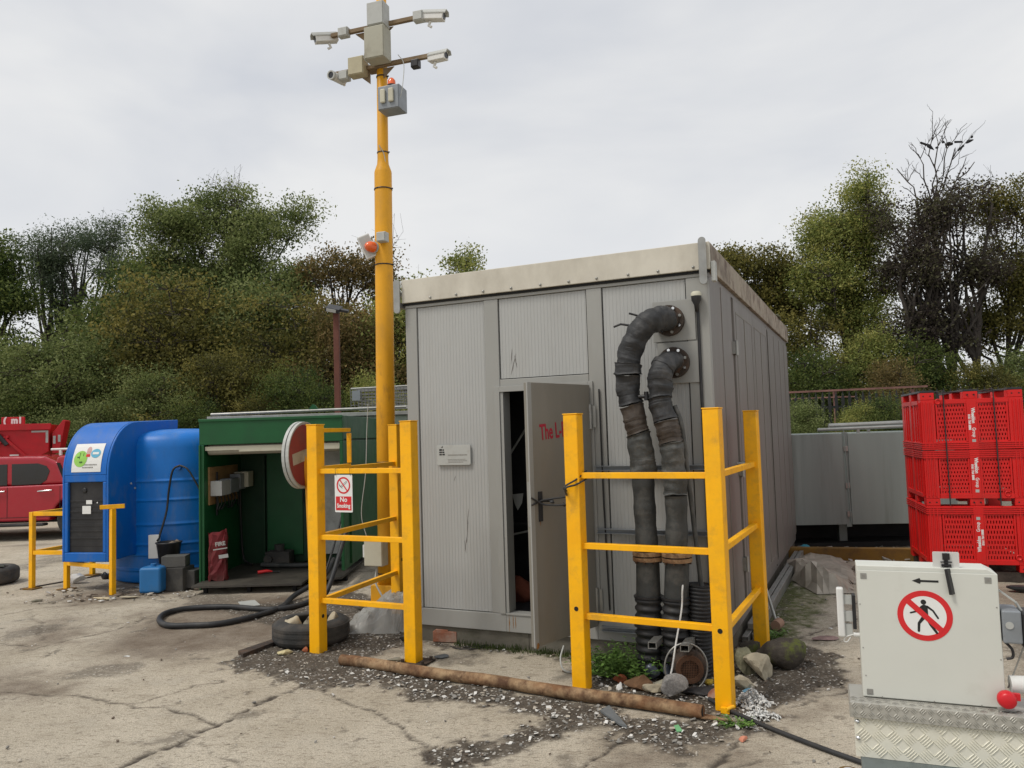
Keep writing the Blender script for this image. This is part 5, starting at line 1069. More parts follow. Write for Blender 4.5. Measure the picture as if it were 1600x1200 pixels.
# tyre at the left edge with a rag on it
t2 = thing('loose_tyre', 'old car tyre with a crumpled flap of rubber on top at the left edge', 'tyre', g(-14, 912)); t2.location.z = 0
q = MB(); q.lathe((0, 0, .005), tyre_prof(.30, .185, .20), 40); q.build('carcass', m_tyre, t2)
q = MB(); q.rock((.12, -.1, .23), (.3, .24, .05), 5, n=2, amp=.5, flat=True); q.build('rubber_flap', mat('olive_rag', (.045, .05, .04), .9, var=.3), t2)
q = MB(); a = g(32, 921); b = g(195, 893); q.bar(Vector((a.x, a.y, .004)), Vector((b.x, b.y, .004)), .03, .012); tag(q.build('steel_strip', m_rustd), 'thin rusty strip lying on the concrete behind the low barrier', 'steel strip')
# ---------------------------------------------------------------- pickup
pX = at(95, 800, 14.0).x; pu = thing('pickup_truck', 'crimson red double cab pickup with tinted windows parked behind the low barrier', 'pickup truck', (pX, 14.0, 0))
hw = .88
def sideprism(pts, y0, y1, nm, m, par=pu, bev=.03, seg=3):
    q = MB(); q.prism(pts, facing((0, 0, 0), (0, -1, 0)), -y1, -y0); return q.build(nm, m, par, bev=bev, seg=seg)
wh = .36; arch = lambda cx: [(cx+.44*math.cos(a), .34+.44*math.sin(a)) for a in [math.pi-i*math.pi/10 for i in range(11)]]
lowz = .34
body = [(-3.95, .42), (-3.50, lowz)]+arch(-3.02)[1:-1]+[(-2.52, lowz), (-.22, lowz)]+arch(.26)[1:-1]+[(.74, lowz), (1.45, .45), (1.47, .98), (-.0, .98), (-2.4, .95), (-3.75, .86), (-3.95, .70)]
sideprism(body, 0, 1.72, 'body', m_redp)
cabp = [(-2.42, .951), (-1.72, 1.44), (-1.35, 1.50), (-.35, 1.48), (-.10, 1.36), (.05, .981)]
sideprism(cabp, .07, 1.65, 'cab', m_redp, bev=.05)
sideprism([(-.02, .985), (-.15, 1.36), (-.12, 1.47), (.2, 1.51), (.98, 1.47), (1.2, .985)], .075, 1.64, 'canopy', m_redp, bev=.04)
for pts, nm in (([(-.92, .98), (-.92, 1.36), (-.45, 1.36), (-.30, 1.31), (-.24, 1.22), (-.30, 1.06), (-.40, .99)], 'rear_window'), ([(-1.0, .98), (-1.0, 1.36), (-1.45, 1.35), (-1.62, 1.25), (-1.95, .99)], 'front_window'), ([(.10, 1.05), (.0, 1.36), (.9, 1.34), (1.05, 1.06)], 'canopy_window')):
    q = MB(); q.prism(pts, facing((0, 0, 0), (0, -1, 0)), -.075, -.062); q.build(nm, m_glass, pu, bev=.004)
q = MB(); q.prism([(-.12, 1.36), (-.06, 1.36), (.10, .99), (.03, .99)], facing((0, 0, 0), (0, -1, 0)), -.073, -.065); q.build('pillar_gap', m_dark, pu)
dg_ = MB()
for x in (-.96, -.02, -1.98): dg_.bb(x, x+.008, -.003, .01, .42, .95)
dg_.bb(-1.97, -.03, -.003, .01, .41, .418); dg_.build('door_gap', m_dark, pu)
for x in (-.40, -1.24):
    q = MB(); q.tube([(x, -.02, .865), (x+.04, -.035, .87), (x+.20, -.035, .878), (x+.25, -.02, .88)], .014, 8); q.build('door_handle', m_chrome, pu)
q = MB(); q.bb(-2.4, -.25, -.10, .06, .26, .31); q.build('side_step', m_blkp, pu, bev=.02)
q = MB(); q.tube([(-.35, .3, 1.60), (1.2, .3, 1.60)], .022, 8); q.tube([(-.35, 1.4, 1.60), (1.2, 1.4, 1.60)], .022, 8); q.bb(-.2, -.16, .28, .32, 1.49, 1.59); q.bb(.9, .94, .28, .32, 1.47, 1.59); q.build('roof_bar', m_white, pu)
for x in (.26, -3.02):
    for y in (.12, 1.6):
        q = MB(); q.lathe((x, y, wh), [(.2, -.09), (.31, -.11), (.35, -.08), (wh, -.04), (wh, .04), (.35, .08), (.31, .11), (.2, .09)], 32, axis=(0, 1, 0)); o = q.build('wheel', m_tyre, pu)
        q = MB(); q.lathe((x, y, wh), [(.0001, .05), (.06, .05), (.17, .02), (.2, .05), (.205, -.06 if y < 1 else .06)], 24, axis=(0, -1, 0) if y < 1 else (0, 1, 0)); q.build('rim', m_steel, o)
q = MB(); q.bb(-3.2, 1.1, .2, 1.5, .30, .36); q.build('underbody', m_dark, pu)
q = MB(); q.bb(-3.97, -3.90, .15, .5, .66, .78); q.build('headlight', m_lgrey, pu, bev=.01)
q = MB(); q.bb(-3.97, -3.90, 1.22, 1.57, .66, .78); q.build('headlight', m_lgrey, pu, bev=.01)
# ---------------------------------------------------------------- red skip behind the pickup
Ys = 18.0; sk0 = at(76, 716, Ys); ztp = at(40, 664, Ys).z; skp = thing('red_skip', 'tall scuffed red skip with a raised end flap standing beyond the pickup', 'skip', (sk0.x, Ys, 0), .30)
q = MB(); q.prism([(-4.2, .25), (-.9, .55), (-.35, 1.35), (.0, 1.55), (.0, ztp), (-4.2, ztp)], facing((0, 0, 0), (0, -1, 0)), -1.2, 0); q.build('skip_body', m_skip, skp, bev=.01)
q = MB(); q.bb(-4.2, .05, -.06, .0-.001, ztp-.12, ztp+.02); q.bb(-1.12, -1.02, -.06, -.001, .4, ztp-.121); q.bar((-.9, -.04, 1.9), (-.35, -.04, 1.35), .04, .06); q.bar((-1.0, -.04, 1.75), (-.8, -.04, 1.92), .04, .05); q.build('ribs', m_skip, skp, bev=.004)
q = MB(); q.prism([(.06, 1.5), (.06, ztp-.2), (.28, ztp+.10), (.33, ztp+.07), (.24, ztp-.45), (.20, 1.5)], facing((0, 0, 0), (0, -1, 0)), -.55, -.05); q.build('end_flap', m_skip, skp, bev=.006)
q = MB(); q.bb(-.35, -.06, -.012, -.001, ztp-.18, ztp-.14); q.bb(-.06, -.01, -.012, -.001, ztp-.42, ztp-.14); q.bb(.08, .13, .03, .05, 1.72, 1.9); q.bb(.18, .23, .03, .05, 1.76, 1.92); q.build('reflective_strip', m_lgrey, skp)
q = MB(); q.bb(-.78, -.60, -.01, -.001, 1.42, 1.5); q.build('white_label', m_signwh, skp)
q = MB(); q.cyl((-1.0, -.06, 1.95), (-.82, -.06, 1.72), .05, n=10); q.build('damper', m_blkp, skp)
q = MB(); q.bb(-1.10, -.62, .5, .55, ztp+.03, ztp+.2); nb = q.build('name_board', m_skip, skp, bev=.01)
text('board_letters', '(  m1', .2, m_signwh, nb, facing((-.86, .49, ztp+.115), (0, -1, 0)), bold=.012, sx=.9)
# ---------------------------------------------------------------- camera mast
ma = -.32; mp_ = Vector((-1.295, 7.85, 0)); ms_ = thing('camera_mast', 'tall yellow tubular mast with two crossarms, rising beside the cabinet', 'mast', mp_, ma)
def az(py): return at(600, py, 7.85).z
q = MB(); zsh = az(268); zsh2 = az(258)
q.lathe((0, 0, 0), [(.0001, .16), (.092, .16), (.092, 2.0), (.088, zsh-.02), (.084, zsh), (.060, zsh2), (.056, zsh2+.05), (.050, 6.6), (.0001, 6.6)], 28); q.v = [(x+z*.011, y, z) for x, y, z in q.v]; q.build('pole', m_yel2, ms_)
q = MB(); q.box((0, 0, .10), (.24, .24, .20)); q.box((0, 0, .012), (.34, .34, .024)); q.build('base_box', m_yel2, ms_, bev=.005)
for y in (122, 240, 297, 415, 722, 895):
    z = az(y); rr_ = .060 if y < 260 else .0935; q = MB(); q.lathe((z*.011, 0, z), [(rr_-.005, -.006), (rr_, -.006), (rr_, .006), (rr_-.005, .006)], 24); q.box((rr_+.006+z*.011, 0, z), (.02, .01, .012)); q.build('cable_tie', m_blkp, ms_)
def tx(px, yo=-.10, py=85):                 # position along a crossarm for a surveyed bearing
    r_0 = ray(px, py); k = r_0.x/r_0.y; c_, s_ = math.cos(ma), math.sin(ma); X0 = mp_.x-yo*s_; Y0 = mp_.y+yo*c_
    return (k*Y0-X0)/(c_-k*s_)
def azp(px, py, yo=-.10):
    x = tx(px, yo); P = mp_+rotz(ma) @ Vector((x, yo, 0)); return at(px, py, P.y).z
zA, zB = at(598, 43, 7.8).z, at(598, 105, 7.8).z
arm = {}
for nm, z, xa, xb in (('upper', zA, tx(516), tx(672)), ('lower', zB, tx(522), tx(676))):
    q = MB(); q.bb(xa, xb, -.085, -.045, z-.02, z+.02); q.bb(-.09, .09, -.045, .05, z-.02, z+.02)
    for s_ in (-1, 1): q.prism([(s_*.055, -.02), (s_*.22, -.02), (s_*.055, -.16)][::s_], facing((0, -.04, z), (0, -1, 0)), -.01, 0)
    arm[nm] = q.build('crossarm', mat('weathered_crossarm', (.20, .14, .08), .75, .1, var=.2, scale=8, dirt=(.30, .27, .22), dscale=5, damt=.7), ms_, bev=.002)
def cctv(root_x, z, yaw, pitch, lab, ln=.24, r_=.045, bullet=False):
    wp = mp_+rotz(ma) @ Vector((root_x, -.065, 0)); c = thing('security_camera', lab, 'camera', (wp.x, wp.y, z), yaw, 'security cameras on the mast')
    Mq = Matrix.Rotation(pitch, 4, 'X'); q = MB(); q.T = Mq                                             # looks along local -y
    if bullet:
        q.cyl((0, .10, 0), (0, -.10, 0), r_, n=20); q.build('housing', m_white, c); q = MB(); q.T = Mq; ring(q, facing((0, -.101, 0), (0, -1, 0)), r_*.75, r_*1.05, -.02, .012, 20); q.build('hood', m_lgrey, c)
    else:
        q.prism([(-r_, -r_*.9), (r_, -r_*.9), (r_, r_*.5), (r_*.6, r_), (-r_*.6, r_), (-r_, r_*.5)], facing((0, 0, 0), (0, -1, 0)), -ln/2, ln/2); q.build('housing', m_white, c, bev=.005)
        q = MB(); q.T = Mq; q.prism([(-r_*1.12, r_*.3), (-r_*.7, r_*1.05), (r_*.7, r_*1.05), (r_*1.12, r_*.3), (r_*1.12, r_*.55), (r_*.75, r_*1.25), (-r_*.75, r_*1.25), (-r_*1.12, r_*.55)], facing((0, 0, 0), (0, -1, 0)), -ln/2, ln/2+.03); q.build('sunshield', m_lgrey, c)
    q = MB(); q.T = Mq; q.cyl((0, -ln/2-.0005 if not bullet else -.1, 0), (0, -(ln/2+.004) if not bullet else -.104, 0), r_*.72, n=18); q.build('lens', m_glass, c)
    q = MB(); q.tube([(0, .03, -r_), (0, .05, -r_-.04), (0, .02, -r_-.06)] if not bullet else [(0, .08, -.01), (0, .12, -.03)], .014, 8); q.build('bracket', m_white, c)
    return c
cctv(tx(507), azp(507, 58), R(-75+12), R(14), 'white camera at the left end of the upper crossarm, looking left')
cctv(tx(676), azp(676, 23), R(90-18), R(10), 'white camera at the right end of the upper crossarm, looking right', ln=.24)
cctv(tx(524), azp(524, 120), R(-25), R(5), 'round white camera at the left end of the lower crossarm', bullet=True)
cctv(tx(682), azp(682, 87), R(60), R(5), 'white camera at the right end of the lower crossarm beside a black box', ln=.20, r_=.042)
def mbox(px0, py0, px1, py1, m, lab, y0=-.19, y1=-.10, group='junction boxes on the mast', name='junction_box', cat='box', lid=True):
    x0, x1 = tx(px0, y0), tx(px1, y0); z1, z0 = azp((px0+px1)/2, py0, y0), azp((px0+px1)/2, py1, y0); o = thing(name, lab, cat, mp_, ma, group)
    q = MB(); q.bb(x0, x1, y0, y1, z0, z1); b = q.build('case', m, o, bev=.005)
    if lid: q = MB(); q.bb(x0+.006, x1-.006, y0-.008, y0-.0005, z0+.006, z1-.006); q.build('lid', m, o, bev=.004)
    return o, (x0, x1, z0, z1)
mbox(574, 2, 600, 38, m_lgrey, 'topmost grey box on the mast above the upper crossarm', -.20, -.06)
mbox(569, 40, 600, 90, mat('beige_steel', (.36, .35, .28), .5, var=.06, dirt=(.22, .2, .15), dscale=5), 'big beige box on the mast between the two crossarms', -.26, -.10)
mbox(528, 42, 543, 56, m_lgrey, 'small grey box on the upper crossarm beside the left camera', -.12, -.05)
mbox(646, 16, 661, 31, m_lgrey, 'small grey box on the upper crossarm beside the right camera', -.13, -.05)
mbox(543, 88, 567, 116, mat('tan_box', (.42, .38, .26), .55, var=.08, dirt=(.25, .22, .15), dscale=5), 'tan box standing on the left of the lower crossarm', -.15, -.04)
mbox(528, 110, 542, 124, m_lgrey, 'small grey box on the lower crossarm beside the round camera', -.12, -.04)
mbox(641, 92, 653, 104, m_blkp, 'small black box on the right of the lower crossarm', -.12, -.05)
sb, (x0, x1, z0, z1) = mbox(589, 133, 622, 170, m_mgrey, 'grey box with two cream socket covers under the lower crossarm', -.23, -.05, name='socket_box')
for k in (.27, .66):
    q = MB(); cx_ = x0+(x1-x0)*k; q.bb(cx_-.028, cx_+.028, -.262, -.239, z0+.06, z1-.04); q.build('socket_cover', m_cream, sb, bev=.012, seg=3)
bc = thing('beacon', 'orange beacon standing on the grey socket box high on the mast', 'beacon', mp_+rotz(ma) @ Vector((tx(611, -.19), -.19, z1+.012)), 0, 'orange beacons on the mast')
q = MB(); q.lathe((0, 0, 0), [(.0001, .075), (.02, .07), (.038, .045), (.042, .0)], 18); q.build('lens', m_orange, bc); q = MB(); q.cyl((0, 0, -.012), (0, 0, .001), .045); q.build('base', m_blkp, bc)
zlo = az(389); bc = thing('beacon', 'orange round beacon on the mast beside the white floodlight', 'beacon', mp_+rotz(ma) @ Vector((-.03, -.10, zlo)), ma, 'orange beacons on the mast')
q = MB(); q.lathe((0, 0, 0), [(.0001, .10), (.03, .09), (.052, .055), (.055, .0)], 18, axis=(-.3, -1, 0)); q.build('lens', m_orange, bc); q = MB(); q.cyl((0, .02, 0), (0, -.001, 0), .062); q.build('base', m_lgrey, bc)
mbox(582, 362, 596, 377, m_lgrey, 'small grey box on the mast just above the round orange beacon', -.17, -.09)
fl_ = thing('floodlight', 'white square floodlight tilted on the left side of the mast', 'floodlight', mp_+rotz(ma) @ Vector((tx(569), -.08, az(386))), ma+.5)
q = MB(); Mf = Matrix.Rotation(R(-24), 4, 'Y'); q.T = Mf; q.bb(-.075, .05, -.03, .03, -.12, .12); q.build('head', m_white, fl_, bev=.006)
q = MB(); q.T = Mf; q.bb(-.065, .042, -.034, -.0305, -.105, .105); q.build('glass', m_lgrey, fl_)
q = MB(); q.tube([(.06, 0, .05), (.12, .02, .02), (.06, 0, -.06)], .008, 6); q.tube([(.11, .02, .02), (.2, .05, .0)], .01, 6); q.build('bracket', m_blkp, fl_)
jb = thing('junction_box', 'cream junction box on the foot of the mast beside the barrier', 'box', mp_, ma, 'junction boxes on the mast')
zj0, zj1 = az(880), az(838); q = MB(); q.bb(-.14, .06, -.20, -.08, zj0, zj1); q.build('case', m_cream, jb, bev=.006); q = MB(); q.bb(-.134, .054, -.208, -.2005, zj0+.006, zj1-.006); q.build('lid', m_cream, jb, bev=.004); q = MB(); q.bb(-.17, -.1405, -.17, -.10, zj0+.08, zj0+.2); q.build('gland', m_white, jb)
q = MB(); q.tube(spline([(-.12, -.10, 1.98), (-.14, -.10, 1.7), (-.15, -.12, 1.3), (-.2, -.13, .9), (-.15, -.12, zj1)], 6), .004, 6); q.tube(spline([(-.03, -.14, zj0), (-.02, -.2, .25), (.06, -.22, .12), (.1, -.2, .02)], 6), .009, 6); q.tube(spline([(.05, -.08, 4.6), (.095, -.03, 4.4), (.1, -.02, 3.5), (.1, -.02, 2.0)], 6), .005, 6)
q.tube(spline([(tx(622), -.1, az(100)), (tx(632), -.12, az(118)), (tx(634), -.2, az(160)), (tx(628), -.2, az(176)), (tx(618), -.2, az(172))], 6), .004, 6); q.tube(spline([(-.05, -.16, az(92)), (-.06, -.15, az(100)), (-.02, -.1, az(108)), (0, -.08, az(98))], 6), .004, 6); q.build('cables', m_lgrey, ms_)
# ---------------------------------------------------------------- lamp post behind
lp = at(528, 640, 15.5); lt = at(529, 487, 15.5).z; lm = thing('lamp_post', 'red brown lamp post with a square floodlight in front of the trees', 'lamp post', (lp.x, 15.5, 0))
q = MB(); q.bb(-.055, .055, -.055, .055, 0, lt); q.build('post', m_redbr, lm, bev=.01)
q = MB(); q.T = Matrix.Translation((-.03, -.1, lt+.04)) @ Matrix.Rotation(R(12), 4, 'Y') @ Matrix.Rotation(R(25), 4, 'X'); q.bb(-.14, .14, -.12, .16, -.04, .04); q.bb(.141, .3, -.05, .05, -.02, .03); h_ = q.build('lamp_head', m_blkp, lm, bev=.008)
q = MB(); q.T = Matrix.Translation((-.03, -.1, lt+.04)) @ Matrix.Rotation(R(12), 4, 'Y') @ Matrix.Rotation(R(25), 4, 'X'); q.bb(-.11, .08, -.13, -.1205, -.03, .03); q.bb(-.11, .09, -.10, .12, -.046, -.0405); q.build('lamp_glass', m_lgrey, h_)
# ---------------------------------------------------------------- rusty pipe and rubble
pa = Vector((-1.30, 5.80, .042)); pb = Vector((1.02, 4.53, .045)); q = MB(); n = 18
q.tube([pa.lerp(pb, i/n)+Vector((0, .012*math.sin(i*.9), 0)) for i in range(n+1)], [.038+.001*math.sin(i*1.7) for i in range(n+1)], 18); rp_ = q.build('pipe_tube', m_rust)
ro = thing('rusty_pipe', 'long rusty steel pipe lying on the grit in front of the yellow barriers', 'pipe'); rp_.parent = ro
q = MB(); d = (pb-pa).normalized(); e_ = pb+d*.0; q.prism([(-.035, 0), (.035, 0), (.02, .10), (.005, .17), (-.012, .10)], Matrix.Translation(e_+Vector((0, 0, -.028))) @ rotz(math.atan2(d.y, d.x)-math.pi/2), 0, .006); q.build('torn_end', m_rust, ro)
q = MB(); q.tube([e_-d*.0+Vector((0, 0, 0)), e_+d*.003], .03, 12); q.build('bore', m_dark, ro)
q = MB(); q.box((0, 0, .05), (.20, .11, .085), rz=-.25); q.box((-.03, .0, .098), (.11, .09, .012), rz=-.2); o = q.build('brick', m_brick, bev=.012, seg=3); b_ = g(698, 1004); o.location = (b_.x, b_.y+.03, 0); tag(o, 'broken red brick with mortar lying against the cabinet plinth', 'brick')
litter('flat_stone', 683, 998, (.22, .12, .06), m_conc, 'flat dark stone lying left of the broken brick', 'stone', 42, rz=-.2)
litter('flat_stone', 690, 1027, (.11, .08, .025), m_slate, 'flat oval grey stone on the slab right of the barrier foot', 'stone', 43)
litter('flat_stone', 612, 1033, (.12, .08, .03), m_conc, 'dark lump of dirt on the slab left of the barrier foot', 'dirt', 44)
litter('flat_stone', 633, 1003, (.13, .10, .06), m_block, 'dark stone lying behind the middle barrier post', 'stone', 45)
litter('cobble', 1057, 1094, (.155, .13, .12), m_cob, 'round speckled granite cobble resting on the rusty pipe', 'cobble', 46, n=3, amp=.08, flat=False, z=.03)
litter('stone', 1027, 1085, (.17, .09, .07), m_stone, 'pale wedge shaped stone left of the granite cobble', 'stone', 47, rz=.3, n=3, z=.01)
litter('stone', 997, 1078, (.21, .13, .11), mat('brown_stone', (.13, .07, .035), .9, var=.3, scale=12, bump=.5), 'rough brown stone behind the rusty pipe', 'stone', 48, rz=-.3, n=3)
litter('stone', 970, 1066, (.12, .08, .05), mat('orange_tile', (.30, .09, .04), .85, var=.2, bump=.3), 'orange broken tile behind the rusty pipe', 'tile', 49)
litter('bottle_cap', 969, 1078, (.045, .045, .05), m_white, 'small white plastic cap beside the brown stone', 'cap', 50, n=3, flat=False)
litter('stone', 1036, 1072, (.16, .05, .05), m_cream, 'pale splinter lying behind the granite cobble', 'rubble', 51, rz=.4)
litter('glass_jar', 1024, 1066, (.11, .10, .10), mat('bluish_glass', (.12, .14, .18), .15, var=.3, spec=.8), 'bluish clear plastic bottle lying among the rubble', 'bottle', 52, n=3, flat=False, z=.02)
litter('glass_jar', 1046, 1068, (.06, .07, .10), bpy.data.materials['bluish_glass'], 'small bluish bottle neck beside the clear bottle', 'bottle', 53, n=3, flat=False, z=.02)
litter('yellow_scrap', 1109, 1070, (.06, .05, .05), mat('yellow_scrap', (.5, .36, .05), .7), 'yellow scrap right of the rusty motor', 'scrap', 54)
litter('black_cloth', 1095, 1083, (.28, .14, .06), m_blkp, 'black crumpled cloth in front of the rusty motor', 'cloth', 55, rz=.2, amp=.6)
litter('brick_piece', 1115, 1092, (.12, .08, .06), m_brick, 'brown brick piece left of the corner barrier post', 'brick', 56)
litter('stone', 1168, 1052, (.16, .14, .17), mat('lichen_stone', (.20, .19, .12), .95, var=.3, scale=14, dirt=(.4, .37, .28), dscale=8, bump=.6), 'tall lichen covered stone right of the corner barrier post', 'stone', 57, n=3)
litter('stone', 1185, 1058, (.22, .17, .15), m_stone, 'big pale rock between the corner post and the mossy boulder', 'rock', 58, rz=.3, n=3)
litter('stone', 1160, 1076, (.14, .10, .12), m_stone, 'pale stone at the foot of the corner barrier post', 'rock', 59, n=3)
litter('mossy_boulder', 1214, 1040, (.33, .24, .22), m_moss, 'mossy boulder lying right of the rear barrier post', 'boulder', 60, rz=-.1, n=3, amp=.1, flat=False)
litter('mossy_boulder', 1176, 1026, (.18, .15, .15), m_moss, 'smaller mossy boulder left of the rear barrier post', 'boulder', 61, n=3, amp=.1, flat=False)
litter('blue_scrap', 1170, 1083, (.10, .12, .03), mat('pale_blue_sheet', (.13, .27, .38), .6, var=.2), 'crumpled pale blue sheet beside the corner barrier post', 'scrap', 62, rz=.4)
def shreds(px, py, w_, d_, h_, n, label, seed):
    rs = random.Random(seed); q = MB(); b = g(px, py)
    for i in range(n):
        a = rs.uniform(0, 6.28); r = rs.random()**.7; c = Vector((r*math.cos(a)*w_/2, r*math.sin(a)*d_/2, h_*(1-r)*rs.random()+.006)); l = rs.uniform(.006, .02); u_ = Vector((rs.uniform(-1, 1), rs.uniform(-1, 1), rs.uniform(-.5, .6))).normalized()*l; v_ = u_.cross(Vector((rs.uniform(-1, 1), rs.uniform(-1, 1), 1))).normalized()*l*rs.uniform(.3, .8)
        q.add([c-u_, c+v_*.8, c+u_, c-v_], [(0, 1, 2, 3)]); q.add([c-u_, c+v_*.8, c+Vector((0, 0, l*.6)), c-v_], [(0, 1, 2), (0, 2, 3)])
    o = q.build('insulation_wad', m_white); o.location = b; tag(o, label, 'insulation')
shreds(1176, 1100, .20, .22, .10, 420, 'white wad of shredded insulation right of the corner post', 1)
shreds(1190, 1122, .22, .14, .05, 240, 'second smaller white shredded wad nearer the cable', 2)
litter('orange_chip', 1161, 1158, (.05, .045, .03), mat('salmon_chip', (.55, .22, .14), .9), 'salmon orange chip of brick on the bare concrete', 'brick chip', 65)
litter('slate_piece', 0, 0, (.1, .1, .1), m_slate, None, None, 1)
bpy.data.objects.remove(bpy.data.objects['slate_piece'])
A_ = [g(x, y) for x, y in ((938, 1116), (952, 1108), (962, 1120), (980, 1141), (968, 1137))]; q = MB(); q.prism([(p.x, p.y) for p in A_][::-1], Matrix.Translation((0, 0, .012)), 0, .012); tag(q.build('slate_shard', m_slate), 'grey pointed slate shard lying in the grit in front of the pipe', 'slate')
A_ = [g(x, y) for x, y in ((1053, 1139), (1060, 1137), (1067, 1147), (1058, 1148))]; q = MB(); q.prism([(p.x, p.y) for p in A_][::-1], Matrix.Translation((0, 0, .012)), 0, .006); tag(q.build('green_scrap', mat('green_scrap', (.15, .38, .18), .6)), 'small pale green scrap in the grit', 'scrap')
A_ = [g(x, y) for x, y in ((372, 1024), (424, 1006), (432, 1009), (380, 1029))]; q = MB(); q.prism([(p.x, p.y) for p in A_][::-1], Matrix.Translation((0, 0, .006)), 0, .03); tag(q.build('wood_offcut', m_rustd), 'dark wooden offcut on the concrete left of the tyre', 'wood')
litter('cream_lump', 446, 1024, (.12, .08, .04), mat('cream_lump', (.48, .42, .24), .9, var=.2, bump=.4), 'cream crumbly lump in front of the tyre', 'rubble', 70)
litter('orange_shard', 477, 1020, (.045, .04, .05), bpy.data.materials['orange_tile'], 'small orange shard in front of the tyre', 'shard', 71)
litter('white_chip', 198, 1026, (.055, .04, .012), m_white, 'white chip lying alone on the bare concrete', 'chip', 72)
A_ = [g(x, y) for x, y in ((372, 942), (398, 939), (407, 947), (378, 951))]; q = MB(); q.prism([(p.x, p.y) for p in A_][::-1], Matrix.Translation((0, 0, .006)), 0, .006); tag(q.build('grey_sheet', m_lgrey), 'pale flat sheet on the ground below the green container', 'sheet')
q = MB(); p = g(562, 953); q.cyl((p.x-.03, p.y, .05), (p.x+.03, p.y-.05, .05), .035, n=14); tag(q.build('tin_can', m_steel), 'small tin can on the ground left of the mast base', 'can')
q = MB(); p = g(938, 1022); q.cyl((p.x-.03, p.y, .03), (p.x+.04, p.y, .035), .032, n=14); tag(q.build('drink_can', mat('blue_white_can', (.1, .4, .6), .4, var=.9, scale=18)), 'crushed blue and white can by the plinth', 'can')
q = MB(); p = g(1218, 985); q.cyl((p.x-.04, p.y-.03, .045), (p.x+.02, p.y+.05, .05), .04, n=14); tag(q.build('clay_pipe', mat('clay_pipe', (.33, .20, .14), .8, var=.1)), 'short clay pipe end on the mossy ground by the cabinet side', 'pipe')
q = MB(); a = g(1213, 975); q.tube([a+Vector((0, 0, .02)), a+Vector((-.09, .12, .48))], .013, 8); tag(q.build('leaning_rod', m_steel), 'thin grey rod leaning against the cabinet side', 'rod')
# motor
mo = thing('rusty_motor', 'rusty round electric motor lying among the rubble below the hoses', 'motor', g(1083, 1076)+Vector((0, .12, .125)), -.12)
q = MB(); q.lathe((0, 0, 0), [(.0001, .10), (.10, .09), (.108, .06), (.108, -.12), (.09, -.14), (.0001, -.14)], 28, axis=(0, -1, 0)); 
for k in range(22):
    a = math.pi*2*k/22; q.box((math.cos(a)*.113, .02, math.sin(a)*.113), (.012, .16, .006), rot=Matrix.Rotation(-a, 3, 'Y'))
q.build('housing', m_rustd, mo)
q = MB(); ring(q, facing((0, -.103, -.01), (0, -1, 0)), .058, .088, -.01, .012, 28); q.build('fan_cowl', mat('brown_cowl', (.10, .05, .028), .8, var=.3, bump=.3), mo)
q = MB()
for k in range(-5, 6): s_ = math.sqrt(max(0, .058**2-(k*.0105)**2)); q.bb(k*.0105-.002, k*.0105+.002, -.108, -.104, -.01-s_, -.01+s_); q.bb(-s_, s_, -.1085, -.1081, -.01+k*.0105-.002, -.01+k*.0105+.002)
q.build('fan_grille', bpy.data.materials['brown_cowl'], mo)
q = MB(); q.prism(circ(.056, 24), facing((0, -.1005, -.01), (0, -1, 0)), 0, .001); q.build('fan_recess', m_dark, mo)
# galvanised hoop round the motor
q = MB(); c = g(1078, 1085)+Vector((0, .10, .14)); q.tube([c+Vector((.135*math.cos(a), -.02, .15*math.sin(a))) for a in [i*2*math.pi/32 for i in range(33)]], .006, 6); tag(q.build('wire_hoop', m_steel), 'thin metal hoop leaning over the rusty motor', 'hoop')
# cable running to the right and white lead
cp = [g(1108, 1092, .03), g(1145, 1112, .018), g(1190, 1132, .016), g(1240, 1152, .016), g(1290, 1171, .016), g(1335, 1187, .016), g(1380, 1203, .016)]
q = MB(); q.tube(spline(cp, 8), .013, 8); tag(q.build('power_cable', m_black), 'black power cable running over the concrete to the machine deck', 'cable')
q = MB(); q.tube(spline([p+Vector((-.01, .035, 0)) for p in cp[:5]], 8), .006, 6); tag(q.build('grey_lead', m_lgrey), 'thin grey lead beside the black power cable', 'cable')
q = MB(); a = MC @ Vector((2.30, -.40, .60)); q.tube(spline([a, a+Vector((-.01, 0, -.12)), MC @ Vector((2.27, -.5, .3)), MC @ Vector((2.25, -.6, .12)), MC @ Vector((2.2, -.62, .02))], 8), .006, 6); q.tube(spline([a, a+Vector((.03, .1, .02)), a+Vector((.05, .12, -.1))], 5), .006, 6); tag(q.build('white_lead', m_white), 'thin white lead hanging between the hoses and the motor', 'cable')
q = MB(); a = g(888, 1050); q.tube(spline([a+Vector((-.02, .1, .15)), a+Vector((-.05, .02, .08)), a+Vector((-.02, -.03, .015)), a+Vector((.12, -.06, .012)), a+Vector((.3, -.1, .012))], 6), .006, 6); tag(q.build('grey_lead', m_lgrey), 'thin pale lead looping round the foot of the left barrier post of the corner barrier', 'cable')
q = MB(); a = g(740, 1012); q.tube(spline([a+Vector((-.18, .03, .01)), a+Vector((-.1, -.06, .01)), a+Vector((.05, -.05, .01)), a+Vector((.13, .06, .015)), a+Vector((.05, .0, .01)), a+Vector((-.08, -.02, .012))], 6), .004, 6); tag(q.build('wire_loop', m_blkp), 'thin black wire loop on the slab beside the broken brick', 'wire')
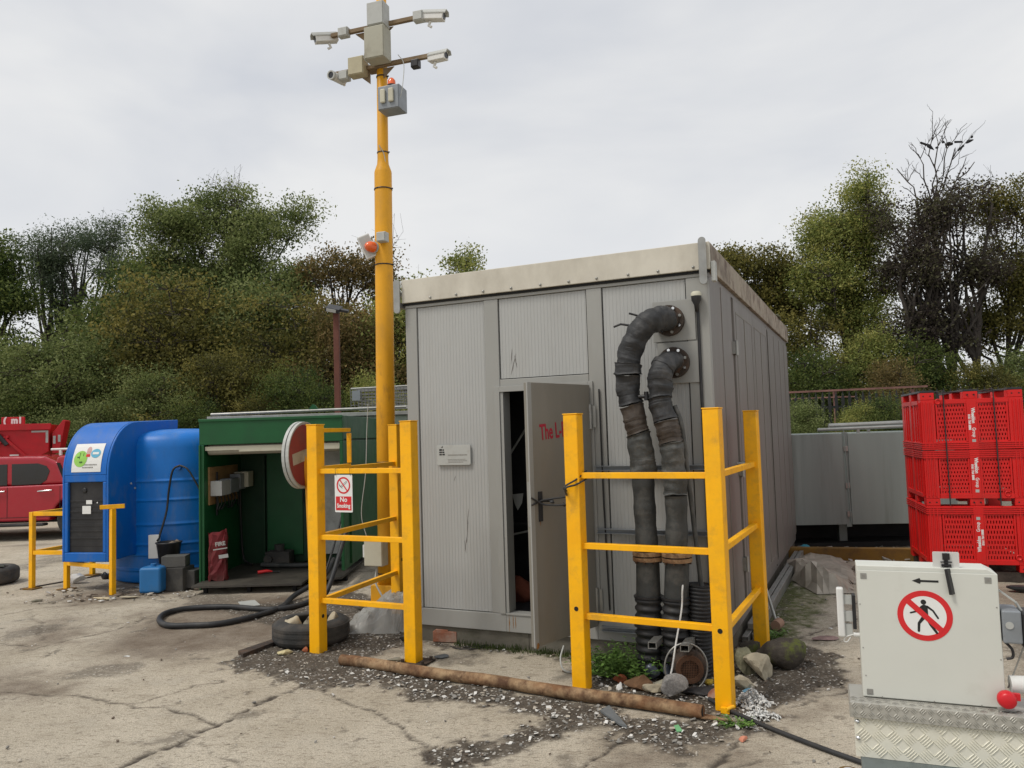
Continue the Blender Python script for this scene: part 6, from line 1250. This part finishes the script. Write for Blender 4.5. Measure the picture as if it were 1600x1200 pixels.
# crumpled plastic sheets: a draped height field
def sheet(name, pts, hfun, m, label, cat, n=46, seed=1, thick=True):
    P = np.array([(p.x, p.y) for p in pts]); x0, y0 = P.min(0); x1, y1 = P.max(0)
    X, Y = np.meshgrid(np.linspace(x0, x1, n), np.linspace(y0, y1, n)); d = -sdist(P, X+(fbm(X*9, Y*9, 3, seed)-.5)*.12, Y)
    fold = np.abs(fbm(X*5, Y*6, 3, seed*3)-.5)*2; f2 = np.abs(fbm(X*13, Y*11, 3, seed*5)-.5)
    Z = hfun(X, Y)*(np.clip(d/.16, 0, 1)**.6)+(.075*(1-fold)**2+.05*f2)*np.clip(d/.05, 0, 1)*(.3+.7*np.clip(hfun(X, Y)*6, 0, 1))+.008
    ok = d > 0; V = np.stack([X, Y, Z], -1).reshape(-1, 3); idx = np.arange(n*n).reshape(n, n); F = []
    for i in range(n-1):
        for j in range(n-1):
            if ok[i, j] or ok[i+1, j+1]: F.append((idx[i, j], idx[i, j+1], idx[i+1, j+1], idx[i+1, j]))
    me = np_mesh(name, V, np.array(F), [m], False); o = bpy.data.objects.new(name, me); COL.objects.link(o)
    tag(o, label, cat); return o
sheet('plastic_sheet', [g(x, y) for x, y in ((535, 990), (560, 965), (600, 945), (640, 935), (668, 940), (668, 985), (600, 992))], lambda X, Y: .06+.13*np.clip((X+1.45)/.5, 0, 1), m_plas, 'crumpled cloudy plastic sheeting bunched at the foot of the mast', 'plastic sheet', seed=3)
sheet('tarpaulin', [g(x, y) for x, y in ((1226, 893), (1250, 870), (1275, 866), (1320, 880), (1340, 900), (1330, 928), (1275, 925), (1240, 910))], lambda X, Y: .05+.16*np.exp(-((X-2.95)/.2)**2), mat('dusty_sheet', (.38, .34, .28), .5, var=.25, scale=6, dirt=(.15, .11, .07), dscale=4), 'dusty crumpled brown and white sheet beside the cabinet far corner', 'sheet', seed=5, n=17)
litter('teal_bag', 1252, 866, (.22, .18, .14), m_teal, 'crumpled teal plastic bag at the far corner of the cabinet', 'bag', 80, n=3, amp=.5)
litter('pink_rag', 1290, 1000, (.18, .09, .03), mat('grey_pink_rag', (.22, .15, .14), .9, var=.4, scale=14), 'grey and pink rag on the ground left of the machine box', 'rag', 81, amp=.6)
litter('dark_rag', 1600, 925, (.3, .2, .08), m_black, 'dark cloth on the ground behind the machine socket box', 'cloth', 82, amp=.5)
# weeds
def weed(px, py, n, h, r, label, seed, m=m_weed, leaf=.038):
    rs = random.Random(seed); q = MB(); b = g(px, py)
    for i in range(n):
        a = rs.uniform(0, 6.28); rr = r*math.sqrt(rs.random()); o = Vector((rr*math.cos(a), rr*.7*math.sin(a), 0)); tipv = o*1.5+Vector((rs.uniform(-.04, .04), rs.uniform(-.04, .04), h*rs.uniform(.45, 1)*(1-.5*rr/r)))
        q.tube([o*.6, (o+tipv)/2+Vector((0, 0, .01)), tipv], [.0022, .0016, .001], 4, caps=False)
        for k in range(7):
            t = .25+.75*k/6; c = (o*.6).lerp(tipv, t); a2 = rs.uniform(0, 6.28); d1 = Vector((math.cos(a2), math.sin(a2), rs.uniform(-.2, .6)))*leaf*rs.uniform(.6, 1.2); s1 = d1.cross(Vector((0, 0, 1))).normalized()*leaf*.28
            q.add([c, c+d1*.5+s1, c+d1, c+d1*.5-s1], [(0, 1, 2, 3)])
    o = q.build('weed', m); o.location = b; tag(o, label, 'weed'); return o
weed(985, 1054, 230, .26, .27, 'bushy green weed growing behind the rusty pipe below the hoses', 1)
weed(1153, 1133, 40, .05, .08, 'small tuft of grass beside the end of the rusty pipe', 2, leaf=.02)
weed(1100, 1035, 40, .26, .10, 'leggy green weed growing behind the rusty motor', 3)
weed(1204, 1000, 26, .16, .08, 'small green weed beside the rear barrier post', 4)
weed(1188, 1034, 18, .07, .06, 'tiny weed between the pale rock and the mossy boulder', 5, leaf=.018)
ms2 = MB(); rs = random.Random(8)
for i in range(420):
    s_ = rs.uniform(.40, 1.75); c = MC @ Vector((s_, -.02+rs.uniform(-.07, .05)*(1 if rs.random() < .5 else .4), .0)); ms2.tube([c, c+Vector((rs.uniform(-.015, .015), rs.uniform(-.015, .01), rs.uniform(.015, .05)))], [.004, .001], 4, caps=False)
tag(ms2.build('moss_strip', mat('moss_green', (.045, .065, .015), .9, var=.4, scale=20)), 'ragged strip of dark moss and grass along the foot of the plinth', 'moss', kind='stuff')
# ---------------------------------------------------------------- TREES
def leafmat(name, c0, c1, c2, trans=.42):
    c0, c1, c2 = (tuple(v*1.12 for v in c) for c in (c0, c1, c2))
    m = bpy.data.materials.new(name); m.use_nodes = True; nt = m.node_tree; L = nt.links.new; b = nt.nodes['Principled BSDF']
    a = nt.nodes.new('ShaderNodeAttribute'); a.attribute_name = 'tint'; r = nt.nodes.new('ShaderNodeValToRGB'); e = r.color_ramp.elements
    e[0].position = 0; e[0].color = c0+(1,); e[1].position = 1; e[1].color = c2+(1,); k = e.new(.5); k.color = c1+(1,)
    L(a.outputs['Fac'], r.inputs[0]); L(r.outputs[0], b.inputs['Base Color']); b.inputs['Roughness'].default_value = .7; b.inputs['Specular IOR Level'].default_value = .25
    t = nt.nodes.new('ShaderNodeBsdfTranslucent'); L(r.outputs[0], t.inputs['Color']); x = nt.nodes.new('ShaderNodeMixShader'); x.inputs[0].default_value = trans
    L(b.outputs[0], x.inputs[1]); L(t.outputs[0], x.inputs[2]); L(x.outputs[0], nt.nodes['Material Output'].inputs['Surface']); return m
LM = dict(
    mid=leafmat('mid_green_leaves', (.07, .10, .03), (.15, .185, .06), (.25, .28, .11)),
    dark=leafmat('dark_green_leaves', (.03, .052, .014), (.075, .105, .026), (.15, .18, .048)),
    grey=leafmat('grey_green_leaves', (.05, .075, .045), (.09, .12, .07), (.14, .17, .095)),
    olive=leafmat('olive_leaves', (.055, .058, .016), (.125, .12, .03), (.23, .20, .055)),
    yellow=leafmat('yellow_green_leaves', (.10, .13, .03), (.22, .25, .07), (.38, .36, .11)),
    brown=leafmat('rusty_brown_leaves', (.085, .075, .025), (.17, .13, .05), (.29, .20, .08)),
    purple=leafmat('dark_purple_leaves', (.032, .024, .022), (.065, .052, .042), (.12, .12, .06)),
)
def limbs_mesh(name, segs, nside=6):
    V = []; F = []; o = 0
    for P, rr in segs:
        P = np.array(P); k = len(P); n = nside if rr[0] > .05 else 4 if rr[0] > .02 else 3
        T = np.gradient(P, axis=0); T /= np.linalg.norm(T, axis=1)[:, None]+1e-9
        a = np.where(np.abs(T[:, 2:3]) > .9, np.array([[1., 0, 0]]), np.array([[0, 0, 1.]])); U = np.cross(T, a); U /= np.linalg.norm(U, axis=1)[:, None]+1e-9; Wv = np.cross(T, U)
        an = np.arange(n)*2*np.pi/n
        ring_ = P[:, None]+(U[:, None]*np.cos(an)[None, :, None]+Wv[:, None]*np.sin(an)[None, :, None])*np.array(rr)[:, None, None]
        V.append(ring_.reshape(-1, 3)); i = np.arange(k-1)[:, None]*n; j = np.arange(n)[None]; j2 = (j+1) % n
        F.append(np.stack([i+j, i+j2, i+n+j2, i+n+j], -1).reshape(-1, 4)+o); o += k*n
    return np_mesh(name, np.concatenate(V), np.concatenate(F), [m_bark], True)
def tree_meshes(name, H, ells, seed, ncl, nleaf, lsize, cr, sp, trunk_r=.16, nlimb=9, lean=0., base_z=.25, twig=.010, bare=0, stems=1, surf=.5, leafasp=.55, tshift=0., fr=(.33, .54)):
    """ells: crown lumps (x, y, z, rx, ry, rz) in metres from the foot of the trunk"""
    rs = np.random.RandomState(seed); segs = []; limbpts = []; limbr = []
    E0 = np.array(ells, float); sub_ = []
    for e in E0:                                  # break every lump into smaller, uneven ones
        m_ = int(rs.randint(7, 11))
        for k in range(m_):
            d = rs.normal(size=3); d /= np.linalg.norm(d); d[2] = d[2]*.9+.1; r = rs.uniform(.35, .86); f_ = rs.uniform(*fr)
            sub_.append(np.concatenate([e[:3]+d*r*e[3:], e[3:]*f_*np.array([1.15, 1.15, .85])]))
    E = np.array(sub_); vol = E[:, 3]*E[:, 4]*E[:, 5]; pv = vol/vol.sum()
    def crown_pt(bias):
        e = E[rs.choice(len(E), p=pv)]; d = rs.normal(size=3); d /= np.linalg.norm(d); r = rs.rand()**(1/3.) if rs.rand() > bias else rs.uniform(.78, 1.04)
        return e[:3]+d*r*e[3:]
    def add(P, r0, r1):
        k = len(P); rr = np.linspace(r0, r1, k); segs.append((P, rr))
        for p, r in zip(P, rr): limbpts.append(p); limbr.append(r)
    for s in range(stems):
        top = np.array([E[:, 0].mean()+rs.uniform(-.3, .3)*(1+stems), rs.uniform(-.3, .3), H*.86]); b0 = np.array([(s-(stems-1)/2)*.5, rs.uniform(-.2, .2), 0.])
        if stems > 1: top[0] = E[:, 0].min()+(E[:, 0].max()-E[:, 0].min())*(s+.5)/stems; top[2] = H*rs.uniform(.7, .92)
        t = np.linspace(0, 1, 12)[:, None]; P = b0+(top-b0)*t; P[:, :2] += np.cumsum(rs.normal(0, .10, (12, 2)), 0)*t*.8; add(P, trunk_r, .03)
        for i in range(nlimb):
            tt = rs.uniform(base_z, .82); k = tt*11; a = P[int(k)]*(1-k % 1)+P[min(11, int(k)+1)]*(k % 1); q = crown_pt(.8)
            if q[2] < a[2]: q[2] = a[2]+abs(q[2]-a[2])*.4
            u = np.linspace(0, 1, 8)[:, None]; mid = (a+q)/2+np.array([0, 0, -.06*np.linalg.norm(q-a)]); Q = a*(1-u)**2+2*mid*u*(1-u)+q*u**2; Q += rs.normal(0, .05, Q.shape)*u*(1-u)*4
            add(Q, trunk_r*(1-tt)*.62+.02, .014)
    LP = np.array(limbpts); LR = np.array(limbr)
    C_ = np.array([crown_pt(surf) for _ in range(ncl)])
    for c in C_:
        d = np.linalg.norm(LP-c, axis=1)+np.maximum(0, LP[:, 2]-c[2])*1.5; j = d.argmin(); a = LP[j]; L_1 = np.linalg.norm(c-a)
        u = np.linspace(0, 1, 5)[:, None]; Q = a+(c-a)*u+rs.normal(0, .06*L_1, (5, 3))*u*(1-u)*3; Q[:, 2] += .12*L_1*(u*(1-u)).ravel(); segs.append((Q, np.linspace(min(LR[j], .022), twig*.5, 5)))
        if rs.rand() < .5: segs.append((np.array([Q[3], Q[3]+rs.normal(0, cr*.7, 3)]), [twig*.6, twig*.3]))
    for i in range(bare):                     # leafless whips above the crown
        e = E[E[:, 2].argmax() if rs.rand() < .7 else rs.randint(len(E))]; a = e[:3]+np.array([rs.uniform(-.5, .5)*e[3], rs.uniform(-.5, .5)*e[4], e[5]*.55]); d = np.array([rs.uniform(-.9, .9), rs.uniform(-.5, .5), 1.1]); L_1 = rs.uniform(.7, 1.5)*(e[5]*.75)
        u = np.linspace(0, 1, 6)[:, None]; Q = a+d*L_1*u+rs.normal(0, .04, (6, 3)); Q[:, 2] -= (u.ravel()**2)*.2; segs.append((Q, np.linspace(.014, .004, 6)))
        for k in range(3): b = Q[rs.randint(1, 5)]; segs.append((np.array([b, b+d*.2+rs.normal(0, .25, 3), b+d*.35+rs.normal(0, .3, 3)]), [.007, .005, .003]))
    n = ncl*nleaf; cc = np.repeat(C_, nleaf, 0); csz = np.repeat(rs.uniform(.6, 1.35, ncl), nleaf)
    pos = cc+np.clip(rs.normal(0, 1, (n, 3)), -1.9, 1.9)*np.array([cr, cr, cr*.62])*csz[:, None]; pos[:, 2] -= .10*cr
    ax = rs.normal(size=(n, 3)); ax /= np.linalg.norm(ax, axis=1)[:, None]; nr = rs.normal(size=(n, 3))+np.array([0, 0, .8]); b = np.cross(ax, nr); b /= np.linalg.norm(b, axis=1)[:, None]+1e-9
    s = lsize*rs.uniform(.55, 1.3, n)[:, None]*.5
    V = np.stack([pos-ax*s, pos+b*s*leafasp, pos+ax*s, pos-b*s*leafasp], 1).reshape(-1, 3); keep = V[:, 2].reshape(-1, 4).min(1) > .02
    V = V.reshape(-1, 4, 3)[keep].reshape(-1, 3); F_ = np.arange(len(V)).reshape(-1, 4)
    tint = np.repeat(rs.uniform(.0, 1., ncl), nleaf)+rs.normal(0, .17, n)+tshift; tint = np.repeat(tint[keep], 4)
    cm = np_mesh(name+'_leaves', V, F_, [LM[sp]], False); A_ = cm.attributes.new('tint', 'FLOAT', 'POINT'); A_.data.foreach_set('value', np.clip(tint, 0, 1).astype(np.float32))
    return limbs_mesh(name+'_limbs', segs), cm
def plant_tree(kind, label, meshes, x, y, rz=0, sc=1., grp='trees behind the yard', z=0, cat='tree'):
    r = thing(kind, label, cat, (x, y, z), rz, grp); r.scale = (sc, sc, sc)
    for nm, me in (('trunk', meshes[0]), ('crown', meshes[1])):
        o = bpy.data.objects.new(nm, me); COL.objects.link(o); o.parent = r
    return r
def px2(x, Y): return at(x, 600, Y).x
def hz_(y, x, Y): return at(x, y, Y).z
def ptree(kind, label, foot_px, Y, lumps, seed, **kw):
    """lumps in survey pixels: (cx, cy, half width, half height) -> metres"""
    fx = px2(foot_px, Y); E_ = []
    for cx, cy, hw_, hh_ in lumps:
        p = at(cx, cy, Y); k = Y/FOC; E_.append((p.x-fx, random.Random(seed+cx).uniform(-.5, .5), p.z, hw_*k, max(1.0, (hw_+hh_)/2*k*.8), hh_*k))
    H = max(e[2]+e[5] for e in E_)
    return plant_tree(kind, label, tree_meshes(kind, H, E_, seed, **kw), fx, Y)
# the ones that stand out against the sky
ptree('willow_tree', 'tall feathery dark green tree with bare dark limbs showing, at the left', 95, 29, [(60, 420, 38, 45), (115, 375, 38, 32), (165, 380, 42, 40), (185, 430, 30, 35), (95, 470, 30, 45), (50, 385, 24, 24), (165, 480, 30, 40)], 101, ncl=240, nleaf=150, lsize=.095, cr=.32, sp='grey', trunk_r=.2, nlimb=20, stems=2, leafasp=.4, surf=.75)
ptree('broadleaf_tree', 'tallest pale green broad tree with twiggy top, left of the mast', 330, 28, [(320, 350, 75, 50), (270, 355, 55, 38), (385, 345, 55, 40), (300, 425, 80, 60), (410, 410, 70, 60), (240, 420, 40, 45), (350, 315, 45, 25), (460, 345, 32, 34), (330, 480, 95, 55), (450, 450, 55, 60), (250, 470, 50, 50)], 102, ncl=850, nleaf=130, lsize=.10, cr=.31, fr=(.40, .62), sp='mid', trunk_r=.24, nlimb=24, bare=20, surf=.5)
ptree('edge_tree', 'dark tree cut by the left edge of the picture', -40, 26, [(-20, 400, 36, 50), (-5, 470, 50, 60), (10, 560, 50, 60)], 103, ncl=150, nleaf=150, lsize=.12, cr=.32, sp='dark', trunk_r=.2, nlimb=12)
ptree('autumn_tree', 'thin rusty brown autumn tree directly behind the yellow mast', 560, 27, [(540, 430, 52, 42), (600, 440, 50, 55), (520, 500, 40, 50), (590, 520, 55, 50), (500, 430, 25, 28)], 104, ncl=260, nleaf=70, lsize=.11, cr=.26, sp='brown', trunk_r=.16, nlimb=22, bare=10)
ptree('small_tree', 'pale green treetop peeping over the cabinet roof', 725, 27, [(728, 405, 32, 24), (725, 440, 40, 40), (740, 500, 45, 60)], 105, ncl=110, nleaf=90, lsize=.10, cr=.24, sp='yellow', trunk_r=.1, nlimb=10)
ptree('far_tree', 'dark treetop just showing over the middle of the cabinet roof', 897, 30, [(898, 440, 30, 38), (900, 520, 40, 60)], 106, ncl=70, nleaf=100, lsize=.11, cr=.28, sp='dark', trunk_r=.1, nlimb=8)
ptree('hawthorn_tree', 'brownish green tree just right of the cabinet roof corner', 1190, 27, [(1165, 415, 48, 28), (1215, 425, 42, 32), (1190, 470, 55, 40), (1240, 480, 40, 40)], 107, ncl=230, nleaf=100, lsize=.105, cr=.25, sp='olive', trunk_r=.15, nlimb=14, tshift=.05)
ptree('ash_tree', 'tall yellow green ash tree between the cabinet and the dark purple tree', 1335, 26, [(1330, 330, 50, 60), (1290, 370, 42, 48), (1365, 350, 35, 62), (1300, 450, 70, 50), (1360, 440, 40, 50), (1265, 430, 38, 32), (1345, 290, 25, 28), (1310, 400, 60, 50), (1340, 500, 60, 50)], 108, ncl=700, nleaf=95, lsize=.092, cr=.29, sp='yellow', trunk_r=.17, nlimb=18, surf=.35)
ptree('purple_tree', 'dark purple leaved tree with a bare twiggy crown where birds perch', 1470, 24, [(1440, 330, 45, 55), (1500, 330, 50, 60), (1410, 410, 42, 60), (1470, 430, 70, 70), (1530, 400, 40, 60), (1440, 520, 75, 45), (1395, 330, 20, 40)], 109, ncl=430, nleaf=60, lsize=.10, cr=.28, sp='purple', trunk_r=.14, nlimb=20, stems=4, bare=0, surf=.35)
ptree('green_tree', 'loose dark green tree at the right edge behind the red boxes', 1580, 25, [(1560, 320, 48, 55), (1610, 330, 45, 60), (1575, 420, 55, 60), (1620, 450, 50, 60), (1540, 500, 45, 45)], 110, ncl=480, nleaf=85, lsize=.095, cr=.29, sp='olive', trunk_r=.14, nlimb=16, stems=2, bare=5)
# bare crown above the purple tree
Yb = 24.0; rs_ = np.random.RandomState(77); sg_ = []; bx = px2(1470, Yb)
def whip(a, b, r, lev):
    a = np.array(a); b = np.array(b); u = np.linspace(0, 1, 6)[:, None]; Ln = np.linalg.norm(b-a); P = a+(b-a)*u+rs_.normal(0, .05*Ln, (6, 3))*u; sg_.append((P, np.linspace(r, r*.45, 6)))
    if lev > 0:
        for k in range(4 if lev > 1 else 3):
            p = P[rs_.randint(2, 6)]; d = (b-a)/Ln; q = p+(d+rs_.normal(0, .45, 3)*np.array([1, .6, .5]))*Ln*rs_.uniform(.22, .36); whip(p, q, r*.5, lev-1)
for tx_, ty_ in ((1425, 255), (1455, 225), (1480, 200), (1505, 220), (1530, 245), (1470, 230), (1440, 240)):
    a = at(1468, 330, Yb); b = at(tx_, ty_, Yb); whip((a.x-bx, 0, a.z), (b.x-bx, rs_.uniform(-.8, .8), b.z), .032, 2)
a0_ = at(1468, 330, Yb); sg_.append((np.array([[0, 0, 0], [.05, 0, 3], [a0_.x-bx, 0, a0_.z]]), [.12, .09, .05]))
bt_ = thing('bare_tree', 'leafless grey twiggy treetop rising above the dark purple tree', 'tree', (bx, Yb+.3, 0), 0, 'trees behind the yard')
o = bpy.data.objects.new('branches', limbs_mesh('bare_branches', sg_)); COL.objects.link(o); o.parent = bt_
for i, (x, y, lab) in enumerate(((1455, 230, 'black bird perched on the left of the bare treetop'), (1483, 224, 'black bird perched at the top middle of the bare treetop'), (1513, 222, 'black bird perched on the right of the bare treetop'))):
    q = MB(); q.rock((0, 0, 0), (.34, .15, .17), 5+i, n=2, amp=.05, flat=False); q.rock((.16, 0, .08), (.11, .10, .10), 2, n=2, flat=False); q.prism([(-.14, -.03), (-.36, -.07), (-.36, -.02), (-.14, .03)], facing((0, .02, 0), (0, -1, 0)), -.02, .02)
    o = q.build('bird', m_bird); o.location = at(x, y, Yb-.2); o.rotation_euler = (0, R(35-30*i), R(160*i)); tag(o, lab, 'bird', 'birds on the bare treetop')
# dense belt of lower trees: four shared kinds
def belt(sp, seed, **kw):
    kw['fr'] = (.44, .66)
    E_ = [(0, 0, 3.4, 2.0, 1.6, 2.0), (-1.1, .2, 2.2, 1.5, 1.3, 1.6), (1.2, -.2, 2.4, 1.5, 1.3, 1.7), (.3, 0, 1.2, 2.0, 1.4, 1.2), (.5, 0, 4.9, 1.2, 1.0, 1.0)]
    return tree_meshes('belt_'+sp, 5.9, E_, seed, ncl=420, nleaf=110, lsize=.10, cr=.32, sp=sp, trunk_r=.12, nlimb=12, surf=.6, base_z=.1, **kw)
BK = {'dark': belt('dark', 201), 'olive': belt('olive', 202), 'mid': belt('mid', 203), 'brown': belt('brown', 204), 'yellow': belt('yellow', 205)}
NM = {'dark': 'dark green bushy tree', 'olive': 'olive brown bushy tree', 'mid': 'mid green bushy tree', 'brown': 'rusty brown bushy tree', 'yellow': 'yellow green bushy tree'}
rows = [  # px, top y, Y, kind, where
 (-20, 520, 24, 'dark', 'at the left edge above the red skip'), (60, 520, 22, 'mid', 'just above the red skip'), (125, 520, 23, 'mid', 'right above the pickup and skip'), (190, 440, 25, 'mid', 'above the arched blue cabinet'), (255, 420, 26, 'dark', 'behind the tallest tree, above the blue tank'),
 (235, 570, 21, 'mid', 'low over the blue tank'), (300, 430, 24, 'olive', 'above the left end of the green container'), (350, 540, 21.5, 'olive', 'low over the left half of the green container'), (375, 430, 26, 'mid', 'behind and left of the round sign'), (430, 430, 25, 'mid', 'above the round sign'), (455, 570, 21, 'dark', 'low behind the round sign'),
 (500, 455, 24.5, 'olive', 'just left of the lamp post'), (560, 480, 24, 'brown', 'between the lamp post and the mast'), (620, 450, 25, 'yellow', 'between the mast and the cabinet'), (590, 590, 20.5, 'yellow', 'low behind the wire cage'), (400, 610, 20.5, 'olive', 'low over the green container middle'), (20, 610, 21.5, 'dark', 'low behind the red skip name board'), (165, 620, 20.5, 'mid', 'low behind the arched blue cabinet'), (300, 620, 20.3, 'dark', 'low between blue tank and green container'),
 (140, 470, 26.5, 'dark', 'under the feathery tree at the left'), (520, 600, 20.6, 'dark', 'low behind the lamp post'),
 (1245, 480, 25, 'olive', 'beside the cabinet far corner'), (1290, 540, 23, 'dark', 'under the ash tree, above the steel cabinet'), (1350, 520, 24, 'yellow', 'below the ash tree in the middle'), (1400, 560, 22, 'brown', 'above the left edge of the red boxes'), (1262, 622, 18.3, 'mid', 'low in front of the fence near the cabinet'), (1335, 634, 18.2, 'yellow', 'low in front of the middle of the fence'), (1450, 520, 23, 'dark', 'above the red boxes under the purple tree'), (1520, 560, 22, 'olive', 'above the right of the red boxes'), (1590, 540, 22.5, 'mid', 'at the right edge above the red boxes'), (1400, 615, 18.0, 'dark', 'low in front of the fence beside the red boxes'), (1650, 500, 24, 'dark', 'cut by the right edge of the picture'),
]
for i, (px_, ty_, Y, kd, wh_) in enumerate(rows):
    p = at(px_, ty_, Y); plant_tree('bushy_tree', NM[kd]+' '+wh_, BK[kd], p.x, Y, rz=i*2.4, sc=p.z/5.9, grp='bushy trees of the belt behind the yard')
# undergrowth and ground beyond
rs_ = np.random.RandomState(9); n = 26000; X = rs_.uniform(-22, 24, n); Yv = rs_.uniform(21.5, 27, n); Z = rs_.uniform(.0, 1.5, n)*(.6+.8*fbm(X*.4, Yv*.4, 3, 4)); ax = rs_.normal(size=(n, 3)); ax /= np.linalg.norm(ax, axis=1)[:, None]; b_ = np.cross(ax, rs_.normal(size=(n, 3))); b_ /= np.linalg.norm(b_, axis=1)[:, None]
pos = np.stack([X, Yv, Z], -1); s = .14; V = np.stack([pos-ax*s, pos+b_*s*.6, pos+ax*s, pos-b_*s*.6], 1).reshape(-1, 3); V[:, 2] = np.maximum(V[:, 2], .01)
me = np_mesh('undergrowth', V, np.arange(4*n).reshape(-1, 4), [LM['dark']]); A_ = me.attributes.new('tint', 'FLOAT', 'POINT'); A_.data.foreach_set('value', np.repeat(rs_.rand(n), 4).astype(np.float32)); o = bpy.data.objects.new('undergrowth', me); COL.objects.link(o); tag(o, 'dark tangled undergrowth at the foot of the trees', 'undergrowth', kind='stuff')
